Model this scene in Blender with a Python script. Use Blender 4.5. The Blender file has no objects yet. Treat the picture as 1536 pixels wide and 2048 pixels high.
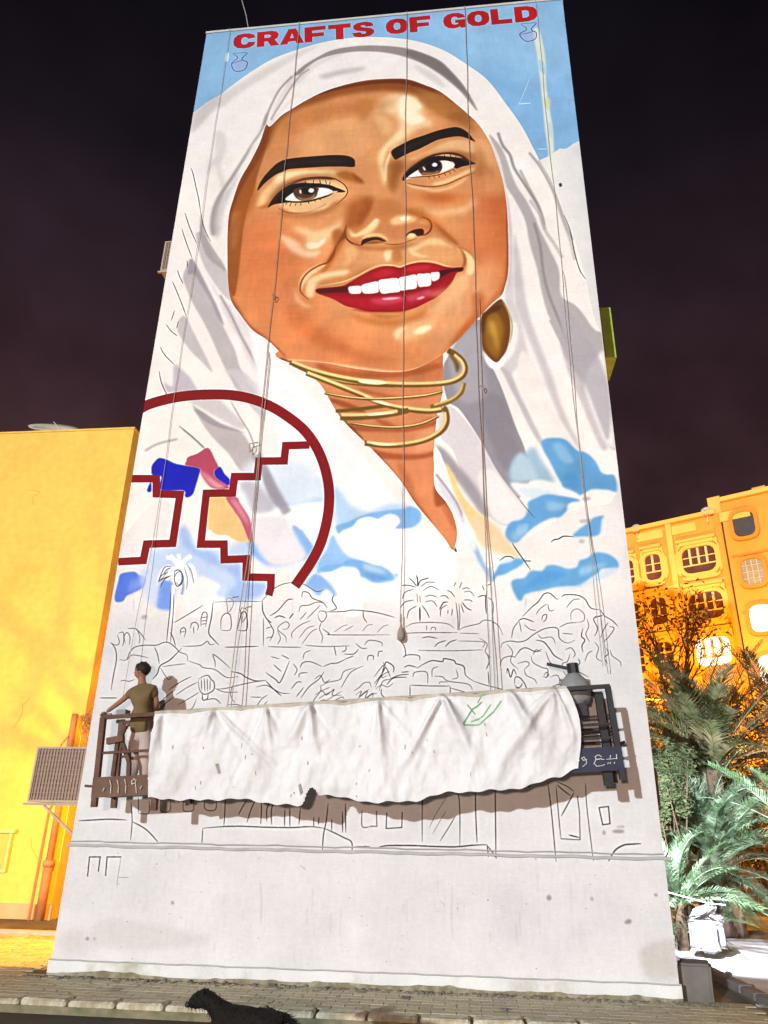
import bpy, bmesh, math, random
import numpy as np
from mathutils import Vector, Matrix, Quaternion, noise as mnoise
PI = math.pi
random.seed(7)
sc = bpy.context.scene
col = sc.collection

# ------------------------------------------------------------------ camera
# surveyed from the wall's own perspective: x right, y away from the viewer, z up, wall face at y = 11.5
FPX = 1472.53; CAMH = 2.03
RM = np.array([[.99426628, .02499334, -.10397066], [.10545665, -.39016643, .91468522], [.01770482, .92040507, .39056504]])
cam_d = bpy.data.cameras.new('camera'); cam = bpy.data.objects.new('camera', cam_d); col.objects.link(cam)
cam_d.sensor_fit = 'HORIZONTAL'; cam_d.sensor_width = 36; cam_d.lens = FPX/1536*36
cam_d.clip_start = .05; cam_d.clip_end = 2000
cam_d.show_background_images = False
# RM columns: image right, image up, forward
M = Matrix(((RM[0][0], RM[0][1], -RM[0][2], 0), (RM[1][0], RM[1][1], -RM[1][2], 0), (RM[2][0], RM[2][1], -RM[2][2], CAMH), (0, 0, 0, 1)))
cam.matrix_world = M
sc.camera = cam
sc.render.resolution_x = 768; sc.render.resolution_y = 1024

# ------------------------------------------------------------------ night sky, key light, exposure
w = bpy.data.worlds.new('World'); sc.world = w; w.use_nodes = True
nt = w.node_tree; nt.nodes.clear()
def nn(t, **k):
    n = nt.nodes.new(t)
    for a, b in k.items(): setattr(n, a, b)
    return n
tc = nn('ShaderNodeTexCoord'); sep = nn('ShaderNodeSeparateXYZ'); nt.links.new(tc.outputs['Generated'], sep.inputs[0])
ramp = nn('ShaderNodeValToRGB'); nt.links.new(sep.outputs['Z'], ramp.inputs[0])
cr = ramp.color_ramp; cr.elements[0].position = .0; cr.elements[0].color = (.105, .050, .052, 1)
cr.elements[1].position = .92; cr.elements[1].color = (.0045, .0035, .0065, 1)
for p, c in ((.26, (.074, .034, .038, 1)), (.46, (.050, .024, .030, 1)), (.60, (.026, .014, .020, 1)), (.72, (.010, .0065, .010, 1)), (.84, (.0045, .0035, .006, 1))):
    e = cr.elements.new(p); e.color = c
cl = nn('ShaderNodeTexNoise'); cl.inputs['Scale'].default_value = 3.2; cl.inputs['Detail'].default_value = 8
nt.links.new(tc.outputs['Generated'], cl.inputs['Vector'])
cm = nn('ShaderNodeMapRange'); cm.inputs[1].default_value = .35; cm.inputs[2].default_value = .7; cm.inputs[3].default_value = .45; cm.inputs[4].default_value = 1.35
nt.links.new(cl.outputs['Fac'], cm.inputs[0])
mul = nn('ShaderNodeVectorMath', operation='SCALE'); nt.links.new(ramp.outputs[0], mul.inputs[0]); nt.links.new(cm.outputs[0], mul.inputs['Scale'])
sky = nn('ShaderNodeTexSky', sky_type='NISHITA'); sky.sun_disc = False; sky.sun_elevation = math.radians(1); sky.sun_rotation = math.radians(200)
sb = nn('ShaderNodeBackground'); sb.inputs[1].default_value = .0004; nt.links.new(sky.outputs[0], sb.inputs[0])
bg = nn('ShaderNodeBackground'); bg.inputs[1].default_value = 1.0; nt.links.new(mul.outputs[0], bg.inputs[0])
ad = nn('ShaderNodeAddShader'); nt.links.new(bg.outputs[0], ad.inputs[0]); nt.links.new(sb.outputs[0], ad.inputs[1])
wo = nn('ShaderNodeOutputWorld'); nt.links.new(ad.outputs[0], wo.inputs[0])

sun_d = bpy.data.lights.new('sun', 'SUN'); sun_d.energy = 3.3; sun_d.angle = math.radians(.9); sun_d.color = (.86, .92, .94)
sun = bpy.data.objects.new('sun', sun_d); col.objects.link(sun)
KEY = Vector((.36, .88, -.185)).normalized()
sun.rotation_euler = KEY.to_track_quat('-Z', 'Y').to_euler(); sun.location = (-10, -20, 15)

sc.view_settings.view_transform = 'Standard'; sc.view_settings.look = 'None'
sc.view_settings.exposure = .07; sc.view_settings.gamma = 1
sc.view_settings.use_curve_mapping = False
sc.render.engine = 'CYCLES'
sc.cycles.use_denoising = True
sc.cycles.max_bounces = 6
def lamp(kind, loc, energy, color, size=.15, parent=None, aim=None, spot=None):
    d = bpy.data.lights.new('lamp_light', kind); d.energy = energy; d.color = color
    if kind == 'AREA': d.size = size
    else: d.shadow_soft_size = size
    if kind == 'SPOT': d.spot_size = math.radians(spot[0]); d.spot_blend = spot[1]
    o = bpy.data.objects.new('lamp_light', d); col.objects.link(o); o.location = loc
    if aim is not None: o.rotation_euler = (Vector(aim)-Vector(loc)).to_track_quat('-Z', 'Y').to_euler()
    if parent is not None: o.parent = parent; o.location = Vector(loc)-parent.location
    return o

# ------------------------------------------------------------------ surveying helpers (photo measurement -> place in the world)
def ray(px, py): return RM @ np.array([px-768., -(py-1024.), FPX])
def at_y(px, py, y):
    r = ray(px, py); q = r*(y/r[1]); return Vector((q[0], q[1], q[2]+CAMH))
def on_ground(px, py, z=0.):
    r = ray(px, py); q = r*((z-CAMH)/r[2]); return Vector((q[0], q[1], z))
def to_px(p):
    q = RM.T @ np.array([p[0], p[1], p[2]-CAMH]); return 768+q[0]/q[2]*FPX, 1024-q[1]/q[2]*FPX

# ------------------------------------------------------------------ materials
def mat(name, color, rough=.8, var=.12, scale=6., bump=.0, bscale=None, metal=0., color2=None, c2scale=2., c2pos=(.45, .6), spec=.3, emit=None, estr=0., trans=0., detail=6):
    m = bpy.data.materials.new(name); m.use_nodes = True; t = m.node_tree; b = t.nodes['Principled BSDF']
    b.inputs['Roughness'].default_value = rough; b.inputs['Metallic'].default_value = metal
    b.inputs['Specular IOR Level'].default_value = spec
    N = lambda ty, **k: [setattr(n, a, v) or n for n in [t.nodes.new(ty)] for a, v in (k.items() or [('label', '')])][-1]
    co = N('ShaderNodeTexCoord')
    n1 = N('ShaderNodeTexNoise'); n1.inputs['Scale'].default_value = scale; n1.inputs['Detail'].default_value = detail
    t.links.new(co.outputs['Object'], n1.inputs['Vector'])
    mr = N('ShaderNodeMapRange'); mr.inputs[1].default_value = .3; mr.inputs[2].default_value = .7
    mr.inputs[3].default_value = 1-var; mr.inputs[4].default_value = 1+var; t.links.new(n1.outputs['Fac'], mr.inputs[0])
    base = N('ShaderNodeRGB'); base.outputs[0].default_value = (*color, 1)
    src = base.outputs[0]
    if color2:
        n2 = N('ShaderNodeTexNoise'); n2.inputs['Scale'].default_value = c2scale; n2.inputs['Detail'].default_value = 8; n2.inputs['Roughness'].default_value = .65
        t.links.new(co.outputs['Object'], n2.inputs['Vector'])
        r2 = N('ShaderNodeMapRange'); r2.inputs[1].default_value = c2pos[0]; r2.inputs[2].default_value = c2pos[1]; t.links.new(n2.outputs['Fac'], r2.inputs[0])
        mx = N('ShaderNodeMix', data_type='RGBA'); t.links.new(r2.outputs[0], mx.inputs[0]); t.links.new(src, mx.inputs[6]); mx.inputs[7].default_value = (*color2, 1)
        src = mx.outputs[2]
    sca = N('ShaderNodeVectorMath', operation='SCALE'); t.links.new(src, sca.inputs[0]); t.links.new(mr.outputs[0], sca.inputs['Scale'])
    oi = N('ShaderNodeObjectInfo'); r3 = N('ShaderNodeMapRange'); r3.inputs[3].default_value = 1-var*.8; r3.inputs[4].default_value = 1+var*.8; t.links.new(oi.outputs['Random'], r3.inputs[0])
    sc2 = N('ShaderNodeVectorMath', operation='SCALE'); t.links.new(sca.outputs[0], sc2.inputs[0]); t.links.new(r3.outputs[0], sc2.inputs['Scale'])
    t.links.new(sc2.outputs[0], b.inputs['Base Color'])
    if bump:
        n3 = N('ShaderNodeTexNoise'); n3.inputs['Scale'].default_value = bscale or scale*4; n3.inputs['Detail'].default_value = 5
        t.links.new(co.outputs['Object'], n3.inputs['Vector'])
        bp = N('ShaderNodeBump'); bp.inputs['Strength'].default_value = bump; bp.inputs['Distance'].default_value = .02
        t.links.new(n3.outputs['Fac'], bp.inputs['Height']); t.links.new(bp.outputs[0], b.inputs['Normal'])
    if emit: b.inputs['Emission Color'].default_value = (*emit, 1); b.inputs['Emission Strength'].default_value = estr
    if trans: b.inputs['Transmission Weight'].default_value = trans
    return m

# ------------------------------------------------------------------ mesh helpers
class MB:
    def __init__(s): s.v = []; s.f = []
    def add(s, v, f):
        k = len(s.v); s.v += [tuple(x) for x in v]; s.f += [tuple(i+k for i in q) for q in f]; return s
    def box(s, x0, x1, y0, y1, z0, z1, m=None):
        v = [Vector(p) for p in ((x0,y0,z0),(x1,y0,z0),(x1,y1,z0),(x0,y1,z0),(x0,y0,z1),(x1,y0,z1),(x1,y1,z1),(x0,y1,z1))]
        if m is not None: v = [m @ p for p in v]
        return s.add(v, [(0,3,2,1),(4,5,6,7),(0,1,5,4),(1,2,6,5),(2,3,7,6),(3,0,4,7)])
    def bar(s, a, b, w, h=None, up=(0,0,1)):
        a = Vector(a); b = Vector(b); d = (b-a); L = d.length; d.normalize(); h = h or w
        u = Vector(up)
        if abs(d.dot(u)) > .95: u = Vector((0,1,0))
        sx = d.cross(u).normalized(); sz = sx.cross(d)
        v = [a+d*(L*k)+sx*(i*w/2)+sz*(j*h/2) for k in (0,1) for i, j in ((-1,-1),(1,-1),(1,1),(-1,1))]
        return s.add(v, [(0,1,2,3),(7,6,5,4),(0,4,5,1),(1,5,6,2),(2,6,7,3),(3,7,4,0)])
    def tube(s, pts, r, n=6, r2=None, caps=True):
        pts = [Vector(p) for p in pts]; m = len(pts); vs = []
        prev = None
        for i, p in enumerate(pts):
            d = (pts[min(i+1, m-1)]-pts[max(i-1, 0)]).normalized()
            if prev is None: u = d.orthogonal().normalized()
            else: u = (prev-d*prev.dot(d)); u = u.normalized() if u.length > 1e-6 else d.orthogonal().normalized()
            prev = u; vv = d.cross(u)
            rr = r if r2 is None else r+(r2-r)*i/(m-1)
            if callable(r): rr = r(i/(m-1))
            vs += [p+u*(rr*math.cos(2*PI*k/n))+vv*(rr*math.sin(2*PI*k/n)) for k in range(n)]
        fs = [(i*n+k, i*n+(k+1)%n, (i+1)*n+(k+1)%n, (i+1)*n+k) for i in range(m-1) for k in range(n)]
        if caps: fs += [tuple(range(n-1, -1, -1)), tuple((m-1)*n+k for k in range(n))]
        return s.add(vs, fs)
    def prism(s, poly, fn, t0, t1):
        """poly: 2D outline; fn(a,b,t) -> world point"""
        n = len(poly); v = [fn(a, b, t0) for a, b in poly]+[fn(a, b, t1) for a, b in poly]
        return s.add(v, [tuple(range(n)), tuple(range(2*n-1, n-1, -1))]+[(i, n+i, n+(i+1)%n, (i+1)%n) for i in range(n)])
    def ring(s, outer, inner, fn, t0, t1):
        n = len(outer); v = [fn(a, b, t) for t in (t0, t1) for P in (outer, inner) for a, b in P]
        f = []
        for i in range(n):
            j = (i+1) % n
            f += [(i, j, n+j, n+i), (2*n+i, 3*n+i, 3*n+j, 2*n+j), (i, 2*n+i, 2*n+j, j), (n+i, n+j, 3*n+j, 3*n+i)]
        return s.add(v, f)
    def build(s, name, m, parent=None, smooth=False, loc=None, bevel=0.):
        me = bpy.data.meshes.new(name); me.from_pydata(s.v, [], s.f)
        bm = bmesh.new(); bm.from_mesh(me); bmesh.ops.recalc_face_normals(bm, faces=bm.faces)
        if bevel: bmesh.ops.bevel(bm, geom=[e for e in bm.edges], offset=bevel, segments=1, affect='EDGES')
        bm.to_mesh(me); bm.free()
        o = bpy.data.objects.new(name, me); col.objects.link(o)
        if m: me.materials.append(m)
        if smooth:
            for p in me.polygons: p.use_smooth = True
        if parent is not None:
            o.parent = parent
            # meshes are written in world coordinates: bring them into the parent's frame
            me.transform(WM[parent.name].inverted()); WM[o.name] = WM[parent.name].copy()
        else: WM[o.name] = Matrix()
        return o
WM = {}
def tag(o, label=None, cat=None, group=None, kind=None):
    for k, v in (('label', label), ('category', cat), ('group', group), ('kind', kind)):
        if v: o[k] = v
    return o
def thing(name, loc, label, cat, group=None, rot=None):
    o = bpy.data.objects.new(name, None); col.objects.link(o); o.location = loc; o.empty_display_size = .2
    if rot: o.rotation_euler = rot
    WM[o.name] = Matrix.LocRotScale(Vector(loc), o.rotation_euler, None)
    return tag(o, label, cat, group)
def rebase(o, loc):
    """move a parentless mesh's origin to loc"""
    o.data.transform(Matrix.Translation(-Vector(loc))); o.location = loc; WM[o.name] = Matrix.Translation(loc); return o
def grid(fn, nu, nv):
    v = [fn(i/nu, j/nv) for j in range(nv+1) for i in range(nu+1)]
    f = [(j*(nu+1)+i, j*(nu+1)+i+1, (j+1)*(nu+1)+i+1, (j+1)*(nu+1)+i) for j in range(nv) for i in range(nu)]
    return v, f

# ---- MURAL PAINT BEGIN ----
# A tiny painting program: every line lays one stroke or one patch of paint.
#  f = smooth patch, F = straight-edged patch, l = smooth line, L = straight line
#  frame letter, colour, options (a alpha, b softness, w line width), then points
PAINT = r'''
F P d5d5d6| 0 -100 1536 -100 1536 2100 0 2100
# pinkish/creamy wall ground with lighter mural field
F P ece7e3 b=24| 150 200 1300 150 1320 1230 150 1230
# sky blue at the top
mask blue
F P 93bde0| 380 60 1140 -20 1160 281 1145 288 1135 296 1128 298 1120 297 1110 303 1098 312 1080 320 1000 330 500 330 330 330
clip blue
f P a6cbe8 a=.6 b=30| 850 20 1100 20 1120 150 1000 160 900 100
f P 86b2da a=.5 b=25| 900 150 1080 160 1130 290 1050 320 980 250
f P 9fc4e0 a=.5 b=20| 400 100 520 80 500 180 390 230
clip none
# peeling strip at right
f P e9ead8 a=.9 b=1.5| 1066 62 1078 60 1090 110 1092 160 1096 200 1103 240 1106 262 1108 300 1108 350 1100 350 1096 300 1090 260 1086 215 1082 180 1079 150 1074 110
f P d6dcb0 a=.9 b=2| 1088 196 1099 196 1101 210 1096 220 1089 214
f P a9c8dc a=.7 b=1| 1078 120 1088 125 1090 148 1080 140
f P c2d6dc a=.7 b=1| 1096 245 1104 250 1104 275 1098 268
l P c9dcea a=.8 w=1.5| 1038 208 1050 180 1060 155
l P e8f0f4 a=.8 w=2| 1036 208 1062 206
l P dfe9f0 a=.8 w=1.5| 1074 298 1095 298
f P e8eef2 a=.9 b=1| 452 108 458 106 456 122 450 122
# scarf
mask scarf
f P f5ede7| 330 268 386 226 415 204 440 190 460 174 500 145 545 118 590 101 640 86 690 77 740 74 790 76 840 84 890 102 935 130 975 160 1010 205 1045 255 1078 318 1102 360 1125 420 1150 480 1172 560 1190 640 1225 720 1235 900 1225 1000 1150 1020 1000 1100 800 1130 560 1160 440 1160 330 1000 200 1100 230 760 300 500
clip scarf
# head part of scarf shading
f P cdc4c2 b=4 a=.8| 386 228 420 200 440 192 432 215 410 240 384 266
f P d8cdc8 b=5 a=.7| 420 205 470 172 540 130 590 106 640 90 600 112 540 148 480 186 440 216
f P dbd2ce b=4 a=.7| 432 260 450 270 452 300 440 330 446 350 456 375 452 400 440 370 430 330 420 340 414 345 420 328 432 310 430 290
f P 9d9290 b=2.5 a=.85| 530 232 536 226 530 250 518 272 505 290 495 310 480 335 465 360 450 382 444 400 436 430 434 465 424 470 420 450 424 420 434 395 450 370 470 340 488 312 505 284 520 262
f P cfc6c4 b=4 a=.8| 440 400 460 372 478 345 470 370 455 400 446 430 440 465 432 478 428 460 430 430
f P e7dcd6 b=3 a=.9| 585 150 640 120 700 98 760 92 700 104 640 130 600 165 582 180 560 215 545 240 540 240 552 205 570 175
l P a69a96 b=1.5 w=4 a=.9| 585 152 560 178 545 205 535 228 528 250
l P b5aaa6 b=1 w=4 a=.8| 618 138 600 152 582 175 566 200 550 225 542 240
f P a09492 b=1.5| 588 150 605 133 630 117 660 102 690 95 730 91 775 92 815 97 850 108 880 122 900 140 925 168 945 200 955 222 940 205 920 182 895 160 870 142 840 125 800 111 760 104 715 103 675 108 640 118 615 134 600 148
f P 857a78 b=2| 820 100 850 109 878 122 900 142 922 168 940 195 920 178 895 156 868 138 840 122 812 108
f P cbc0bb b=4 a=.8| 640 150 690 138 730 134 720 142 680 150 650 158
f P d9cec9 b=4 a=.7| 830 130 870 150 890 175 870 165 840 145
f P e0d6d2 b=3 a=.8| 540 246 560 222 580 200 600 185 580 205 560 228 548 244 538 254
# left side folds
f P cdc6c5 b=2| 392 468 410 470 425 510 445 530 455 545 460 570 462 590 468 602 455 598 440 582 425 560 410 535 400 510
f P aca4a3 b=2 a=.8| 402 430 412 470 428 500 445 525 452 542 440 535 420 520 408 500 400 470
f P c4bcbb b=2| 378 520 385 522 400 555 412 580 425 605 440 640 455 670 470 700 480 735 500 770 520 800 525 830 505 815 480 790 460 755 440 715 425 680 405 640 385 605 372 575 366 555 372 535
f P a59ca2 b=2 a=.9| 380 520 388 522 404 552 418 580 434 612 448 650 436 636 420 600 400 566 388 548 376 548
f P cac3c2 b=2| 358 640 370 632 385 660 400 690 415 720 425 745 405 725 380 700 362 675 355 660
f P c8c0c6 b=3| 348 730 362 738 380 755 400 785 430 800 400 795 372 790 345 785 335 785 328 765 345 772
f P ded6d8 b=3 a=.8| 420 560 440 590 460 610 480 650 500 690 520 740 540 780 520 760 495 715 470 665 445 620
l P 98908f b=1.5 w=4 a=.8| 440 590 462 630 480 668 500 705 520 745 540 780 560 810
f P e4dcdc b=4| 470 620 500 650 530 700 560 760 600 810 560 790 520 720 490 670
# strips inside circle
f P c2bab9 b=2.5| 385 812 400 820 440 845 480 862 500 890 510 920 498 950 480 940 455 905 430 880 410 855
f P 9f989d b=2 a=.8| 388 818 405 824 430 842 460 856 495 866 470 862 440 856 420 848 405 838
f P d0c9c8 b=3 a=.9| 375 800 430 795 460 820 490 850 480 858 440 838 400 815
f P d2cccf b=3 a=.8| 450 740 490 745 520 790 530 840 515 830 490 790 470 760
f P d9d3d5 b=4 a=.8| 505 760 540 790 570 830 560 840 530 805
l P a8a1a6 b=1.5 w=3 a=.8| 460 800 480 835 500 868 512 905
l P a8a1a6 b=1.5 w=3 a=.6| 528 765 545 790 575 822 600 850
l P 6d6765 b=1 w=3 a=.8| 358 852 380 870 400 888 410 898
l P 8d8685 b=2 w=4 a=.6| 290 902 315 888 355 878
# right side folds
f P bab3b2 b=2| 978 270 995 285 1010 310 1022 345 1035 375 1052 400 1068 430 1078 455 1100 500 1118 540 1122 590 1150 610 1168 630 1190 660 1232 690 1235 880 1216 890 1190 830 1160 770 1130 700 1100 640 1085 590 1075 540 1060 490 1050 440 1030 400 1012 370 1000 320
f P dad3d1 b=3| 975 275 990 300 1003 340 1012 390 1022 440 1025 520 1028 600 1035 640 1020 640 1010 600 1015 500 1012 420 1000 360 985 310
f P f5ede8 b=3| 1018 400 1040 440 1052 480 1060 540 1075 600 1100 640 1130 700 1160 770 1190 830 1160 830 1130 780 1090 700 1060 640 1040 590 1032 520 1025 450
f P cfc8c8 b=4| 1028 470 1040 520 1050 590 1062 640 1080 690 1100 740 1120 800 1140 850 1165 900 1150 890 1125 850 1100 790 1075 720 1050 660 1030 600
f P d6cfcf b=4| 1012 600 1035 620 1050 680 1055 720 1030 740 1015 760 1005 735 1030 700 1035 650
f P c3bcbf b=3| 1000 735 1020 745 1040 790 1060 830 1085 880 1078 885 1055 850 1035 805 1015 770
f P f1e8e2 b=3| 985 730 1005 745 1025 790 1050 840 1075 890 1070 905 1050 880 1025 830 1000 770
f P efe6e0 b=3| 1045 700 1075 740 1095 790 1120 840 1150 890 1130 900 1090 880 1065 830 1045 780 1035 740
l P 8f8786 b=2 w=5 a=.9| 996 265 1005 290 1020 310 1028 335 1045 362 1060 385 1078 415 1088 450
l P a39b99 b=2 w=5 a=.8| 1040 340 1055 370 1070 400 1082 430 1090 460
l P c2bab6 b=2 w=6 a=.8| 1060 400 1080 430 1090 460 1110 490 1125 515
l P 9a9290 b=2 w=5| 1068 445 1080 490 1086 540 1098 590 1118 640 1138 690
l P a8a09c b=1.5 w=4| 1058 305 1078 330 1098 365 1115 400 1128 440 1145 480
l P b8b0aa b=1.5 w=6 a=.7| 1078 320 1100 360 1112 400 1130 450 1142 485 1150 520
l P 55504e w=1.8| 1128 430 1140 460 1148 500 1156 530 1162 545 1173 560
l P 9a9290 b=2 w=4 a=.7| 1100 640 1120 680 1140 720 1160 770 1185 820
f P c9c2c4 b=3 a=.9| 1128 700 1150 740 1180 790 1205 850 1216 890 1205 900 1185 860 1160 800 1135 740
f P eeeae8 b=4| 1170 760 1222 700 1235 880 1216 890 1195 850
f P b4aeb4 b=3 a=.8| 1125 705 1165 760 1190 820 1216 880 1220 800 1200 720 1150 640 1120 600 1122 650
clip none
# white lower left of throat
f P f6f3f2 b=4| 500 640 560 720 620 790 700 880 780 980 850 1060 910 1100 900 1180 800 1180 640 1180 560 1080 540 960 560 880 520 780
# dark grey inner scarf at right of neck
f P 9c979e b=1| 930 660 960 640 968 700 985 735 1005 780 1030 850 1050 900 1060 960 1030 1000 1000 960 960 880 920 820 895 800 885 740 905 700
f P 8d888f b=6 a=.8| 960 800 1000 790 1030 860 1040 910 1010 940 980 880
f P b6b1b6 b=6 a=.8| 900 700 960 650 965 720 970 790 920 800
# lower veil: light band
f P d9d3d4 b=1| 878 810 905 815 930 840 960 880 1000 950 1055 1022 1048 1042 1000 1050 960 1010 930 960 905 900 880 870
f P eae5e3 b=3| 955 950 985 940 1020 985 1052 1025 1040 1045 1000 1045 975 1010
f P a7a1a6 b=4| 868 890 890 900 920 935 950 970 970 1010 975 1035 960 1025 935 990 905 950 880 915
f P f7f2ea b=1| 868 895 880 905 890 930 920 990 950 1030 985 1060 1040 1110 1060 1140 1000 1140 940 1080 900 1020 870 970
f P efd398 b=2| 892 930 905 945 925 990 950 1020 975 1040 990 1060 975 1075 950 1060 930 1030 910 990
f P ecd2ae b=6| 945 1035 985 1045 1010 1075 1045 1115 1010 1110 970 1095 950 1070
f P ddd9df b=3| 872 955 900 985 920 1010 935 1050 925 1045 905 1015 885 990
l P b3adb6 b=1.5 w=5| 872 948 900 985 918 1015 930 1050
# blue wash over centre (V,S frames)
f S b3d2ee b=8 a=.9| 400 120 470 170 560 280 680 320 800 270 900 260 1000 280 1060 320 1080 370 1040 430 950 450 900 450 840 400 760 375 640 370 560 430 460 490 430 420
f S 86b6e2 b=2| 430 430 455 490 480 460 560 430 610 380 680 360 760 375 840 345 900 350 920 400 885 450 980 448 1050 420 1085 365 1070 310 1000 280 940 300 820 310 700 330 600 360 520 400
f S faf7f6 b=2| 470 480 560 440 600 385 680 362 750 378 800 350 850 338 900 360 920 400 880 450 960 455 1000 470 980 640 900 740 800 720 700 680 560 650 480 600 450 540
f S d3e4f4 b=7 a=.9| 0 60 150 100 330 60 340 240 200 260 50 280 0 260
f S 9cc1e6 b=5 a=.8| 40 280 120 265 210 250 330 235 300 262 200 272 100 290
f S f7f5f4 b=4| 60 300 150 270 250 262 340 245 340 420 200 440 130 400 80 350
f S cddff2 b=8 a=.8| -100 560 60 560 140 600 180 680 60 720 -100 740
f S 8fb8e6 b=3| 90 440 130 420 180 470 260 580 250 620 180 700 150 640 110 540
f S f9f7f6 b=3| 190 460 260 410 320 400 330 500 290 580 250 560
f S 9ac2ea b=4| 400 500 450 570 510 650 600 690 700 730 780 740 850 790 880 830 840 855 740 868 680 850 640 830 590 810 530 780 490 750 440 780 330 790 280 800 290 700 350 620
f S 7fb1e2 b=2 a=.9| 560 690 640 700 720 730 790 750 850 790 880 830 850 852 750 866 690 850 650 830 600 825 580 780 520 770 480 740 420 780 340 780 300 760 360 730 460 720 520 690
f S 92b9e6 b=3| 220 870 290 850 350 870 400 900 440 950 400 950 350 910 300 960 270 930
f S f3efed b=5| 460 760 490 745 530 780 590 800 600 830 650 828 690 860 740 872 860 860 900 900 900 1000 500 1000 440 960 400 900 330 860 250 840 300 800 400 790
f S a9caec b=2| 870 800 905 795 905 825 880 822
# wash in & around circle, left
f F dce7f2 b=10 a=.9| 860 560 1100 560 1250 600 1290 800 1150 830 1000 870 880 880 800 760 800 640
f F b4d0ee b=6 a=.8| 1020 860 1060 820 1150 830 1230 800 1310 790 1290 820 1200 830 1100 850
f F f5f2f1 b=3| 870 890 950 880 1040 845 1130 830 1220 815 1310 820 1300 930 1200 980 1130 950 1060 900 960 920 880 960
f F bfd2ee b=10 a=.9| 420 1000 520 1090 700 1100 870 1000 1000 1000 1100 1060 1180 1150 1080 1200 960 1200 880 1140 800 1240 950 1300 940 1390 700 1420 600 1320 480 1240 300 1260 250 1240 240 1110 400 1080
f F 9fb9e6 b=6 a=.8| 420 1010 470 1100 600 1180 700 1220 780 1300 720 1380 780 1420 900 1400 960 1340 940 1310 820 1300 800 1200 700 1200 620 1110 530 1100 480 980 440 960
f F 8eb6e8 b=3 a=.9| 850 1050 1000 1100 1150 1120 1120 1180 980 1200 880 1140 855 1100
f F f0ecec b=5| 480 1330 560 1270 620 1290 680 1330 640 1380 720 1420 600 1500 500 1520 460 1420
f F 5b7ed6 b=1.5| 60 1260 90 1245 150 1240 180 1260 215 1270 220 1300 195 1340 140 1370 100 1390 80 1420 40 1425 28 1400 40 1340 50 1300
f F 87a3e2 b=6 a=.7| 130 1300 200 1280 200 1330 120 1370
f F 7f9fe2 b=4| 310 1300 360 1290 400 1340 380 1460 350 1475 290 1460 285 1400
f F c6d4ee b=6 a=.8| 180 1240 260 1220 300 1300 280 1450 220 1400
f F f3efee b=3| 1240 1270 1330 1250 1450 1210 1536 1250 1536 1500 1380 1480 1320 1400 1280 1330
f F 8fb5e6 b=4| 1200 1320 1260 1250 1340 1300 1390 1370 1380 1390 1330 1345 1280 1380 1230 1340
f F e5e0e4 b=5| 880 920 1060 900 1110 960 1160 1050 1200 1160 1000 1200 880 1050
l F 9b95a0 b=3 w=18 a=.8| 900 520 960 640 1020 760 1090 880
f F a29da6 b=3 a=.9| 930 600 965 610 1000 700 1050 820 1010 830 960 740
f F bab5bc b=5 a=.8| 800 700 880 690 960 760 1010 830 980 870 880 870 840 780
# right clouds
f L 8fb4cc b=6 a=.8| 600 300 690 240 760 200 820 300 900 420 900 460 760 440 640 460 580 440
f L b9cfda b=5 a=.9| 590 360 640 250 700 260 780 400 760 440 650 450 600 440
f L a8cbe6 b=5 a=.55| 812 165 840 140 880 132 950 133 1000 150 1040 190 1080 225 1130 235 1180 270 1220 320 1250 380 1290 400 1350 410 1365 520 1300 510 1200 505 1150 520 1095 550 1050 530 980 500 960 460 920 390 880 310 830 220
f L 67a5d4 b=2.2 a=.93| 812 165 840 140 880 132 950 133 1000 150 1040 190 1080 225 1130 235 1180 270 1220 320 1250 380 1290 400 1350 410 1365 520 1300 510 1200 505 1150 520 1095 550 1050 530 980 500 960 460 920 390 880 310 830 220
f L f0eeec b=3| 590 460 700 462 790 440 880 455 960 490 1050 520 1090 560 1060 590 980 575 900 560 800 580 720 600 640 540
f L c9dbe6 b=5 a=.6| 640 500 760 500 860 520 960 540 900 560 780 580 700 570
f L a8cbe6 b=5 a=.55| 720 600 780 570 850 545 950 555 1060 575 1100 590 1040 600 1005 620 1000 660 950 710 890 715 820 745 750 790 690 840 640 890 600 895 560 860 555 810 590 750 660 730 700 700 715 650
f L 67a5d4 b=2.2 a=.93| 720 600 780 570 850 545 950 555 1060 575 1100 590 1040 600 1005 620 1000 660 950 710 890 715 820 745 750 790 690 840 640 890 600 895 560 860 555 810 590 750 660 730 700 700 715 650
f L a5c7e2 b=6 a=.7| 600 830 680 780 700 820 640 885 600 890
f L a8cbe6 b=5 a=.55| 1045 850 1090 800 1140 765 1170 740 1200 715 1270 700 1255 730 1250 780 1240 830 1200 850 1120 850
f L 67a5d4 b=2.2 a=.93| 1045 850 1090 800 1140 765 1170 740 1200 715 1270 700 1255 730 1250 780 1240 830 1200 850 1120 850
f L a8cbe6 b=5 a=.55| 595 1190 620 1165 690 1155 740 1105 820 1105 850 1070 900 1060 950 1070 1010 1090 1075 1075 1095 1030 1150 1010 1200 975 1250 970 1310 985 1360 1020 1380 1060 1360 1085 1260 1085 1230 1120 1180 1150 1100 1210 1000 1215 900 1225 820 1245 740 1260 690 1280 670 1320 640 1310 610 1250
f L 67a5d4 b=2.2 a=.93| 595 1190 620 1165 690 1155 740 1105 820 1105 850 1070 900 1060 950 1070 1010 1090 1075 1075 1095 1030 1150 1010 1200 975 1250 970 1310 985 1360 1020 1380 1060 1360 1085 1260 1085 1230 1120 1180 1150 1100 1210 1000 1215 900 1225 820 1245 740 1260 690 1280 670 1320 640 1310 610 1250
f L c9dbe8 b=4 a=.8| 920 1230 1050 1220 1180 1160 1260 1110 1370 1075 1330 1130 1200 1190 1050 1240
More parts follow.
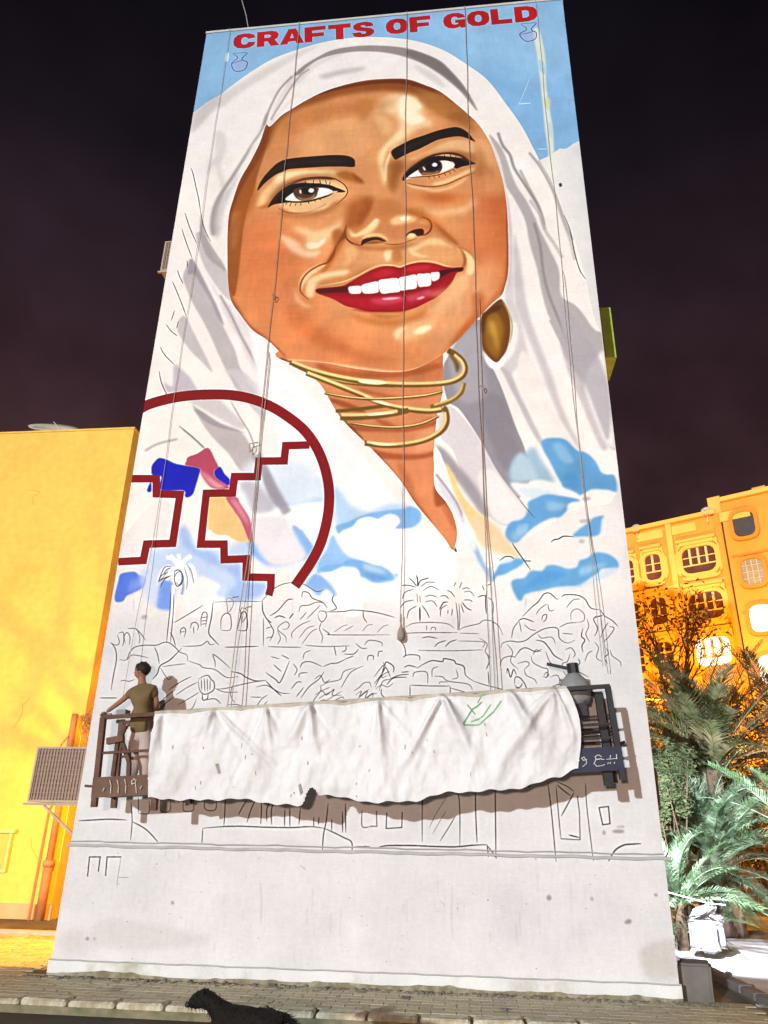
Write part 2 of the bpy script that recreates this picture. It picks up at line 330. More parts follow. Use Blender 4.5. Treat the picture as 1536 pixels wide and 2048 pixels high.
f L a8cbe6 b=5 a=.55| 480 1090 540 1040 600 1015 690 1020 670 1060 600 1100 540 1130 490 1140 470 1170 455 1180
f L 67a5d4 b=2.2 a=.93| 480 1090 540 1040 600 1015 690 1020 670 1060 600 1100 540 1130 490 1140 470 1170 455 1180
f L d5e2ec b=3 a=.9| 500 1040 560 1005 610 1010 600 1035 540 1050
f L 8cb7e0 b=4 a=.9| 240 770 280 820 330 900 370 980 400 1050 440 1120 420 1140 370 1060 320 960 270 860
f L eeedec b=4| 380 960 430 980 470 1040 490 1080 450 1130 420 1080
f L a9cde8 b=5 a=.6| 900 180 960 170 1010 230 1050 300 1000 320 930 260
f L 4f92c8 b=6 a=.5| 960 400 1040 380 1090 440 1080 520 1000 480
f L b9d6ea b=5 a=.6| 860 600 960 610 1000 620 940 660 860 660
f L a9cde8 b=4 a=.6| 640 780 720 760 700 820 640 850
f L 4f92c8 b=5 a=.5| 800 1120 900 1100 1000 1120 900 1180 760 1220 680 1240
f L b9d6ea b=5 a=.6| 1100 1080 1200 1060 1300 1050 1200 1100 1100 1140
f S dcebf6 b=5 a=.6| 640 720 740 740 820 790 760 800 660 770
f S 6aa2da b=6 a=.5| 640 790 740 800 840 830 760 850 680 830
l L 9db9cf b=3 w=14 a=.6| 430 1080 440 1180
# raw wall lower part
# neck
mask neck
f P d98f62| 560 700 600 735 640 768 670 818 690 845 720 875 760 915 800 960 830 1005 860 1042 890 1078 903 1098 911 1088 914 1062 905 1028 890 1002 870 975 868 930 867 905 870 870 875 825 884 790 886 745 886 700 890 695 800 640
clip neck
f E cf8153 b=8| 700 180 1000 180 960 330 700 320 250 260
f E b4602c b=4 a=.9| 250 240 400 275 600 290 720 285 900 240 940 260 800 300 600 320 350 300
f E a65524 b=3 a=.9| 300 420 420 450 520 500 500 510 380 470 320 440
f E b9683a b=3 a=.9| 480 370 600 400 750 420 940 395 930 410 760 435 560 410
f E a9592a b=3 a=.9| 430 575 560 590 700 600 850 570 920 545 900 580 760 610 600 612 450 605
f E b5643a b=3 a=.8| 560 530 650 560 730 590 820 560 900 530 850 575 740 610 640 590
f E a9592a b=3 a=.9| 560 715 700 735 820 735 900 720 900 745 800 765 680 765 600 755
f E 9a4a1c b=5 a=.8| 560 700 640 790 720 890 800 990 880 1100 860 1100 760 980 680 880
f E b9673e b=6 a=.7| 700 780 760 850 800 960 830 1010 780 960 720 860
f E e5a27a b=6 a=.8| 820 620 900 600 895 700 800 720
f E c77a50 b=3| 905 900 960 970 1010 1060 1025 1150 990 1120 940 1030 905 1000
f E a0542c b=3 a=.9| 903 905 950 960 1000 1050 960 1010 910 1020
f E 7a3208 b=3 a=.9| 90 220 240 345 350 490 500 640 480 640 330 490 210 350 60 230
clip none
l S 7a5540 w=2| 1320 595 1355 630
# gold neck rings: dark body, light top
l E 7a5a20 w=7 b=.7| 130 245 230 292 320 322 430 345 560 356 680 360
l E dcc080 w=4 b=.6| 135 242 232 288 322 317 432 340 560 350
l E 7a5a20 w=7 b=.7| 360 500 460 492 560 480 640 470
l E 7c5a1e w=11 b=.7| 110 230 240 280 400 320 600 348 800 355 960 345 1040 320 1070 280 1060 230 1020 190 975 165
l E efd592 w=6 b=.7| 120 226 240 272 400 312 600 340 800 347 960 338 1035 312 1062 275 1052 230 1010 190
f E fff2cc b=1.5| 490 325 600 330 640 345 590 355 500 345
l E 7c5a1e w=11 b=.7| 200 290 350 350 500 410 640 465 760 490 870 500 945 490
l E f2d898 w=6 b=.7| 205 287 350 343 500 403 640 458 760 482 870 492 940 484
f E fff2cc b=1.5| 520 415 640 455 650 470 560 445
l E 7c5a1e w=11 b=.7| 385 535 480 535 600 525 700 510 760 495
l E efd592 w=6 b=.7| 390 520 480 520 600 512 700 500
f E fff2cc b=1.5| 540 515 650 505 680 512 560 525
l E 7a5a20 w=5 b=.6| 300 402 420 424 560 434 720 428 860 414 948 392
l E e8cb8a w=2.6 b=.5| 300 399 420 420 560 430 720 424 860 410 948 389
l E 7a5a20 w=5 b=.6| 440 566 560 584 700 590 830 570 925 528
l E e8cb8a w=2.6 b=.5| 440 563 560 580 700 586 830 566 925 524
l E 8a6a2c w=8 b=.7| 1065 345 1050 400 1000 440 950 462 880 475
l E d9bd7c w=4 b=.7| 1058 345 1040 395 990 435 900 466
l E 7c5a1e w=11 b=.7| 520 675 640 688 760 680 860 655 940 610 970 560 965 500 950 480
l E efd08c w=6 b=.7| 530 668 640 680 760 672 860 647 930 605 960 555 958 505
f E fff0cc b=1.5| 545 670 650 678 700 685 600 688
f E 6e4a1a b=3 a=.9| 975 165 1010 200 1040 250 1025 290 1010 240 985 195
# face
mask face
f P e09c66| 540 253 563 231 584 218 610 202 646 184 685 171 724 162 762 158 812 158 850 170 880 183 910 206 938 230 958 250 979 283 992 318 1005 360 1012 400 1015 440 1017 500 1016 545 1010 572 1003 590 983 608 962 630 944 650 922 675 900 695 886 708 860 724 830 738 800 744 768 744 730 740 697 735 657 727 618 723 578 720 560 704 535 680 505 660 480 628 462 600 456 560 455 510 455 470 458 430 466 400 480 360 500 325 520 285 532 250
clip face
# shade bands
f P b06a3a b=26 a=.2| 460 420 500 330 560 240 640 200 620 280 560 340 520 420 520 520 560 600 640 680 700 720 620 715 540 670 480 600
f P a8602f b=24 a=.2| 900 220 960 270 1005 360 1016 460 1015 560 985 600 960 540 960 440 940 340 900 280
f P e08a52 b=24 a=.7| 460 430 520 440 600 470 640 560 640 640 740 690 850 690 900 720 700 745 560 710 480 620 455 520
f P dd7a4a b=24 a=.4| 470 450 540 440 600 480 590 560 520 580 470 540
f P d97c4a b=20 a=.65| 960 380 1020 380 1020 560 1000 600 950 560 920 520 940 450
f P d4643e b=18 a=.38| 975 380 1015 380 1018 460 985 450
f P eaa878 b=14 a=.9| 950 540 1010 520 1010 590 940 640 900 690 860 700 880 640
f P e59461 b=16 a=.7| 540 580 620 620 700 660 800 680 760 720 640 715 560 690
f P d6945e b=18 a=.8| 560 220 680 190 760 200 720 260 640 290 560 300
f P e8ad78 b=12 a=.8| 600 250 720 230 740 300 680 310 600 310
# hairline dark
f P 8f4a12 b=7 a=.85| 520 280 545 232 590 196 640 182 718 166 770 160 812 160 860 176 910 208 950 244 920 232 880 206 830 188 770 182 700 188 640 204 590 222 555 250 530 300
f P 6e2f06 b=2 a=.9| 544 226 588 192 630 182 718 164 765 159 812 159 850 171 880 184 910 207 900 204 860 184 810 168 750 168 690 177 640 189 590 204 556 226 540 245
f P a5652a b=6 a=.85| 840 185 880 188 915 215 940 240 950 262 920 248 890 235 865 215 850 200
f P b67a3c b=6 a=.7| 830 175 870 190 900 230 870 230 850 205
# left dark temple band
f P a55f22 b=2| 455 480 458 430 466 400 480 360 500 325 520 285 533 250 545 228 552 232 545 260 535 290 525 320 515 350 508 380 500 400 492 430 486 460 482 500 478 540 470 590 460 580 455 540
f P 8a420c b=2 a=.9| 520 285 534 252 548 228 540 262 528 300 512 330 498 350 480 385 466 420 460 460 457 450 460 420 480 362 500 325
f P bc7a3e b=4 a=.8| 464 430 482 420 484 440 476 480 466 500 462 470
f P a85016 b=4 a=.9| 456 540 464 590 480 620 500 650 540 682 570 712 560 712 520 684 480 640 458 590
f P 9a3f0e b=1.5 a=.8| 1016 400 1018 500 1017 560 1008 585 1000 592 1010 560 1013 500 1012 440
# forehead highlight
f A ffe6bd b=7 a=.75| 720 390 790 360 850 370 890 400 900 440 930 480 870 500 820 540 780 570 760 560 800 500 790 450 740 430 700 440
f A f4c893 b=8 a=.7| 700 440 760 450 780 500 760 560 740 620 745 680 730 640 735 570 740 520
f A ffefcf b=3| 810 370 860 375 890 410 870 430 900 460 860 480 830 470 800 430
f A fff0d4 b=2 a=.9| 760 600 770 590 760 640 755 690 745 690 748 640
f A c98a50 b=5 a=.8| 640 380 700 390 690 430 660 470 640 430
f A b87a40 b=6 a=.8| 880 370 960 360 1020 400 1050 440 1000 430 940 420 900 400
# temple right
f A e9b17e b=8 a=.8| 1080 540 1140 540 1180 640 1200 740 1140 740 1100 640
f A d28a52 b=8 a=.7| 1100 640 1160 640 1200 720 1160 760 1110 720
# left eye socket
f B f3c58e b=4| 400 580 520 440 640 340 800 310 1000 300 1180 310 1200 380 1000 380 800 390 660 440 560 540 470 640 380 680
f B ffe3b4 b=4 a=.9| 560 420 620 350 800 320 1000 320 1100 330 1000 350 800 360 680 400 600 440
f B d49a60 b=5 a=.8| 900 350 1100 360 1250 400 1300 440 1200 420 1080 375 950 375 800 400 700 450 660 440 750 390
f B b36a28 b=4 a=.9| 1190 340 1290 320 1380 360 1440 400 1470 445 1400 440 1330 420 1260 400 1210 370
f B 8c4310 b=3 a=.9| 1340 330 1400 370 1450 410 1470 445 1430 425 1380 390
f B c98250 b=6 a=.9| 1320 640 1420 560 1536 640 1536 900 1450 880 1400 780
f B ba7038 b=3| 360 690 440 700 500 685 540 650 500 640 460 670 400 690
# brow left
f B 24100a b=.7| 385 520 400 460 440 390 500 320 570 250 640 210 720 190 850 175 980 165 1120 155 1250 155 1330 170 1375 200 1382 240 1370 275 1250 272 1100 272 950 280 800 290 700 300 640 325 580 350 520 390 450 450
f B 3e2210 b=3 a=.7| 480 360 560 290 680 240 860 220 1040 200 1200 200 1300 220 1100 240 900 240 700 265 580 310 500 370
# left eye
f B efc08a b=2| 640 500 760 430 900 400 1080 395 1200 420 1280 480 1300 540 1240 600 1150 640 1080 670 900 700 700 700 620 680 600 600
f B 4a1a06 b=2| 520 650 560 580 640 500 740 440 850 400 960 383 1090 380 1180 400 1120 405 1000 400 880 410 780 440 700 490 640 560 600 640
f B 1c0a06 b=1| 490 690 520 640 570 570 640 510 740 470 850 450 960 440 1060 450 1160 470 1240 505 1285 530 1200 535 1140 515 1060 492 960 490 850 500 770 525 700 570 665 610 720 625 800 628 900 618 1000 595 1100 565 1160 545 1100 580 1000 612 900 636 800 642 700 640 640 645 560 655
f B 9a6a50 b=1.5 a=.8| 740 465 800 440 880 425 880 445 800 460
f B f0c79a b=1| 900 420 1000 412 1000 440 940 440 900 445
f B f6cf98 b=1| 1040 415 1130 420 1230 465 1275 505 1200 490 1120 455 1040 445
l B 3c1608 w=1.6| 960 405 955 450
l B 3c1608 w=1.6| 1020 405 1030 450
l B 3c1608 w=1.6| 1080 410 1090 450
l B 3c1608 w=1.6| 870 420 880 455
l B 3c1608 w=1.6| 1130 425 1120 460
f B 140804 b=1| 505 672 545 600 620 525 720 462 850 440 980 452 940 485 850 500 760 535 690 580 650 640 560 655
f B ffffff b=.7| 668 605 700 575 760 535 850 500 990 490 1080 492 1140 512 1148 535 1080 565 1000 590 900 612 800 622 720 618
f B 5c3a28 b=.7| 752 545 762 505 850 482 1000 488 1002 530 982 580 925 610 860 622 800 608 765 575
f B b08058 b=2| 790 580 860 600 930 585 975 550 960 590 900 612 850 616 800 600
f B 1a0c08 b=1.5| 835 520 850 488 960 486 975 520 950 550 900 560 855 550
f B ffffff b=.6| 905 515 925 495 955 498 965 518 945 538 915 534
f B ffe8d8 b=.6| 812 525 820 508 832 520 832 548 818 545
f B f2c8a4 b=.6| 1160 525 1200 520 1205 530 1175 537
l B 5a240a w=2| 640 480 740 430 850 395 960 382 1080 380 1180 400 1270 455 1305 515 1290 570 1240 620 1190 662
l B a4602c w=3 b=1| 600 700 680 738 780 748 880 740 980 712 1090 655
f B f7d2a0 b=3 a=.8| 640 700 760 722 900 715 1020 680 900 700 760 702
l B 2c0e04 w=1.4| 690 640 670 665
l B 2c0e04 w=1.4| 730 642 715 680
l B 2c0e04 w=1.4| 780 645 770 675
l B 2c0e04 w=1.4| 830 642 828 672
l B 2c0e04 w=1.4| 900 630 915 655
l B 2c0e04 w=1.4| 960 612 980 635
l B 2c0e04 w=1.4| 1010 600 1035 615
# cheek highlight left
f B fbe0b0 b=8 a=.75| 740 870 820 890 900 910 1000 930 1100 900 1200 850 1270 800 1260 850 1200 920 1130 990 1050 1060 980 1110 900 1120 860 1060 900 1030 860 980 780 930
f B ffeed0 b=3 a=.9| 900 1050 1000 1050 1080 1000 1060 1060 990 1110 900 1110
f B fff0d0 b=2 a=.9| 1300 740 1320 660 1350 680 1340 740
# right eye socket C
f C f0bd88 b=4| 400 500 560 440 700 360 840 310 960 310 1060 340 1080 420 1000 440 900 430 760 430 600 470 480 520
f C c98a4c b=4 a=.8| 900 420 1000 440 1080 460 1080 540 1020 520 960 470 860 440
f C b9783c b=6 a=.9| 190 540 300 500 360 560 320 660 300 760 240 860 200 800 180 700
f C e2a469 b=6 a=.8| 60 300 200 260 160 400 110 560 150 700 160 780 120 700 80 560
f C fbe2b0 b=4 a=.9| 90 470 160 350 260 250 330 210 320 300 220 350 160 440 130 560 150 640 160 770 140 760 110 640
# brow right
f C 1e0e08 b=.7| 218 435 240 400 330 350 430 300 550 260 680 215 800 185 880 175 950 195 1010 240 1050 290 1078 325 1020 300 950 275 880 270 780 285 680 310 580 360 500 400 400 440 300 490 262 508 235 480
f C 3c2412 b=3 a=.7| 300 400 420 350 560 300 700 250 720 260 600 310 480 360 340 430
# right eye
f C 3c1506 b=2| 335 715 350 660 400 600 480 540 560 490 660 450 780 432 880 440 960 470 1010 510 1080 548 1000 540 940 510 860 470 760 455 660 475 580 510 500 570 430 640
f C 120a08 b=1| 335 725 350 690 400 640 480 590 560 540 660 500 740 485 830 480 900 490 960 515 1020 540 1085 548 1010 565 940 580 880 600 850 560 860 530 800 515 720 520 640 545 560 580 490 620 420 660 380 700
f C e8bf88 b=1| 640 480 720 460 800 452 880 465 950 490 900 485 820 475 740 478 660 495
l C 3c1608 w=1.5| 700 462 710 492
l C 3c1608 w=1.5| 760 455 765 485
l C 3c1608 w=1.5| 820 455 828 482
l C 3c1608 w=1.5| 880 464 880 490
f C 120a08 b=1| 345 705 410 610 490 545 590 488 700 470 800 478 890 494 950 522 860 532 740 512 640 520 560 560 480 612 400 672
f C fffdf8 b=.7| 360 712 400 675 480 620 500 620 530 670 460 682 400 700
f C fffaf0 b=.7| 715 640 735 600 730 550 710 525 780 520 840 535 868 555 860 580 820 605 770 625
f C 4c3024 b=.7| 498 620 510 590 560 560 640 530 715 525 738 560 738 600 715 635 650 655 590 662 530 660
f C a87c58 b=2| 520 640 580 640 650 640 700 620 700 640 640 656 560 660
f C 140a08 b=1.5| 570 560 640 525 710 530 715 580 690 610 640 625 590 620 570 590
f C ffffff b=.6| 635 560 655 540 685 548 688 570 665 580 642 575
f C ffe8d8 b=.6| 540 585 548 580 568 605 565 620 550 612
l C 5a240a w=1.8| 380 690 500 685 600 680 720 660 800 630 870 600
l C 2c0e04 w=1.3| 600 680 610 705
l C 2c0e04 w=1.3| 650 675 665 700
l C 2c0e04 w=1.3| 700 668 715 695
l C 2c0e04 w=1.3| 760 650 775 672
l C 2c0e04 w=1.3| 810 632 828 655
l C 2c0e04 w=1.3| 850 610 875 630
f C ffd9a8 b=3 a=.9| 640 750 760 720 880 670 1000 610 1070 590 1070 610 980 660 880 710 760 760 660 772
l C 9a5524 w=2.6 b=1| 380 750 480 770 600 785 700 780 800 755 900 710 970 680 1080 640
f C fbd2a4 b=2 a=.8| 360 755 440 775 540 795 640 800 540 812 440 800
# cheek right
f C cf7a42 b=10 a=.8| 400 860 560 840 760 840 900 860 1000 900 900 950 740 960 560 930
f C b9622a b=8 a=.6| 560 870 740 860 860 890 800 930 640 930
f C fbd6a6 b=8 a=.85| 560 1010 700 1040 860 1020 980 980 1060 900 1070 950 1020 1020 900 1060 720 1070 600 1050
# nose
f D d28b56 b=8| 400 60 560 40 640 60 760 120 860 160 900 180 900 260 760 300 640 300 520 320 430 260 400 160
f D b56a2e b=6 a=.9| 520 60 560 40 570 90 540 150 500 210 460 240 470 180 500 120
f D 9a4f1a b=4 a=.7| 540 80 560 70 550 130 510 190 480 220 500 160
f D cf864e b=7 a=.9| 600 60 720 60 760 120 720 160 640 200 600 150
f D ffdca8 b=3| 460 270 520 240 560 200 590 175 605 190 580 230 520 270 450 290 420 260 415 225 430 240
f D fff0d0 b=2 a=.9| 540 240 590 180 600 195 570 230
f D fbcf98 b=4| 680 190 720 160 800 150 850 160 830 190 770 205 700 215
f D fff4da b=2| 735 172 770 160 805 165 790 185 750 188
f D b8682c b=5 a=.8| 780 110 860 140 920 190 900 190 850 170 790 150
f D c77a40 b=4 a=.8| 860 210 920 200 925 240 880 230
f D e9b37c b=4 a=.9| 850 190 900 170 930 200 910 215 870 210
l D 6e2c08 w=3 b=.8| 410 215 400 250 402 285 420 310 450 330 495 340
l D 6e2c08 w=3.4 b=.8| 870 165 910 180 930 210 925 245 900 270 870 280
f D 3a1206 b=1| 497 338 510 305 560 290 610 288 640 295 652 312 640 318 600 308 560 312 520 330 505 340
f D 8a5020 b=2 a=.9| 520 332 560 315 620 315 650 318 600 328
f D 3a1206 b=1| 772 285 790 260 830 242 870 238 884 252 880 275 850 283 830 275 800 265 785 275
f D ffe0b0 b=2| 780 290 800 268 830 270 830 288 800 300
f D f9cf98 b=3| 500 300 540 270 620 270 660 300 650 310 600 285 540 290
l D 9a5524 w=2.4 b=1| 640 330 700 335 750 330 790 315 840 300
# philtrum & muzzle
f D e9ac74 b=8 a=.9| 520 350 700 350 760 330 900 290 1000 300 1080 360 1130 440 1000 450 860 440 760 450 620 460 480 480 500 400
f D fbd39c b=4 a=.9| 780 340 820 320 900 300 980 300 1060 350 1000 340 900 340 820 380 790 370
f D ffe8bc b=3 a=.9| 640 380 660 360 690 370 685 410 660 440 640 410
f D c87e44 b=4 a=.8| 690 380 740 370 750 440 700 440
f D fdd9a8 b=3 a=.9| 790 330 800 340 815 370 860 395 920 410 860 412 810 395 790 370
# nasolabial left
f D b3682c b=4 a=.9| 320 260 370 240 400 300 380 340 350 400 320 450 280 500 250 510 270 460 300 410 330 350
f D 8c4614 b=2 a=.9| 395 250 405 290 370 320 345 360 330 410 290 450 300 420 330 370 355 320
f D f9d09a b=3| 280 460 240 490 190 530 150 580 125 620 120 560 150 510 220 465
l D 8c4614 w=3 b=1| 345 340 325 400 300 440 240 465 180 500 140 545 125 590 130 630 175 672
f D ffe2b0 b=4 a=.9| 170 560 240 520 330 500 420 490 400 530 300 560 220 600 200 660 160 640
f D d08a50 b=5 a=.9| 240 560 340 530 440 520 520 480 560 480 460 560 300 600 230 600
f D eeb880 b=4 a=.8| 400 360 460 340 480 400 420 460 380 480 400 420
f D f6cd96 b=5 a=.8| 90 600 130 680 200 720 160 720 100 680
# nasolabial right
f D b5662c b=3 a=.9| 940 190 1000 240 1060 290 1100 340 1060 320 1000 270
f D b5662c b=2 a=.9| 1095 345 1150 370 1190 410 1200 440 1180 420 1140 385
f D ffdcaa b=3| 1090 355 1150 380 1190 420 1200 470 1180 520 1140 520 1150 470 1140 420 1110 380
f D a05820 b=2 a=.8| 1095 350 1130 380 1145 420 1140 460 1120 475 1130 430 1115 385
f D f2c08c b=6 a=.8| 1080 540 1160 520 1140 620 1060 680 960 740 900 760 980 680
# chin
f D f7c896 b=9 a=.75| 700 880 800 800 900 800 960 820 900 880 820 920 740 930
f D ffeec0 b=3| 820 870 860 840 920 830 930 850 880 880 830 885
f D ffe2b4 b=3 a=.8| 700 880 730 850 780 840 740 880 720 920
f D c97a3c b=4 a=.9| 560 760 700 770 760 755 740 775 660 790 600 785
f D f2b888 b=5 a=.8| 1080 680 1110 680 1110 740 1080 780
f D cf7034 b=5 a=.8| 1180 640 1250 640 1240 760 1130 880 1060 950 1100 860 1180 760
f D f6c79a b=2| 60 1040 300 1060 520 1090 700 1110 800 1105 920 1060 1000 1010 1010 1016 920 1070 800 1115 700 1122 500 1108 280 1082 80 1056
# lips
f D 9c0a14 b=1| 225 610 300 600 380 590 450 555 520 515 580 485 640 468 700 470 740 478 780 462 840 448 900 446 960 455 1020 472 1120 475 1118 498 1085 510 1060 560 1020 610 960 660 900 690 840 720 770 740 700 748 620 748 540 745 460 725 400 710 330 670 270 650 235 635
f D b81a24 b=4 a=.9| 460 560 560 505 640 480 700 485 740 500 800 470 900 458 980 475 1000 500 900 510 800 520 700 540 600 545 500 580
f D c82a34 b=4 a=.8| 600 500 680 490 700 510 640 530 580 530
f D d42e3a b=3 a=.8| 760 490 840 465 920 465 900 490 820 500
f D 5a0408 b=2| 225 610 320 600 400 592 440 590 425 625 330 630 240 635
f D 4a0408 b=2| 975 500 1050 485 1120 476 1116 498 1060 502 1000 530 970 550
f D b4142a b=4 a=.9| 300 650 420 660 560 660 700 650 840 630 960 590 1040 540 1000 600 900 680 760 730 600 735 440 710
f D d8536a b=5 a=.85| 560 670 640 660 740 650 760 680 700 700 620 705 570 690
f D d8536a b=5 a=.85| 780 650 860 625 920 610 920 640 860 670 790 690
f D ffc8cc b=1.5| 625 668 680 660 740 662 700 672 650 675
f D ffd0cc b=1.5| 840 668 870 655 890 658 860 672
l D 8a0a18 w=2.4 b=.8| 752 645 770 665 768 690
f D 8c0a12 b=3 a=.8| 440 730 540 738 660 742 760 735 860 700 760 745 640 750 520 748
# upper lip rim light
l D f9d6a8 w=2.4 b=.8| 240 590 330 575 400 560 480 525 560 482 620 462 690 462 740 470 800 448 870 436 940 440 1010 462 1060 474 1115 470
# deeper modelling
f B 7a3a10 b=7 a=.55| 500 600 600 480 740 410 900 370 1080 365 1200 390 1100 400 900 410 740 450 620 540 540 640
f B 9a5420 b=7 a=.6| 600 735 760 760 940 745 1080 700 1180 650 1240 620 1200 680 1100 740 940 785 760 795 640 775
f B fbd9a6 b=3 a=.85| 700 705 820 722 960 705 1080 665 1150 640 1080 700 960 730 820 745 720 730
f B a85a20 b=8 a=.6| 240 560 300 420 380 540 330 700 240 820 180 1000 150 900 180 760
f C 7a3a10 b=7 a=.55| 360 620 460 530 560 470 680 430 800 415 920 430 1040 480 1080 520 980 490 880 455 760 440 640 460 540 520 440 590
f C a3602c b=9 a=.6| 1080 380 1140 420 1180 560 1120 700 1080 640 1100 520
f C 9a5422 b=6 a=.6| 250 520 330 560 320 640 260 720 230 820 200 740 220 620
f C fdd8a8 b=3 a=.8| 520 800 660 815 800 790 900 740 1000 680 960 730 860 790 740 830 620 835
f D a8581e b=7 a=.7| 430 90 520 50 560 60 530 130 490 200 430 240 410 300 395 240 410 150
f D b5621f b=8 a=.6| 820 100 900 140 960 190 1020 250 1080 320 1060 330 980 270 920 220 860 180
f D 9c4f1a b=5 a=.6| 430 300 520 345 640 350 760 335 880 300 930 250 900 300 800 350 700 370 560 370 470 350
f D fbd8a4 b=4 a=.8| 500 250 540 232 580 200 600 180 610 200 580 245 540 272 500 280
f D c2672a b=12 a=.6| 1300 60 1400 60 1400 480 1360 600 1300 640 1340 480 1330 300
f D b3581e b=6 a=.7| 1395 420 1400 500 1380 600 1340 660 1240 770 1130 880 1050 965 1000 1005 1090 900 1200 780 1310 660 1370 560
f D f7c290 b=8 a=.6| 900 640 1040 590 1120 520 1140 600 1080 700 980 790 900 830 940 760 1000 680
f D b4611f b=7 a=.55| 430 755 560 790 700 800 820 770 900 730 860 790 740 830 600 830 480 800
f D c76a30 b=10 a=.5| 60 700 200 820 360 920 520 1000 700 1040 600 1060 400 1020 200 940 60 820
f P ffe9c8 b=5 a=.7| 560 470 590 480 612 500 640 500 630 515 600 512 575 495
f P c8783c b=10 a=.5| 560 250 600 225 700 205 780 200 760 225 680 235 620 255 570 285
# teeth
f D ffffff b=.5| 420 598 450 590 492 588 500 600 498 632 470 638 430 634
f D ffffff b=.5| 500 588 540 572 600 562 606 600 602 628 560 636 510 632
f D ffffff b=.5| 604 560 660 545 724 543 740 580 738 622 680 632 620 632
f D ffffff b=.5| 728 545 780 528 836 520 842 560 838 602 790 612 740 614
f D ffffff b=.5| 842 520 880 514 920 512 930 540 925 585 885 594 850 590
f D ffffff b=.5| 925 512 950 505 978 506 980 540 960 556 935 558
l D e8c8c0 w=1.2| 497 590 500 630
l D e8c8c0 w=1.2| 602 562 606 628
l D d8d0d0 w=1.2| 730 545 742 612
clip none
# earring
f R 7a4a10 b=.8| 270 560 310 520 370 460 430 420 460 445 490 510 510 590 515 680 505 770 480 860 440 920 400 958 360 940 310 890 278 830 270 700
f R 9a6a1c b=4| 300 560 350 520 420 560 460 680 440 800 410 920 370 900 310 820 295 700
f R c89a4a b=5 a=.9| 330 620 370 600 400 680 410 760 400 860 370 760 340 700
f R 5c3408 b=3 a=.9| 280 560 400 470 440 500 380 530 310 580 290 700 275 700
l R b0a070 w=3 b=.8| 440 430 480 490 510 560 530 640 525 720 510 800
f R fdf8f4 b=2| 280 860 320 920 380 965 420 960 470 900 460 960 400 1020 340 1000 300 940
# scarf inner edge thin line near face right
l P c9c0c2 w=3 b=1.5 a=.7| 1008 360 1018 420 1022 500 1018 560 1012 590
# dark red circle emblem
l P 8e0c14 w=20| 280 818 300 808 340 797 380 791 420 789 460 790 500 797 540 812 575 833 608 860 632 893 648 930 657 970 658 1010 652 1050 640 1090 622 1125 602 1155 590 1172
L F 8e0c14 w=15| 1225 460 1080 465 1070 558 915 560 905 655 765 655 752 755 592 758 558 1070 700 1070 702 1165 838 1160 836 1272 990 1275 988 1340 975 1385
L F 8e0c14 w=15| 130 668 285 668 285 760 430 765 385 1065 225 1070 205 1170 50 1178
# blue and pink scarf patches
f F 1420b8 b=.6| 262 580 300 542 350 552 400 575 465 588 550 605 545 650 530 700 510 760 480 782 460 775 450 740 310 735 315 655 262 645 255 610
f F 1420b8 b=.6| 250 690 255 740 240 750 228 738
f F 1420b8 b=.6| 640 625 660 600 680 598 705 640 735 672 728 710 690 690 650 660
f F b8506a b=1| 470 560 480 535 540 512 590 480 615 490 640 540 665 595 640 620 650 660 725 712 720 730 640 728 600 700 560 640 550 605 465 585
f F d88a98 b=3 a=.9| 555 620 600 640 650 680 710 720 640 725 600 700 570 660
f F f0bcc0 b=3 a=.8| 600 660 660 700 700 720 650 715
f F ecc98c b=1.5| 620 782 710 782 750 840 790 890 830 980 860 1050 800 1055 760 1040 720 1015 660 1010 610 980 600 940
f F c4607a b=1| 712 782 778 782 800 820 840 880 865 940 875 1060 850 1040 830 990 800 920 760 860
f F dc98a4 b=3 a=.8| 740 800 780 800 830 880 860 960 820 920 780 860
L F 8e0c14 w=15| 765 655 752 755 592 758
L F 8e0c14 w=15| 285 668 285 760 430 765 425 800
# paint splotches & pots at the top corners
l A 2d3a86 w=1.6| 165 205 218 203 205 218 200 230 220 240 208 268 172 272 160 245 178 228 182 218 165 207
l A 2d3a86 w=1.4| 160 245 185 236 205 230
l A 2d3a86 w=1.6| 1270 92 1328 88 1315 104 1312 116 1330 126 1325 150 1290 158 1266 132 1290 116 1290 106 1272 94
l A 2d3a86 w=1.4| 1268 132 1300 126 1325 118
f A b0b6dc a=.5 b=1| 1290 118 1312 116 1330 126 1325 150 1290 158 1268 132
f A b0b6dc a=.5 b=1| 178 228 200 230 218 240 208 268 172 272 160 245
# faint charcoal on the left edge
l K 4a4442 w=1.6| 360 198 375 240 395 330 415 420 427 500
l K 4a4442 w=1.6 a=.8| 427 500 440 570 460 640 500 720
l K 4a4442 w=1.6| 318 515 335 570 360 640 400 730
l K 4a4442 w=1.5| 295 625 315 690 340 760 370 840
l K 4a4442 w=1.5| 332 850 336 900
l K 4a4442 w=1.5| 265 920 280 965 305 1015
l K 4a4442 w=1.6| 228 998 260 1070 300 1170 325 1240
l K 4a4442 w=1.4| 245 1205 220 1275
l K 4a4442 w=1.4| 272 1280 258 1330
l K 4a4442 w=1.4| 185 1303 220 1350 265 1385
l K 4a4442 w=1.6| 142 1462 180 1525 242 1585
l K 4a4442 w=1.6| 135 1632 150 1710 185 1790 200 1815
# joints of the wall boards
f P 3a3434 b=1| 1118 368 1122 366 1124 371 1120 374
# white palm left open in the blue
l F f6f4f6 w=8 b=.8| 420 1230 410 1190 380 1160 345 1150
l F f6f4f6 w=8 b=.8| 425 1225 400 1170 370 1140
l F f6f4f6 w=8 b=.8| 425 1220 425 1170 420 1130
l F f6f4f6 w=9 b=.8| 430 1220 460 1170 500 1140
l F f6f4f6 w=8 b=.8| 440 1230 490 1200 515 1230 520 1280
l F f6f4f6 w=8 b=.8| 440 1240 470 1230 480 1290
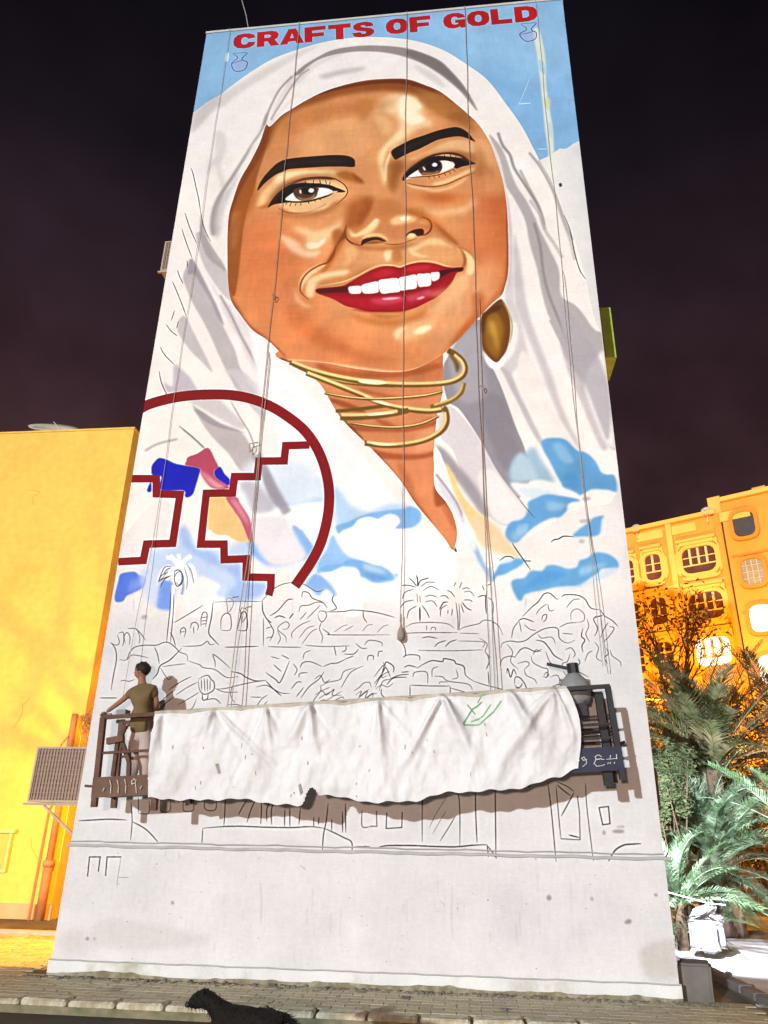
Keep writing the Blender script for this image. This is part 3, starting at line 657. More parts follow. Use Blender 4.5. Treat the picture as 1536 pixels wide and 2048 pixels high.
l F f6f4f6 w=9 b=.8| 415 1235 360 1210 320 1240 305 1290
l F f6f4f6 w=8 b=.8| 410 1245 370 1240 345 1290
f F f6f4f6 b=2| 385 1240 420 1215 450 1240 450 1300 420 1340 390 1300
F F f3f0f2 b=1| 378 1320 400 1320 395 1536 372 1536
l F 6a6a78 w=1.8| 300 1290 320 1240 340 1210 385 1205
l F 6a6a78 w=1.8| 330 1250 350 1225 375 1215
l F 4a4a58 w=2| 300 1300 330 1280 370 1265
l F 4a4a58 w=2| 395 1260 400 1235 425 1230 445 1260 440 1300 415 1330 398 1300 395 1260
l F 8a8a9c w=1.6| 470 1190 500 1240 515 1310
l F 8a8a9c w=1.6| 455 1210 475 1280 470 1350
l F 6f90cc w=5 b=1 a=.6| 440 1250 450 1330 440 1380
# extra scribbles
l G 4a4648 w=1.5 a=.88| 1150 560 1180 540 1200 575 1230 560
l G 4a4648 w=1.5 a=.88| 1150 640 1190 620 1210 640 1250 610 1240 640 1290 640
l G 4a4648 w=1.5 a=.88| 1160 680 1200 665 1220 680 1270 660
l G 4a4648 w=1.5 a=.88| 1360 640 1390 620 1380 650 1420 620 1410 655 1450 630 1440 665
l G 5a5658 w=1.4 a=.88| 1365 675 1400 660 1430 672 1470 655
l G 4a4648 w=1.5 a=.88| 1500 470 1510 500 1490 540 1470 580
l G 5a5658 w=1.4 a=.88| 360 500 400 560 420 540
l G 5a5658 w=1.4 a=.88| 730 590 720 640 740 680
l G 5a5658 w=1.4 a=.88| 240 300 255 345 250 380
l G 5a5658 w=1.4 a=.88| 960 310 975 350 960 380
l G 4a4648 w=1.5 a=.88| 1040 480 1060 510 1045 540
l H 5a5658 w=1.4 a=.88| 860 380 880 400 930 395 950 430
l H 5a5658 w=1.4 a=.88| 1110 300 1120 340 1105 380 1125 420
l H 4a4648 w=1.5 a=.88| 1000 460 1030 450 1050 480 1040 500
l H 5a5658 w=1.4 a=.88| 700 430 730 470 720 520 760 560
l H 5a5658 w=1.4 a=.88| 1150 420 1170 450 1160 500 1190 520
l H 5a5658 w=1.4 a=.88| 920 600 960 590 970 630 930 650
l H 4a4648 w=1.5 a=.88| 1210 450 1220 480 1200 500 1215 530
l H 5a5658 w=1.4 a=.88| 440 560 450 600 420 610
l H 4a4648 w=1.5 a=.88| 20 600 50 560 70 540 60 600 90 590
l H 5a5658 w=1.4 a=.88| 30 660 60 640 90 650 120 630
l H 5a5658 w=1.4 a=.88| 560 400 600 430 590 470 620 500
# ---- charcoal sketch, left (frame G) ----
l G 4a4648 w=1.7 a=.88| 430 270 490 235 580 180
l G 4a4648 w=1.7 a=.88| 413 110 410 200 400 290 392 370
l G 4a4648 w=1.7 a=.88| 430 120 425 230 412 370
l G 4a4648 w=1.7 a=.88| 410 320 425 345 438 390
l G 8a8688 w=1.4 a=.88| 350 60 380 30 400 5
l G 4a4648 w=1.7 a=.88| 350 65 365 30 400 10
l G 5a5658 w=1.7 a=.88| 360 90 380 50 415 28
l G 5a5658 w=1.7 a=.88| 430 50 440 20 465 10 478 45 460 80 440 60
l G 4a4648 w=2.1 a=.88| 630 165 622 240 608 320 632 355 660 385
l G 6a6668 w=1.4 a=.88| 632 165 760 160 880 162
l G 4a4648 w=2.1 a=.88| 690 395 770 394 862 390
l G 5a5658 w=1.7 a=.88| 910 392 1000 395 1082 395
l G 4a4648 w=1.7 a=.88| 670 305 672 250 690 225 712 225 722 250 718 305 670 308
l G 4a4648 w=2.1 a=.88| 755 305 770 240 785 212 802 230 802 305 755 308
l G 4a4648 w=1.7 a=.88| 462 330 465 305 480 295 490 310 482 345
l G 4a4648 w=1.4 a=.88| 462 318 486 315
l G 4a4648 w=1.7 a=.88| 515 300 520 275 540 268 555 285 550 310
l G 4a4648 w=1.5 a=.88| 530 290 532 325
l G 4a4648 w=1.7 a=.88| 568 290 570 240 585 215 600 230 592 290
l G 4a4648 w=1.4 a=.88| 570 245 598 240
l G 4a4648 w=1.4 a=.88| 570 262 598 258
l G 4a4648 w=1.4 a=.88| 570 278 596 274
l G 4a4648 w=2.1 a=.88| 882 155 885 210 905 250 930 270
l G 3a3638 w=1.9 a=.88| 920 235 960 210 1010 155 1040 150
l G 4a4648 w=1.5 a=.88| 880 158 930 105 980 75 1040 62
l G 5a5658 w=1.4 a=.88| 1040 62 1100 75 1160 110 1200 100
l G 3a3638 w=1.7 a=.88| 1085 140 1090 112 1120 118 1140 145 1190 165 1215 195
l G 5a5658 w=1.7 a=.88| 1070 215 1080 185 1120 180 1160 165 1200 170
l G 3a3638 w=1.9 a=.88| 1250 125 1240 155 1262 195 1230 210
l G 4a4648 w=1.4 a=.88| 1110 250 1150 210 1180 180
l G 4a4648 w=1.4 a=.88| 1075 255 1110 215
l G 3a3638 w=2.1 a=.88| 945 245 970 235 1000 245
l G 3a3638 w=2.1 a=.88| 1020 250 1035 230 1040 222
l G 5a5658 w=1.4 a=.88| 1170 220 1180 210 1205 215 1210 240 1190 265 1172 250 1168 225
l G 3a3638 w=1.7 a=.88| 1205 215 1300 212 1350 205 1450 215 1536 235
l G 4a4648 w=1.7 a=.88| 1400 210 1400 240 1418 270
l G 4a4648 w=1.5 a=.88| 1190 300 1225 325 1240 332 1536 332
l G 6a6668 w=1.2 a=.88| 1250 318 1290 290 1320 280
l G 6a6668 w=1.2 a=.88| 1300 312 1350 285
l G 6a6668 w=1.2 a=.88| 1395 315 1420 285 1450 278
l G 6a6668 w=1.2 a=.88| 1470 320 1500 290 1530 280
l G 5a5658 w=1.5 a=.88| 1190 260 1175 300 1190 340 1185 375
l G 5a5658 w=1.4 a=.88| 1035 350 1035 320 1080 280 1130 260
l G 6a6668 w=1.4 a=.88| 1070 350 1110 300 1150 285
l G 6a6668 w=1.4 a=.88| 1085 380 1130 320 1165 300
l G 5a5658 w=1.4 a=.88| 985 305 1010 300 1020 280 1000 265 960 300 1000 340 1005 370
l G 4a4648 w=1.4 a=.88| 888 245 888 390
l G 4a4648 w=1.7 a=.88| 905 250 930 290 940 320 920 365
l G 5a5658 w=1.5 a=.88| 900 350 938 340
l G 5a5658 w=1.5 a=.88| 900 300 930 290
l G 4a4648 w=1.9 a=.88| 105 370 130 405 135 460 120 540 108 615
l G 5a5658 w=1.5 a=.88| 105 372 135 385 150 370 140 330
l G 5a5658 w=1.5 a=.88| 145 325 170 320 172 370 165 390
l G 5a5658 w=1.7 a=.88| 192 300 230 300 255 320 285 360
l G 5a5658 w=1.7 a=.88| 180 375 175 340 190 320 205 345 200 385
l G 4a4648 w=1.7 a=.88| 150 458 185 460 205 420 230 395 280 385 340 385 380 370 410 375 440 400 460 420 495 435 500 465
l G 4a4648 w=1.7 a=.88| 330 395 345 430 355 480
l G 5a5658 w=1.5 a=.88| 190 460 220 435 300 450
l G 3a3638 w=2.1 a=.88| 320 560 345 530 360 490 410 460 470 400
l G 5a5658 w=1.7 a=.88| 470 390 520 390 570 385 600 365 615 382 640 378
l G 6a6668 w=1.5 a=.88| 370 495 440 485 490 480
l G 5a5658 w=1.7 a=.88| 500 465 560 485 580 500 640 510 700 550 760 545
l G 5a5658 w=1.7 a=.88| 640 500 640 470 630 432 670 460 720 505
l G 3a3638 w=2.1 a=.88| 720 520 770 530 800 550 850 568 900 565
l G 3a3638 w=2.1 a=.88| 900 568 940 610 980 645
l G 3a3638 w=1.9 a=.88| 900 525 950 560 975 572 1022 465
l G 3a3638 w=1.7 a=.88| 940 485 980 520
l G 4a4648 w=1.7 a=.88| 980 435 1020 455
l G 5a5658 w=1.5 a=.88| 925 443 970 455
l G 5a5658 w=1.7 a=.88| 650 610 700 605 760 590 830 575 880 568
l G 5a5658 w=1.5 a=.88| 640 605 690 625 760 625
l G 5a5658 w=1.7 a=.88| 850 600 900 590 940 610 980 630 1025 632
l G 4a4648 w=1.9 a=.88| 555 560 580 545 605 540 620 560 635 575 635 610 610 630 580 635 560 610 555 565
l G 4a4648 w=1.5 a=.88| 570 560 572 615
l G 4a4648 w=1.5 a=.88| 585 555 588 620
l G 4a4648 w=1.5 a=.88| 600 555 602 620
l G 4a4648 w=1.5 a=.88| 615 565 614 615
l G 3a3638 w=1.9 a=.88| 575 635 578 665 600 660 605 635
l G 4a4648 w=1.7 a=.88| 590 665 640 660 670 685
l G 4a4648 w=1.5 a=.88| 400 615 460 575 520 545
l G 5a5658 w=1.5 a=.88| 440 640 500 600 550 575
l G 5a5658 w=1.5 a=.88| 450 690 520 650 560 625
l G 4a4648 w=1.7 a=.88| 340 725 390 680 430 650
l G 5a5658 w=1.5 a=.88| 345 690 400 640 440 610
l G 5a5658 w=1.5 a=.88| 445 735 470 715 520 710 545 660
l G 5a5658 w=1.5 a=.88| 700 690 760 690 800 715 830 730
l G 5a5658 w=1.5 a=.88| 820 725 850 700 880 660 910 640
l G 5a5658 w=1.5 a=.88| 860 725 910 670
l G 5a5658 w=1.5 a=.88| 820 650 880 652
l G 5a5658 w=1.5 a=.88| 155 570 175 565 200 570 230 560
l G 4a4648 w=1.9 a=.88| 50 655 100 655 140 655
l G 4a4648 w=1.7 a=.88| 1075 500 1090 475 1130 470 1190 495
l G 4a4648 w=1.7 a=.88| 1070 550 1075 530 1115 525
l G 4a4648 w=1.7 a=.88| 1085 575 1060 575 1030 610
l G 4a4648 w=1.7 a=.88| 1195 495 1230 480 1270 475 1310 455
l G 5a5658 w=1.5 a=.88| 1090 455 1100 425 1130 412
l G 4a4648 w=1.7 a=.88| 1080 655 1120 600 1170 560 1200 520
l G 5a5658 w=1.7 a=.88| 1055 650 1095 600
l G 5a5658 w=1.5 a=.88| 925 705 1000 710 1140 712
l G 5a5658 w=1.5 a=.88| 925 705 925 740
l G 5a5658 w=1.5 a=.88| 1180 595 1220 575 1280 560 1300 520 1360 500
l G 5a5658 w=1.5 a=.88| 1140 690 1150 660 1180 620 1180 590
l G 6a6668 w=1.4 a=.88| 1170 660 1200 640 1240 620
l G 6a6668 w=1.4 a=.88| 1190 680 1240 650 1290 620
l G 6a6668 w=1.4 a=.88| 1180 620 1230 600
l G 5a5658 w=1.5 a=.88| 1250 670 1290 650 1300 660
l G 5a5658 w=1.5 a=.88| 1285 605 1310 560 1340 520 1400 490
l G 4a4648 w=1.7 a=.88| 1250 390 1260 440
l G 4a4648 w=1.7 a=.88| 1290 420 1310 410 1310 390
l G 4a4648 w=1.7 a=.88| 1300 430 1350 430 1375 405
l G 4a4648 w=1.7 a=.88| 1310 455 1350 440
l G 5a5658 w=1.5 a=.88| 1360 375 1390 400 1420 400
l G 4a4648 w=1.5 a=.88| 1405 385 1430 360 1490 370 1495 390
l G 4a4648 w=1.7 a=.88| 1420 465 1425 440 1450 440 1450 460
l G 4a4648 w=1.7 a=.88| 1475 445 1478 420 1500 415
l G 5a5658 w=1.5 a=.88| 1350 620 1380 600 1400 580 1430 575 1440 600
l G 6a6668 w=1.4 a=.88| 1370 660 1400 630 1430 610
l G 6a6668 w=1.4 a=.88| 1400 670 1440 640 1470 630
l G 5a5658 w=1.5 a=.88| 1460 600 1480 560 1510 530 1536 520
l G 5a5658 w=1.5 a=.88| 1480 620 1500 570 1536 560
l G 5a5658 w=1.5 a=.88| 1100 385 1200 392 1330 388
l G 5a5658 w=1.5 a=.88| 1280 690 1380 690 1470 685
# ---- charcoal sketch, right (frame H) ----
l H 2a2628 w=2.2 a=.88| 238 78 244 105 243 135
l H 2a2628 w=1.9 a=.88| 245 135 260 105 302 92
l H 2a2628 w=1.7 a=.88| 200 92 225 115 238 135
l H 3a3638 w=1.7 a=.88| 160 130 200 130 235 140
l H 5a5658 w=1.5 a=.88| 260 140 290 115 335 115
l H 5a5658 w=1.5 a=.88| 270 160 310 135 355 155
l H 4a4648 w=1.5 a=.88| 165 200 180 165 225 150
l H 4a4648 w=1.7 a=.88| 157 245 180 215 225 205
l H 4a4648 w=1.7 a=.88| 190 300 200 260 240 235
l H 5a5658 w=1.5 a=.88| 280 190 310 180 342 190
l H 5a5658 w=1.5 a=.88| 280 215 320 210 345 240
l H 4a4648 w=1.7 a=.88| 265 230 290 265 305 297
l H 3a2a38 w=3.1 a=.88| 255 240 256 315
l H 6a6668 w=1.2 a=.88| 240 170 245 220
l H 6a6668 w=1.2 a=.88| 255 180 258 220
l H 4a4648 w=1.7 a=.88| 360 185 385 183 405 200
l H 4a4648 w=1.7 a=.88| 395 155 415 165 435 190
l H 4a4648 w=1.5 a=.88| 430 135 440 112
l H 4a4648 w=1.5 a=.88| 458 145 470 112
l H 4a4648 w=1.5 a=.88| 470 150 495 142 512 150
l H 5a5658 w=1.5 a=.88| 480 165 510 160 535 185
l H 4a4648 w=1.7 a=.88| 360 290 365 250 395 230
l H 2a2628 w=2.1 a=.88| 355 255 375 220 400 215
l H 2a2628 w=1.9 a=.88| 470 215 495 245 520 258
l H 4a4648 w=1.7 a=.88| 480 205 510 205 525 215
l H 4a4648 w=1.7 a=.88| 465 225 480 270
l H 3a3638 w=1.5 a=.88| 400 255 398 275
l H 3a3638 w=1.5 a=.88| 422 250 418 285
l H 4a4648 w=1.7 a=.88| 440 215 450 300 450 360
l H 5a5658 w=1.5 a=.88| 455 220 460 300 455 360
l H 2a2628 w=1.9 a=.88| 552 190 575 182 595 185
l H 2a2628 w=1.9 a=.88| 595 275 592 200 600 160
l H 4a4648 w=1.5 a=.88| 575 130 585 155
l H 4a4648 w=1.5 a=.88| 600 130 620 122
l H 5a5658 w=1.5 a=.88| 605 190 630 220 630 275
l H 5a5658 w=1.5 a=.88| 0 262 60 275 130 295
l H 5a5658 w=1.5 a=.88| 180 345 220 325 280 320 340 320 400 328 430 350
l H 4a4648 w=1.5 a=.88| 180 375 280 372 450 372
l H 5a5658 w=1.5 a=.88| 290 335 290 360
l H 5a5658 w=1.5 a=.88| 310 360 318 345 335 348 335 362
l H 5a5658 w=1.5 a=.88| 455 360 480 345 540 330 560 325 580 310 620 312 660 340 680 385
l H 6a6668 w=1.4 a=.88| 460 375 560 377
l H 3a3638 w=1.7 a=.88| 265 400 300 393 345 402
l H 3a3638 w=1.7 a=.88| 330 445 350 425 390 412
l H 3a3638 w=1.7 a=.88| 385 445 410 420 445 408
l H 6a6668 w=1.4 a=.88| 450 415 580 420 575 450
l H 5a5658 w=1.5 a=.88| 245 462 400 465 580 460
l H 4a4648 w=1.7 a=.88| 135 400 165 425 178 450 182 485 170 500
l H 4a4648 w=1.7 a=.88| 170 495 200 485 250 490 255 515
l H 3a3638 w=1.9 a=.88| 780 290 830 240 860 215 890 175 920 170 950 195 965 202
l H 3a3638 w=1.9 a=.88| 980 190 1000 178 1060 180 1100 200 1130 245 1180 255
l H 4a4648 w=1.7 a=.88| 1180 255 1200 285 1240 310 1270 340
l H 3a3638 w=1.9 a=.88| 760 310 790 300 840 318
l H 4a4648 w=1.5 a=.88| 725 400 735 350 765 310
l H 5a5658 w=1.5 a=.88| 765 315 775 370
l H 5a5658 w=1.5 a=.88| 790 330 820 355 850 360
l H 4a4648 w=1.7 a=.88| 880 310 885 285 905 280 900 305 885 318
l H 5a5658 w=1.4 a=.88| 850 280 870 250 905 225
l H 5a5658 w=1.4 a=.88| 910 225 920 260 945 255
l H 5a5658 w=1.4 a=.88| 1005 245 1040 205 1075 200
l H 5a5658 w=1.4 a=.88| 1030 310 1030 270 1060 250 1095 275 1095 310 1060 320
l H 4a4648 w=1.9 a=.88| 1150 290 1190 285 1145 300 1165 350 1150 390
l H 3a3638 w=2.1 a=.88| 1090 350 1083 390 1100 410 1085 440 1090 472
l H 4a4648 w=1.5 a=.88| 1225 340 1250 350 1225 390 1195 420
l H 5a5658 w=1.5 a=.88| 1180 400 1200 350 1220 320
l H 4a4648 w=1.7 a=.88| 670 450 680 425 720 415 760 420 800 410 840 380 900 350 960 350 970 400 1010 425 1050 410
l H 5a5658 w=1.5 a=.88| 970 345 1010 325 1060 320
l H 5a5658 w=1.5 a=.88| 985 375 1040 380
l H 4a4648 w=1.9 a=.88| 740 500 770 460 800 450 850 470 880 455
l H 3a3638 w=2.1 a=.88| 850 410 890 420 920 455 945 490 990 515
l H 4a4648 w=1.5 a=.88| 665 540 680 505 720 492 745 500
l H 4a4648 w=1.5 a=.88| 835 485 850 460 875 470
l H 4a4648 w=1.5 a=.88| 825 490 835 525 880 550 910 560 905 600 885 595
l H 4a4648 w=1.5 a=.88| 890 590 905 575 915 590 900 602
l H 5a5658 w=1.5 a=.88| 900 470 920 520 945 540
l H 5a5658 w=1.5 a=.88| 990 560 985 530 1010 520 1025 480
l H 5a5658 w=1.5 a=.88| 1100 520 1115 480 1140 465
l H 5a5658 w=1.5 a=.88| 1230 460 1240 490 1280 520 1285 545
l H 4a4648 w=1.7 a=.88| 1065 505 1075 525 1060 545
l H 3a3638 w=1.7 a=.88| 1000 550 1030 545
l H 3a3638 w=1.7 a=.88| 1040 545 1070 540
l H 4a4648 w=1.7 a=.88| 990 570 1025 635 950 638
l H 5a5658 w=1.5 a=.88| 1030 575 1060 570 1120 600
l H 5a5658 w=1.5 a=.88| 940 640 935 665
l H 3a3638 w=1.9 a=.88| 740 635 745 600 770 605 795 640 800 670 765 660 740 640
l H 3a3638 w=1.7 a=.88| 745 655 770 650 780 630
l H 3a3638 w=1.9 a=.88| 700 580 705 555 720 600 735 560 750 590
l H 5a5658 w=1.5 a=.88| 790 560 800 590 840 610 855 635
l H 5a5658 w=1.5 a=.88| 755 530 800 520 815 535 790 560
l H 3a3638 w=2.1 a=.88| 240 555 280 530 320 515 370 520 380 505 430 515 440 530 480 545 490 590 530 620
l H 4a4648 w=1.5 a=.88| 530 620 590 640 680 665 690 690
l H 4a4648 w=1.7 a=.88| 205 640 310 645 410 645
l H 4a4648 w=1.7 a=.88| 205 640 205 725
l H 4a4648 w=1.7 a=.88| 410 645 412 710
l H 4a4648 w=1.5 a=.88| 220 600 230 575 290 575 295 635
l H 5a5658 w=1.5 a=.88| 318 600 320 560 350 545
l H 4a4648 w=1.5 a=.88| 330 595 370 598 400 620 500 635 525 665
l H 4a4648 w=1.5 a=.88| 410 655 480 675 535 695
l H 5a5658 w=1.5 a=.88| 355 635 360 625 400 625
l H 4a4648 w=1.9 a=.88| 175 550 200 540 240 550
l H 4a4648 w=1.9 a=.88| 160 575 200 572
l H 4a4648 w=1.9 a=.88| 100 610 150 590 200 585
l H 4a4648 w=1.9 a=.88| 85 640 120 605 190 600
l H 3a3638 w=2.1 a=.88| 75 545 85 522 120 545 120 575
l H 4a4648 w=1.9 a=.88| 20 635 60 585 80 550 105 600
l H 4a4648 w=1.7 a=.88| 60 660 60 690 100 720
l H 5a5658 w=1.5 a=.88| 110 725 160 720 190 705
l H 4a4648 w=1.5 a=.88| 1010 725 1050 700 1120 680
l H 4a4648 w=1.5 a=.88| 1000 700 1060 680 1160 660
l H 3a3638 w=1.7 a=.88| 600 480 610 520 595 560
l H 4a4648 w=1.7 a=.88| 605 570 610 640
# ---- lower lines (frame I) ----
l I 3a3638 w=2.2 a=.88| 45 260 120 256 200 252 290 256
l I 4a4648 w=1.7 a=.88| 312 165 318 260 310 360
l I 3a3638 w=2.1 a=.88| 320 265 390 305 450 368
l I 4a4648 w=1.5 a=.88| 350 140 350 218
l I 4a4648 w=1.5 a=.88| 405 160 402 222 350 220
l I 4a4648 w=1.5 a=.88| 465 150 465 210 510 210 515 160
l I 4a4648 w=1.5 a=.88| 582 160 582 208 630 206 632 165
l I 4a4648 w=1.7 a=.88| 690 140 692 200 745 202 748 140
l I 3a3638 w=1.9 a=.88| 795 150 793 210 788 285
l I 3a3638 w=1.9 a=.88| 905 155 880 195 862 230
l I 3a3638 w=1.9 a=.88| 955 145 930 195 905 270
l I 3a3638 w=1.9 a=.88| 978 145 980 210 976 278
l I 3a3638 w=1.9 a=.88| 1030 145 1008 200 1008 262
l I 3a3638 w=1.9 a=.88| 1052 150 1032 200 1032 280
l I 3a3638 w=1.9 a=.88| 1100 200 1098 290
l I 3a3638 w=1.9 a=.88| 1125 195 1126 290
l I 3a3638 w=1.9 a=.88| 1180 195 1172 280
l I 3a3638 w=1.7 a=.88| 1248 240 1248 290
l I 3a3638 w=1.7 a=.88| 1275 240 1272 280
l I 3a3638 w=2.1 a=.88| 1322 170 1312 260 1298 330 1292 418
l I 3a3638 w=2.1 a=.88| 1395 210 1396 320
l I 3a3638 w=2.1 a=.88| 1410 170 1412 320
l I 3a3638 w=1.7 a=.88| 1340 250 1340 310
l I 3a3638 w=2.2 a=.88| 680 298 780 290 870 288 1000 293 1130 295 1230 290 1300 298
l I 4a4648 w=1.7 a=.88| 680 298 675 380
l I 3a3638 w=2.1 a=.88| 1300 298 1350 320 1400 345 1442 370 1442 430
l I 4a4648 w=2.1 a=.88| 1450 393 1536 392
l I 4a4648 w=1.7 a=.88| 1496 205 1496 288 1536 290
L I 3a3638 w=2.1 a=.88| 90 545 100 445 155 445 145 520
L I 3a3638 w=2.1 a=.88| 182 542 190 445 262 445
l I a09a9c w=1.4 a=.88| 262 445 245 550 240 600
l I a09a9c w=1.4 a=.88| 245 550 305 550
f I 8a8684 b=1.5| 80 860 95 856 97 870 84 872
f I 8a8684 b=1.5| 118 862 130 860 128 872
# ---- lower lines (frame J) ----
L J 4a4648 w=1.7 a=.88| 30 190 32 262 0 262
L J 3a3638 w=1.9 a=.88| 78 198 75 272 148 268 150 196
l J 4a4648 w=1.7 a=.88| 245 115 243 200 243 335
l J 4a4648 w=1.9 a=.88| 380 100 410 115 418 200 418 355
l J 8a8688 w=1.4 a=.88| 275 270 310 200 360 120
l J 8a8688 w=1.4 a=.88| 290 300 330 230 355 190
l J 5a5658 w=1.7 a=.88| 325 332 365 270 397 215
l J 3a3638 w=2.1 a=.88| 490 85 492 200 498 338
l J 3a3638 w=2.1 a=.88| 582 85 584 200 586 410
l J 3a3638 w=2.6 a=.88| 35 362 80 352 200 352 380 358 480 350 545 348
l J 3a3638 w=2.1 a=.88| 545 348 552 405
l J 4a4648 w=1.9 a=.88| 545 350 575 390 590 412
l J 3a3638 w=1.9 a=.88| 828 60 845 200 866 428
l J 4a4648 w=1.7 a=.88| 866 75 875 180 888 320
L J 4a4648 w=1.7 a=.88| 888 320 978 325 975 200 965 120
l J 3a3638 w=2.1 a=.88| 870 68 900 95 935 120
l J 4a4648 w=1.7 a=.88| 870 55 915 75 950 100
l J 3a3638 w=2.1 a=.88| 950 105 920 160 890 215
l J 3a3638 w=2.6 a=.88| 925 302 975 315
l J 4a4648 w=1.7 a=.88| 1003 60 1010 180 1040 425
L J 3a3638 w=2.2 a=.88| 1065 175 1110 170 1117 250 1083 255 1066 176
l J 3a3638 w=2.9 a=.88| 1110 425 1140 375 1180 350 1220 345 1262 343
f J a4a29f b=2| 1130 282 1160 276 1184 284 1170 294 1135 292
f J b0aeab b=2| 1150 262 1180 260 1182 268 1152 268
f J a4a29f b=1.5| 1083 285 1095 284 1094 300 1085 300
f J 9a9896 b=2| 1185 708 1200 694 1218 700 1210 714 1190 716
f J a4a29f b=1.5| 1025 595 1036 592 1040 606 1030 608
f J a4a29f b=1.5| 1322 578 1334 574 1338 586 1326 588
# stains, runs and knocks
l P b4aeb2 w=3 b=2 a=.35| 520 1760 523 1800 521 1850
l P b4aeb2 w=2.5 b=2 a=.35| 905 1770 903 1830 906 1880
l P b4aeb2 w=2.5 b=1.5 a=.3| 1075 1745 1076 1790
l P b8b2b0 w=3 b=2 a=.35| 1140 1750 1143 1830
l P b0aaac w=2 b=1 a=.5| 330 1700 331 1712
l P b0aaac w=2 b=1 a=.5| 358 1702 359 1720
f P bdb8b8 b=8 a=.35| 200 1840 320 1850 420 1880 300 1900 190 1890
f P c8c4cc b=14 a=.35| 1000 1780 1200 1790 1240 1860 1100 1900 980 1860
f P c4bebc b=10 a=.4| 140 1860 200 1880 160 1915 120 1900
f P b8b3ac b=7 a=.45| 1280 1900 1350 1880 1356 1950 1300 1960
l P a8a2a4 w=1.6 a=.6| 600 1730 612 1740
l P a8a2a4 w=1.4 a=.5| 880 1800 890 1812
f P 8a8482 b=1 a=.7| 1093 1793 1100 1790 1103 1798 1096 1801
f P 8a8482 b=1 a=.6| 342 1803 347 1802 348 1808 343 1809
l P 8fb4e0 w=2 b=.8 a=.5| 268 1196 267 1222
l P 5b9ccf w=2 b=.8 a=.5| 1052 1195 1051 1215
l P 8fb4e0 w=2 b=.8 a=.5| 452 1188 451 1206
# small grey patches on the wall
f P a09a9c b=2 a=.7| 283 1232 292 1230 294 1236 284 1238
f P b0aaac b=2 a=.7| 1165 995 1180 994 1180 1000 1166 1001
f P b0aaac b=2 a=.7| 1160 1040 1180 1038 1180 1044 1162 1046
f P b0aaac b=2 a=.7| 1158 1080 1168 1079 1168 1086 1160 1086
l L 4a4648 w=2.4| 885 893 910 875 940 870 980 850 1050 855
l L 3a3638 w=2.4| 180 930 195 965
l L 3a3638 w=2| 600 900 640 960 690 1030 735 1095
l L 3a3638 w=2| 690 1030 740 1032
l L 4a4648 w=2| 510 1028 550 1000 590 1000 615 1015
l L 6a6668 w=1.4| 640 560 700 640 770 720
f L f4f2f0 b=3 a=.8| 240 680 300 800 340 900 330 960 280 900 240 800
'''
FRAMES = dict(P=(0,0,1),A=(380,0,1.92),B=(440,280,5.12),C=(740,220,5.12),D=(560,380,3.072),E=(540,640,2.743),
    F=(220,740,3.072),G=(180,1140,2.56),H=(740,1120,2.56),I=(140,1540,2.56),J=(740,1540,2.327),K=(280,280,3.532),
    L=(860,840,3.657),R=(900,500,4.267),S=(560,940,3.84))
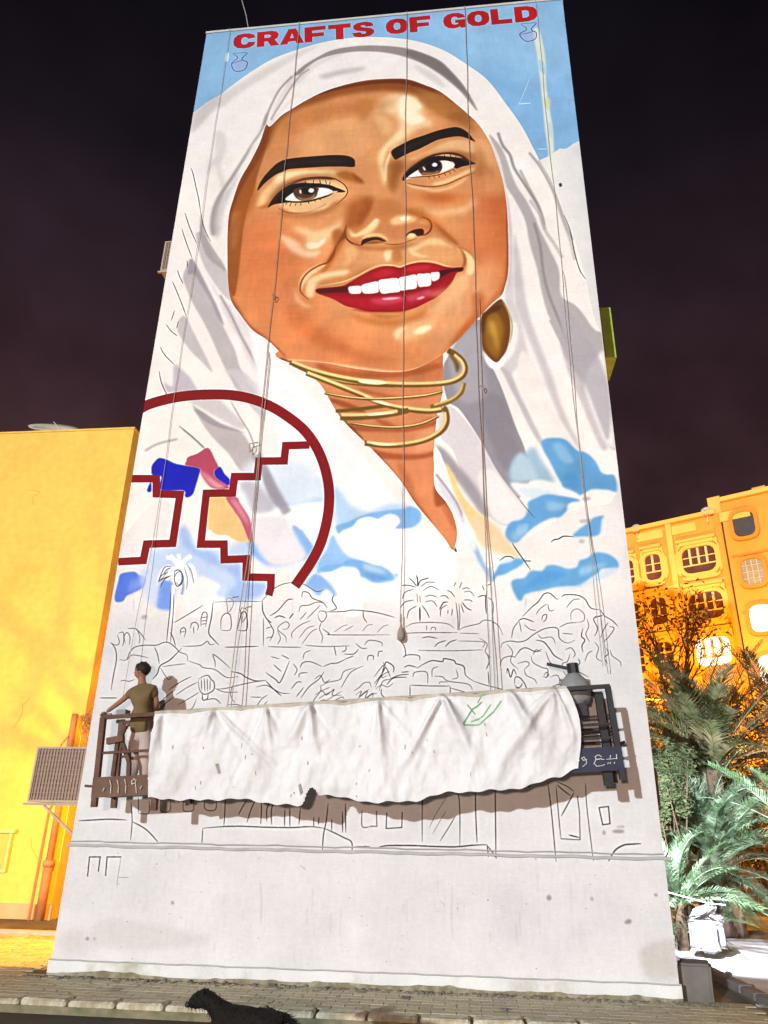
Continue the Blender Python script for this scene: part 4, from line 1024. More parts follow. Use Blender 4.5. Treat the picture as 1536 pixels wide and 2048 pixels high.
GLYPH = {  # wide bold capitals: outer outline on a 10 x 10 grid, y down, then counters
 'C':[[(10,3.4),(9.2,1.4),(7.2,.2),(4.9,0),(2,.6),(.4,2.4),(0,5),(.4,7.6),(2,9.4),(4.9,10),(7.4,9.7),(9.3,8.3),(10,6.2),(6.6,5.9),(6.2,7.1),(5,7.5),(3.9,6.9),(3.5,5),(3.9,3.1),(5,2.5),(6.2,3),(6.6,3.9)]],
 'R':[[(0,0),(6.6,0),(8.8,.7),(9.7,2.7),(9.2,4.9),(7.9,6),(10,10),(6.2,10),(4.7,6.7),(3.3,6.7),(3.3,10),(0,10)],[(3.3,2.4),(5.5,2.4),(6.3,3.3),(5.6,4.3),(3.3,4.3)]],
 'A':[[(3.4,0),(6.8,0),(10.4,10),(7,10),(6.5,8.3),(3.5,8.3),(2.9,10),(-.4,10)],[(5,2.9),(5.9,6.1),(4.1,6.1)]],
 'F':[[(0,0),(9.4,0),(9.4,2.6),(3.4,2.6),(3.4,4.2),(8.6,4.2),(8.6,6.7),(3.4,6.7),(3.4,10),(0,10)]],
 'T':[[(0,0),(10,0),(10,2.8),(6.7,2.8),(6.7,10),(3.3,10),(3.3,2.8),(0,2.8)]],
 'S':[[(9.6,3.2),(9,1.1),(6.9,.1),(4.9,0),(2,.5),(.5,2),(.6,4.2),(2.2,5.5),(5.6,6.3),(6.4,7),(5.7,7.8),(4.4,7.8),(3.5,6.6),(0,6.8),(.8,9),(2.9,9.9),(5.2,10),(8.1,9.5),(9.7,7.8),(9.8,5.9),(8.4,4.5),(4.6,3.5),(3.8,2.8),(4.4,2.2),(5.6,2.3),(6.3,3.3)]],
 'O':[[(5,0),(7.8,.5),(9.6,2.3),(10,5),(9.6,7.7),(7.8,9.5),(5,10),(2.2,9.5),(.4,7.7),(0,5),(.4,2.3),(2.2,.5)],[(5,2.6),(3.8,3.2),(3.4,5),(3.8,6.8),(5,7.4),(6.2,6.8),(6.6,5),(6.2,3.2)]],
 'G':[[(9.9,3.3),(9.1,1.3),(7.1,.2),(4.9,0),(2,.6),(.4,2.4),(0,5),(.4,7.6),(2,9.4),(4.6,10),(6.4,9.6),(7.3,8.9),(7.5,10),(10,10),(10,4.5),(5.3,4.5),(5.3,6.6),(6.8,6.6),(6.3,7.3),(5,7.6),(3.9,6.9),(3.5,5),(3.9,3.1),(5,2.4),(6.3,2.9),(6.6,3.7)]],
 'L':[[(0,0),(3.4,0),(3.4,7.2),(9.3,7.2),(9.3,10),(0,10)]],
 'D':[[(0,0),(5.6,0),(8.6,1),(10,3.1),(10,6.9),(8.6,9),(5.6,10),(0,10)],[(3.4,2.7),(5.2,2.7),(6.4,3.6),(6.4,6.4),(5.2,7.3),(3.4,7.3)]]}

def paint_mural(T, W, H, scale):
    """T maps an (n,2) array of drawing coordinates onto the W x H wall canvas; scale(x,y)= canvas px per drawing unit"""
    import numpy as np
    C = np.zeros((H, W, 3), np.float32)
    SS = 3
    def cover(polys):
        pts = np.vstack(polys)
        x0 = max(int(np.floor(pts[:,0].min()))-1, 0); x1 = min(int(np.ceil(pts[:,0].max()))+2, W)
        y0 = max(int(np.floor(pts[:,1].min()))-1, 0); y1 = min(int(np.ceil(pts[:,1].max()))+2, H)
        if x1 <= x0 or y1 <= y0: return None
        h = (y1-y0)*SS; w = x1-x0
        D = np.zeros((h, w+2), np.float32)
        R=[];X=[];S=[]
        for p in polys:
            a = p; b = np.roll(p, -1, 0)
            for (ax,ay),(bx,by) in zip(a, b):
                if ay == by: continue
                s = 1.0
                if ay > by: ax,ay,bx,by = bx,by,ax,ay; s = -1.0
                r0 = int(np.ceil((ay-y0)*SS-.5)); r1 = int(np.ceil((by-y0)*SS-.5))
                r0 = max(r0,0); r1 = min(r1,h)
                if r1 <= r0: continue
                r = np.arange(r0, r1); yy = (r+.5)/SS+y0
                x = ax+(bx-ax)*(yy-ay)/(by-ay)-x0
                R.append(r); X.append(np.clip(x,0,w)); S.append(np.full(len(r), s, np.float32))
        if not R: return None
        R=np.concatenate(R);X=np.concatenate(X);S=np.concatenate(S)
        xi=X.astype(int); f=X-xi
        np.add.at(D,(R,xi),S*(1-f)); np.add.at(D,(R,xi+1),S*f)
        M=np.minimum(np.abs(np.cumsum(D,1)[:,:w]),1.0)
        M=M.reshape(y1-y0,SS,w).mean(1)
        return x0,y0,M
    def boxblur(M, r):
        for ax in (0,1):
            for _ in range(3):
                n = M.shape[ax]; k=r
                P = np.concatenate([np.repeat(np.take(M,[0],ax),k+1,ax), M, np.repeat(np.take(M,[n-1],ax),k,ax)],ax)
                cs = np.cumsum(P, ax, dtype=np.float64)
                hi = np.take(cs, range(2*k+1, 2*k+1+n), ax); lo = np.take(cs, range(0, n), ax)
                M = ((hi-lo)/(2*k+1)).astype(np.float32)
        return M
    def soft(res, sig):
        if res is None: return None
        x0,y0,M = res
        r = int(round(sig*.95))
        if r < 1: return res
        pad = 3*r+2
        P = np.pad(M, pad)
        P = boxblur(P, r)
        X0=x0-pad; Y0=y0-pad
        cx0=max(X0,0); cy0=max(Y0,0); cx1=min(X0+P.shape[1],W); cy1=min(Y0+P.shape[0],H)
        return cx0,cy0,P[cy0-Y0:cy1-Y0, cx0-X0:cx1-X0]
    masks={}; clip=[None]
    def lay(res, col, a):
        if res is None: return
        x0,y0,M = res
        h,w = M.shape
        M = M*a
        if clip[0] is not None: M = M*masks[clip[0]][y0:y0+h, x0:x0+w]
        S = C[y0:y0+h, x0:x0+w]
        S += (np.array(col,np.float32)-S)*M[...,None]
    def crom(p, closed, n=6):
        m=len(p); out=[]
        rng = range(m) if closed else range(m-1)
        for i in rng:
            if closed: q=[p[(i-1)%m],p[i],p[(i+1)%m],p[(i+2)%m]]
            else: q=[p[max(i-1,0)],p[i],p[i+1],p[min(i+2,m-1)]]
            for k in range(n):
                t=k/n
                out.append(.5*((2*q[1])+(q[2]-q[0])*t+(2*q[0]-5*q[1]+4*q[2]-q[3])*t*t+(3*q[1]-3*q[2]-q[0]+q[3])*t**3))
        if not closed: out.append(p[-1])
        return np.array(out)
    def ribbon(p, w, taper, miter):
        d=np.gradient(p,axis=0) if not miter else None
        if miter:
            n=len(p); L=[];Rr=[]
            for i in range(n):
                a=p[i]-p[i-1] if i>0 else p[1]-p[0]; b=p[i+1]-p[i] if i<n-1 else a
                a=a/np.hypot(*a); b=b/np.hypot(*b)
                na=np.array([-a[1],a[0]]); nb=np.array([-b[1],b[0]]); mm=na+nb; mm/=np.hypot(*mm)
                k=min(1/max(mm@na,.3),2.5)*w/2
                L.append(p[i]+mm*k); Rr.append(p[i]-mm*k)
            return np.array(L+Rr[::-1])
        l=np.hypot(d[:,0],d[:,1])+1e-6
        nrm=np.stack([-d[:,1],d[:,0]],1)/l[:,None]
        t=np.linspace(0,1,len(p)); ww=w/2*(np.minimum(1,.35+3*np.minimum(t,1-t)) if taper else np.ones(len(p)))
        return np.vstack([p+nrm*ww[:,None],(p-nrm*ww[:,None])[::-1]])
    nextmask=None
    for ln in PAINT.strip().splitlines():
        if ln.startswith('#') or not ln.strip(): continue
        if ln.startswith('mask'): nextmask=ln.split()[1]; continue
        if ln.startswith('clip'):
            k=ln.split()[1]; clip[0]=None if k=='none' else k; continue
        head,body = ln.split('|')
        hs=head.split(); kind,fr,col=hs[0],hs[1],hs[2]
        opt=dict(a=1.,b=0.,w=2.)
        for o in hs[3:]: k,v=o.split('='); opt[k]=float(v)
        col=tuple(int(col[i:i+2],16)/255 for i in (0,2,4))
        v=np.array(body.split(),float).reshape(-1,2); fx,fy,fs=FRAMES[fr]
        v=v/fs+np.array([fx,fy])
        s=scale(*v.mean(0))
        if kind=='f': poly=crom(v,True)
        elif kind=='F': poly=v
        elif kind=='l': q=crom(v,False) if len(v)>2 else np.array([v[0]+(v[1]-v[0])*t for t in np.linspace(0,1,5)]); poly=ribbon(q,opt['w'],opt['w']<4,False)
        else: poly=ribbon(v,opt['w'],False,True)
        res=cover([T(poly)]); s*=.68 if opt['b']<12 else 1
        if nextmask and res is not None:
            m=np.zeros((H,W),np.float32); m[res[1]:res[1]+res[2].shape[0], res[0]:res[0]+res[2].shape[1]]=res[2]
            masks[nextmask]=m; nextmask=None
        lay(soft(res,opt['b']*s),col,opt['a'])
    # lettering along the top
    def letters(txt, tl, tr, br, bl, adv):
        tl,tr,br,bl=[np.array(q,float) for q in (tl,tr,br,bl)]
        n=sum(adv.get(c,10.6) for c in txt)-.6; x=0
        for c in txt:
            if c in GLYPH:
                polys=[]
                for k,o in enumerate(GLYPH[c]):
                    o=np.array(o,float)
                    if (k==0)!=(np.sum(o[:,0]*np.roll(o[:,1],-1)-np.roll(o[:,0],-1)*o[:,1])>0): o=o[::-1]
                    u=((x+o[:,0])/n)[:,None]; vv=(o[:,1]/10)[:,None]
                    polys.append(T((tl*(1-u)+tr*u)*(1-vv)+(bl*(1-u)+br*u)*vv))
                lay(cover(polys),(.76,.05,.08),1)
            x+=adv.get(c,10.6)
    letters('CRAFTS OF GOLD',(467,69),(1072,10),(1076,41),(466,99),{' ':4.4})
    rs=np.random.default_rng(9)
    clip[0]=None
    for i in range(90):
        x=rs.uniform(110,1340); y=rs.uniform(1700,1940) if i<110 else rs.uniform(1180,1700); r=rs.uniform(.4,1.2)
        if not (130+(1950-y)*.17 < x < 1350-(1950-y)*.12): continue
        an=np.linspace(0,2*np.pi,7)[:-1]; p=np.stack([x+r*np.cos(an)*rs.uniform(.7,1.6),y+r*np.sin(an)*rs.uniform(.6,1.3)],1)
        lay(cover([T(p)]),(.45,.43,.42) if rs.random()<.7 else (.35,.5,.72),rs.uniform(.25,.8))
    for i in range(46):
        x=rs.uniform(240,1200); y=rs.uniform(1150,1210) if i<16 else rs.uniform(1735,1900); l=rs.uniform(8,60); x2=x+(x-835)*l/3900
        p=np.array([[x-.5,y],[x+.6,y],[x2+.5,y+l],[x2-.4,y+l]])
        lay(soft(cover([T(p)]),1.2),(.55,.65,.82) if i<16 else (.62,.60,.60),rs.uniform(.15,.45))
    # brush grain: fine streaks and soft patches in the paint
    rng=np.random.default_rng(4)
    def noise(sy,sx,amp):
        g=rng.standard_normal((H//sy+3,W//sx+3)).astype(np.float32)
        yy=np.linspace(0,g.shape[0]-1.001,H); xx=np.linspace(0,g.shape[1]-1.001,W)
        yi=yy.astype(int); xi=xx.astype(int); fy=(yy-yi)[:,None]; fx=(xx-xi)[None]
        fy=fy*fy*(3-2*fy); fx=fx*fx*(3-2*fx)
        return amp*((g[yi][:,xi]*(1-fx)+g[yi][:,xi+1]*fx)*(1-fy)+(g[yi+1][:,xi]*(1-fx)+g[yi+1][:,xi+1]*fx)*fy)
    N=noise(3,14,.006)+noise(17,6,.006)+noise(40,50,.009)+noise(2,2,.010)+noise(150,120,.010)
    B_=C.copy()
    for ch in range(3): B_[...,ch]=boxblur(np.ascontiguousarray(C[...,ch]),3)
    C+=.45*(C-B_)
    N2=noise(9,50,.018)+noise(30,9,.022)+noise(60,60,.05); sat=C.max(2)-C.min(2)
    C*=(1+(N+N2*sat)[...,None])
    return np.clip(C,0,1)**1.14
# ---- MURAL PAINT END ----
def inst(src, name, parent, mw):
    """one more object sharing src's mesh, as a part of parent"""
    o = bpy.data.objects.new(name, src); col.objects.link(o)
    if parent is not None: o.parent = parent; o.matrix_local = WM[parent.name].inverted() @ mw
    else: o.matrix_world = mw
    WM[o.name] = mw
    return o
def mesh_only(mb, name, m, bevel=0.):
    o = mb.build(name, m, None, bevel=bevel); me = o.data; bpy.data.objects.remove(o); return me

M_ground = mat('dusty_ground', (.115, .10, .082), .95, .2, 1.2, .5, 30, color2=(.16, .145, .12), c2scale=.6)
M_road = mat('road_asphalt', (.075, .068, .058), .95, .2, 1.5, .6, 60, color2=(.10, .09, .075), c2scale=.8)
M_paver = mat('paver_concrete', (.52, .475, .35), .92, .16, 5, .5, 40, color2=(.36, .33, .22), c2scale=1.6)
M_sand = mat('joint_sand', (.20, .18, .12), 1, .2, 8, .4, 50, color2=(.13, .14, .07), c2scale=2.5)
M_kerb = mat('kerb_stone_paint', (.62, .60, .48), .9, .14, 4, .6, 30, color2=(.34, .30, .20), c2scale=3.)
M_kerb_dark = mat('kerb_stone_bare', (.16, .15, .16), .9, .2, 5, .6, 30)
M_white = mat('chalky_white_stone', (.22, .21, .22), .9, .1, 4, .5, 30)
M_plaster = mat('tower_side_plaster', (.62, .58, .53), .95, .08, 3, .3, 40)
M_plinth = mat('plinth_render', (.64, .66, .66), .95, .08, 2.2, .5, 35, color2=(.40, .40, .33), c2scale=1.3, c2pos=(.5, .7))
M_ledge = mat('ledge_cement', (.40, .40, .40), .9, .12, 5, .3)
M_steel = mat('black_steel', (.012, .012, .016), .55, .3, 6, .2, 40, spec=.4)
M_rust = mat('brown_steel', (.11, .05, .03), .7, .25, 7, .3, 40, color2=(.13, .065, .04), c2scale=5)
M_navy = mat('navy_board', (.022, .026, .055), .6, .2, 5, .1)
M_boardbrown = mat('brown_board', (.125, .075, .052), .8, .2, 5, .2)
M_lett = mat('white_lettering', (.78, .78, .74), .7, .05, 8)
M_tarp = mat('tarpaulin', (.66, .675, .69), .6, .05, 3, .5, 9, color2=(.55, .55, .54), c2scale=1.3, c2pos=(.5, .75))
M_hem = mat('tarpaulin_hem', (.40, .37, .31), .8, .15, 6, .3, 20)
M_dirt = mat('tarp_scuff', (.30, .27, .24), .9, .2, 9)
M_green = mat('green_marker', (.16, .36, .18), .7, .2, 9)
M_rope = mat('grey_rope', (.34, .27, .22), .9, .2, 20)
M_cable = mat('thin_steel_cable', (.40, .37, .35), .6, .1, 20)
M_pylon = mat('bag_plastic', (.19, .20, .20), .5, .15, 6, .3, 14)
M_yellow = mat('left_house_plaster', (.86, .58, .12), .95, .07, 5, .5, 9, color2=(.76, .46, .09), c2scale=.55, c2pos=(.48, .78))
M_acbrown = mat('ac_grille_brown', (.33, .25, .20), .8, .12, 12, .3, 60)
M_acframe = mat('ac_casing', (.45, .36, .28), .7, .1, 5)
M_pipe = mat('orange_brown_pipe', (.42, .20, .09), .6, .15, 4)
M_dark = mat('dark_opening', (.03, .02, .014), .5, .3, 3, spec=.5)
M_ochre = mat('ochre_facade', (.72, .34, .05), .95, .07, .6, .2, 4, color2=(.62, .29, .045), c2scale=.25)
M_ochre2 = mat('ochre_surround', (.82, .50, .11), .9, .06, .8)
M_ochre3 = mat('orange_trim', (.66, .24, .03), .9, .08, .8)
M_frame = mat('cream_window_frame', (.80, .58, .24), .8, .08, 3)
M_glassd = mat('dark_red_glass', (.10, .035, .02), .25, .3, 2, spec=.6)
M_lit = mat('lit_window_glass', (.8, .8, .8), .6, .1, 3, emit=(1, .98, .95), estr=1.6)
M_greyg = mat('grey_window_glass', (.28, .26, .22), .4, .2, 2)
M_dish = mat('satellite_dish_paint', (.62, .55, .42), .7, .08, 5)
M_limecage = mat('green_lit_shutter', (.30, .42, .06), .7, .15, 5)  # green light on the shutter box is put into its base colour
M_leaf = mat('palm_leaf_grey_green', (.06, .11, .045), .5, .45, 5, spec=.5, color2=(.20, .27, .17), c2scale=1.2)
M_leafd = mat('palm_leaf_dusty', (.05, .06, .022), .6, .3, 5, color2=(.12, .10, .05), c2scale=1.5)
M_leafdry = mat('dead_palm_leaf', (.20, .13, .065), .8, .3, 5)
M_shrub = mat('shrub_leaf', (.075, .11, .03), .6, .3, 3, color2=(.14, .12, .04), c2scale=.8)
M_redleaf = mat('bougainvillea_leaf', (.22, .06, .03), .7, .3, 3)
M_bark = mat('bark', (.10, .065, .04), .9, .3, 6, .8, 20)
M_skin = mat('skin', (.26, .13, .075), .6, .1, 5)
M_shirt = mat('olive_shirt', (.17, .12, .055), .9, .15, 6, .3)
M_trous = mat('grey_trousers', (.46, .38, .34), .9, .12, 6, .3)
M_hair = mat('dark_hair', (.022, .012, .008), .7, .3, 20)
M_fur = mat('black_dog_fur', (.0035, .0035, .003), .85, .4, 30, .8, 60)
M_conc = mat('grey_concrete', (.15, .145, .13), .9, .15, 4, .5, 25)
M_head = mat('lamp_housing', (.2, .2, .2), .5, .1, 4, metal=.5)
M_bulbo = mat('sodium_bulb', (.8, .5, .2), .5, 0, 3, emit=(1, .5, .1), estr=8)
M_bulbw = mat('white_bulb', (.8, .8, .8), .5, 0, 3, emit=(.85, .93, 1), estr=8)

# ------------------------------------------------------------------ ground, road, pavement
def sheet(name, x0, x1, y0, y1, z, m):
    o = MB().add([(x0,y0,z),(x1,y0,z),(x1,y1,z),(x0,y1,z)], [(0,1,2,3)]).build(name, m); return tag(o, kind='structure')
sheet('ground', -400, 400, 10.4, 700, -.13, M_ground)
sheet('road', -400, 400, -400, 10.4, -.134, M_road)
# raised platform the tower stands on
YK = 10.12
pv = MB().box(-9.6, 3.72, YK+.13, 11.46, -.12, -.014).build('pavement', M_sand); tag(pv, kind='structure')
me_p = [mesh_only(MB().box(-.147, .147, -.079, .079, -.03, .0), 'paver', M_paver, bevel=.006) for _ in range(1)]
rest = MB(); k = 0
rows = 8; pw, pd = .30, .163
cells = [(i, j) for j in range(rows) for i in range(45)]
R = random.Random(3)
def pcell(i, j): return (-9.35+i*pw+(j % 2)*.5*pw, YK+.22+j*pd)
shown = sorted(cells, key=lambda c: abs(pcell(*c)[0]+1.6))
for n, (i, j) in enumerate(shown):
    x, y = pcell(i, j)
    if x > 3.55: continue
    z = .004*R.random()-.002; rz = R.gauss(0, .02)
    mw = Matrix.Translation((x, y, z)) @ Matrix.Rotation(rz, 4, 'Z') @ Matrix.Rotation(R.gauss(0, .008), 4, 'X')
    if k < 295: inst(me_p[0], 'paver', pv, mw); k += 1
    else: rest.box(-.147, .147, -.079, .079, -.03, 0, mw)
o = rest.build('paver_field', M_paver, pv); o['kind'] = 'stuff'
kb = MB().box(-16, 4.5, YK-.14, YK+.12, -.14, -.05).build('kerb', M_sand); tag(kb, kind='structure')
me_k = mesh_only(MB().box(-.285, .285, -.13, .13, -.13, .012), 'kerb_stone', M_kerb, bevel=.025)
for i in range(24):
    x = -9.4+i*.605
    if x > 3.9: break
    inst(me_k, 'kerb_stone', kb, Matrix.Translation((x, YK, R.uniform(-.012, .008))) @ Matrix.Rotation(R.gauss(0, .012), 4, 'Z') @ Matrix.Rotation(R.gauss(0, .02), 4, 'Y'))
for i in range(7): inst(me_k, 'kerb_stone', kb, Matrix.Translation((-10.0-i*.605, YK+.02, -.01)))
# grit along the foot of the wall
g = MB()
for i in range(420):
    x = R.uniform(-6.2, 3.2); y = 11.44-abs(R.gauss(0, .10)); s = R.uniform(.006, .02)
    g.box(x-s, x+s, y-s, y+s*.8, -.01, s*R.uniform(.6, 1.4), None)
for i in range(120):
    x = R.uniform(-8, 3.2); y = R.uniform(10.3, 11.4); s = R.uniform(.004, .012); g.box(x-s, x+s, y-s, y+s, -.01, s)
tag(g.build('gravel', M_conc), kind='stuff')
LB = ['crumpled pale paper scrap on the pavers left of the dog', 'flattened rag lying by the wall foot near the middle', 'pale stone chip on the pavers right of the dog']
for (px_, py_), lb in zip(((232, 1978), (812, 1994), (1010, 2018)), LB):
    p = on_ground(px_, py_, .012); s = MB(); RL = random.Random(px_)
    gv2, gf2 = grid(lambda u, v: (p.x+(u-.5)*.13, p.y+(v-.5)*.09, p.z+.022*abs(mnoise.noise(Vector((u*4+px_, v*4, 0))))), 8, 6)
    o = s.add(gv2, gf2).build('scrap', M_white if px_ != 812 else M_conc); tag(o, lb, 'litter')
# left lane: fine pavers up to a step, asphalt behind it
lane = MB().box(-16, -6.25, 10.3, 15.2, -.12, -.02).build('left_pavement', M_sand); tag(lane, kind='structure')
lp = MB(); c = 0
me_lp = mesh_only(MB().box(-.115, .115, -.058, .058, -.02, 0), 'paver', M_paver, bevel=.004)
for j in range(38):
    for i in range(22):
        x = -6.42-i*.24-(j % 2)*.12; y = 11.55+j*.124
        if y > 15.1: continue
        mw = Matrix.Translation((x, y, R.uniform(-.006, .004))) @ Matrix.Rotation(R.gauss(0, .03), 4, 'Z')
        if x > -8.9 and y < 14.6 and c < 280: inst(me_lp, 'paver', lane, mw); c += 1
        else: lp.box(-.115, .115, -.058, .058, -.02, 0, mw)
for j in range(10):
    for i in range(20):
        lp.box(-.115, .115, -.058, .058, -.02, R.uniform(0, .004), Matrix.Translation((-9.75-i*.24-(j % 2)*.12, 10.34+j*.124, 0)))
o = lp.build('paver_field', M_paver, lane); o['kind'] = 'stuff'
MB().box(-16, -6.1, 15.2, 15.34, -.12, .05).build('step_edge', M_ledge, lane)
sheet('left_lane', -16, -6.0, 15.34, 30, .03, M_ground)
st = MB().tube([at_y(-30, 1955, 12.6), at_y(-12, 1952, 12.6), at_y(4, 1953, 12.62), at_y(14, 1955, 12.65)], .045, 7).build('loose_pipe', M_conc)
tag(st, 'short grey pipe end lying on the orange lit pavers at the left', 'pipe')
# right side: kerb running away from the tower and pavers along it
ka = on_ground(1338, 1902, -.05); kbp = on_ground(1560, 2012, -.05)
kr = MB().bar(ka+Vector((0,0,-.08)), kbp+Vector((0,0,-.08)), .12, .05).build('right_kerb', M_kerb_dark); tag(kr, kind='structure')
dv = (kbp-ka); L = dv.length; ang = math.atan2(dv.y, dv.x)
me_rk = mesh_only(MB().box(-.24, .24, -.10, .10, -.10, .03), 'kerb_stone', M_kerb_dark, bevel=.02)
for i in range(int(L/.5)):
    p = ka+dv*((i+.5)*.5/L); inst(me_rk, 'kerb_stone', kr, Matrix.Translation((p.x, p.y, -.03+R.uniform(-.008, .008))) @ Matrix.Rotation(ang+R.gauss(0, .015), 4, 'Z'))
rp = MB().add([(3.74, 9.9, -.10), (ka.x+.05, ka.y, -.10), (kbp.x-.1, kbp.y, -.10), (kbp.x, 9.0, -.10), (3.74, 9.0, -.10)], [(0,4,3,2,1)]).build('right_pavement', M_sand); tag(rp, kind='structure')
me_rp = mesh_only(MB().box(-.10, .10, -.05, .05, -.03, 0), 'paver', mat('pale_pavers', (.52, .48, .48), .9, .15, 5, .4), bevel=.004)
c = 0
dn = dv.normalized(); nn_ = Vector((-dn.y, dn.x, 0))
if nn_.x > 0: nn_ = -nn_
more = MB()
for i in range(int(L/.21)+12):
    for j in range(14):
        p = ka+dn*(i*.21+(j % 2)*.1)+nn_*(.17+j*.108)
        if p.x < 3.78 or p.y < 9.3: continue
        mw = Matrix.Translation((p.x, p.y, -.075+R.uniform(-.004, .004))) @ Matrix.Rotation(ang+R.gauss(0, .02), 4, 'Z')
        if c < 280: inst(me_rp, 'paver', rp, mw); c += 1
        else: more.box(-.10, .10, -.05, .05, -.03, 0, mw)
if more.v: o = more.build('paver_field', me_rp.materials[0], rp); o['kind'] = 'stuff'
M_sandy = mat('pale_sandy_ground', (.58, .54, .53), .95, .12, 1.5, .5, 25, color2=(.42, .38, .37), c2scale=1.2)
o = MB().add([(ka.x+.1, ka.y+.2, -.11), (2.7, 16.6, -.11), (2.7, 19, -.11), (30, 19, -.11), (30, 8, -.11), (kbp.x+.14, 8, -.11), (kbp.x+.14, kbp.y, -.11)], [(6,5,4,3,2,1,0)]).build('sandy_yard', M_sandy); tag(o, kind='structure')

# ------------------------------------------------------------------ the painted tower
XL, XR, YF, ZT = -5.92, 2.655, 11.5, at_y(413, 67, 11.5).z
ZLEDGE = at_y(740, 1704, YF).z; ZPL = at_y(740, 1944, YF).z
tower = thing('apartment_tower', (XL, YF, 0), 'tall apartment block whose end wall carries the unfinished mural of a woman in white headscarf', 'building')
MB().box(XL, XR, YF+.06, YF+13, -.13, ZT-.02).build('wall', M_plaster, tower)
# painted face
CW, CH = 1300, 3000
def wall_xz(p):
    q = np.stack([p[:,0]-768., -(p[:,1]-1024.), np.full(len(p), FPX)], 1) @ RM.T
    t = YF/q[:,1]; return q[:,0]*t, q[:,2]*t+CAMH
def T_wall(p):
    x, z = wall_xz(p); return np.stack([(x-XL)/(XR-XL)*CW, (ZT-z)/(ZT-ZPL)*CH], 1)
def wall_scale(x, y):
    a = T_wall(np.array([[x, y], [x+1, y], [x, y+1]])); return float(math.sqrt(abs(np.linalg.norm(a[1]-a[0])*np.linalg.norm(a[2]-a[0]))))
paint = paint_mural(T_wall, CW, CH, wall_scale)
img = bpy.data.images.new('mural_paint', CW, CH, alpha=False)
px = np.ones((CH, CW, 4), np.float32); px[..., :3] = paint[::-1]
img.pixels.foreach_set(px.ravel()); img.update(); img.pack()
M_mural = mat('mural', (.8, .8, .8), .78, .02, 2, .12, 60, spec=.25)
t_ = M_mural.node_tree; ti = t_.nodes.new('ShaderNodeTexImage'); ti.image = img; ti.interpolation = 'Cubic'; ti.extension = 'EXTEND'
uvn = t_.nodes.new('ShaderNodeUVMap'); uvn.uv_map = 'paint'; t_.links.new(uvn.outputs[0], ti.inputs[0])
t_.links.new(ti.outputs[0], t_.nodes['Principled BSDF'].inputs['Base Color'])
fc = MB().box(XL, XR, YF, YF+.058, ZPL, ZT).build('painted_face', M_mural, tower)
uv = fc.data.uv_layers.new(name='paint')
for lo in fc.data.loops:
    v = fc.data.vertices[lo.vertex_index].co; X = v.x; Z = v.z
    uv.data[lo.index].uv = (X/(XR-XL), (Z-ZPL)/(ZT-ZPL))
MB().box(XL-.02, XR+.02, YF-.035, YF+.06, -.13, ZPL-.004).build('plinth', M_plinth, tower)
gv = []; n_ = 260
for i in range(n_+1):
    x = XL-.02+(XR-XL+.04)*i/n_; t = .035+.06*max(0, mnoise.noise(Vector((x*.9, 0, 2)))+.25)+.03*max(0, mnoise.noise(Vector((x*5, 3, 1))))
    gv += [(x, YF-.038, -.01), (x, YF-.038, t)]
MB().add(gv, [(2*i, 2*i+2, 2*i+3, 2*i+1) for i in range(n_)]).build('grime', mat('olive_grime', (.24, .22, .14), 1, .25, 9, .4, color2=(.36, .35, .27), c2scale=6), tower)
def wob(x, a=.006): return a*(math.sin(x*3.1)+math.sin(x*7.7+1)+.5*math.sin(x*17.3))
MB().tube([(XL-.02+i*(XR-XL+.04)/60, YF-.03, ZPL+wob(i*.3, .003)) for i in range(61)], .013, 5).build('plinth_edge', M_ledge, tower)
MB().tube([(XL-.04+i*(XR-XL+.12)/60, YF-.02, ZLEDGE+wob(i*.21, .005)) for i in range(61)], .022, 6).build('conduit', M_ledge, tower)
MB().tube([(XL+i*(XR-XL)/60, YF-.008, ZLEDGE+.055+wob(i*.21+2, .004)) for i in range(61)], .011, 5).build('conduit', M_ledge, tower)
MB().box(XL-.015, XR+.015, YF-.02, YF+13, ZT-.016, ZT+.05).build('coping', M_plaster, tower)
# whip aerial above the roof
tag(MB().tube([at_y(497, 58, 12.4), at_y(492, 30, 12.4), at_y(478, -20, 12.4)], .012, 5).build('roof_aerial', M_cable), 'thin grey aerial leaning on the roof edge above the mural', 'aerial')

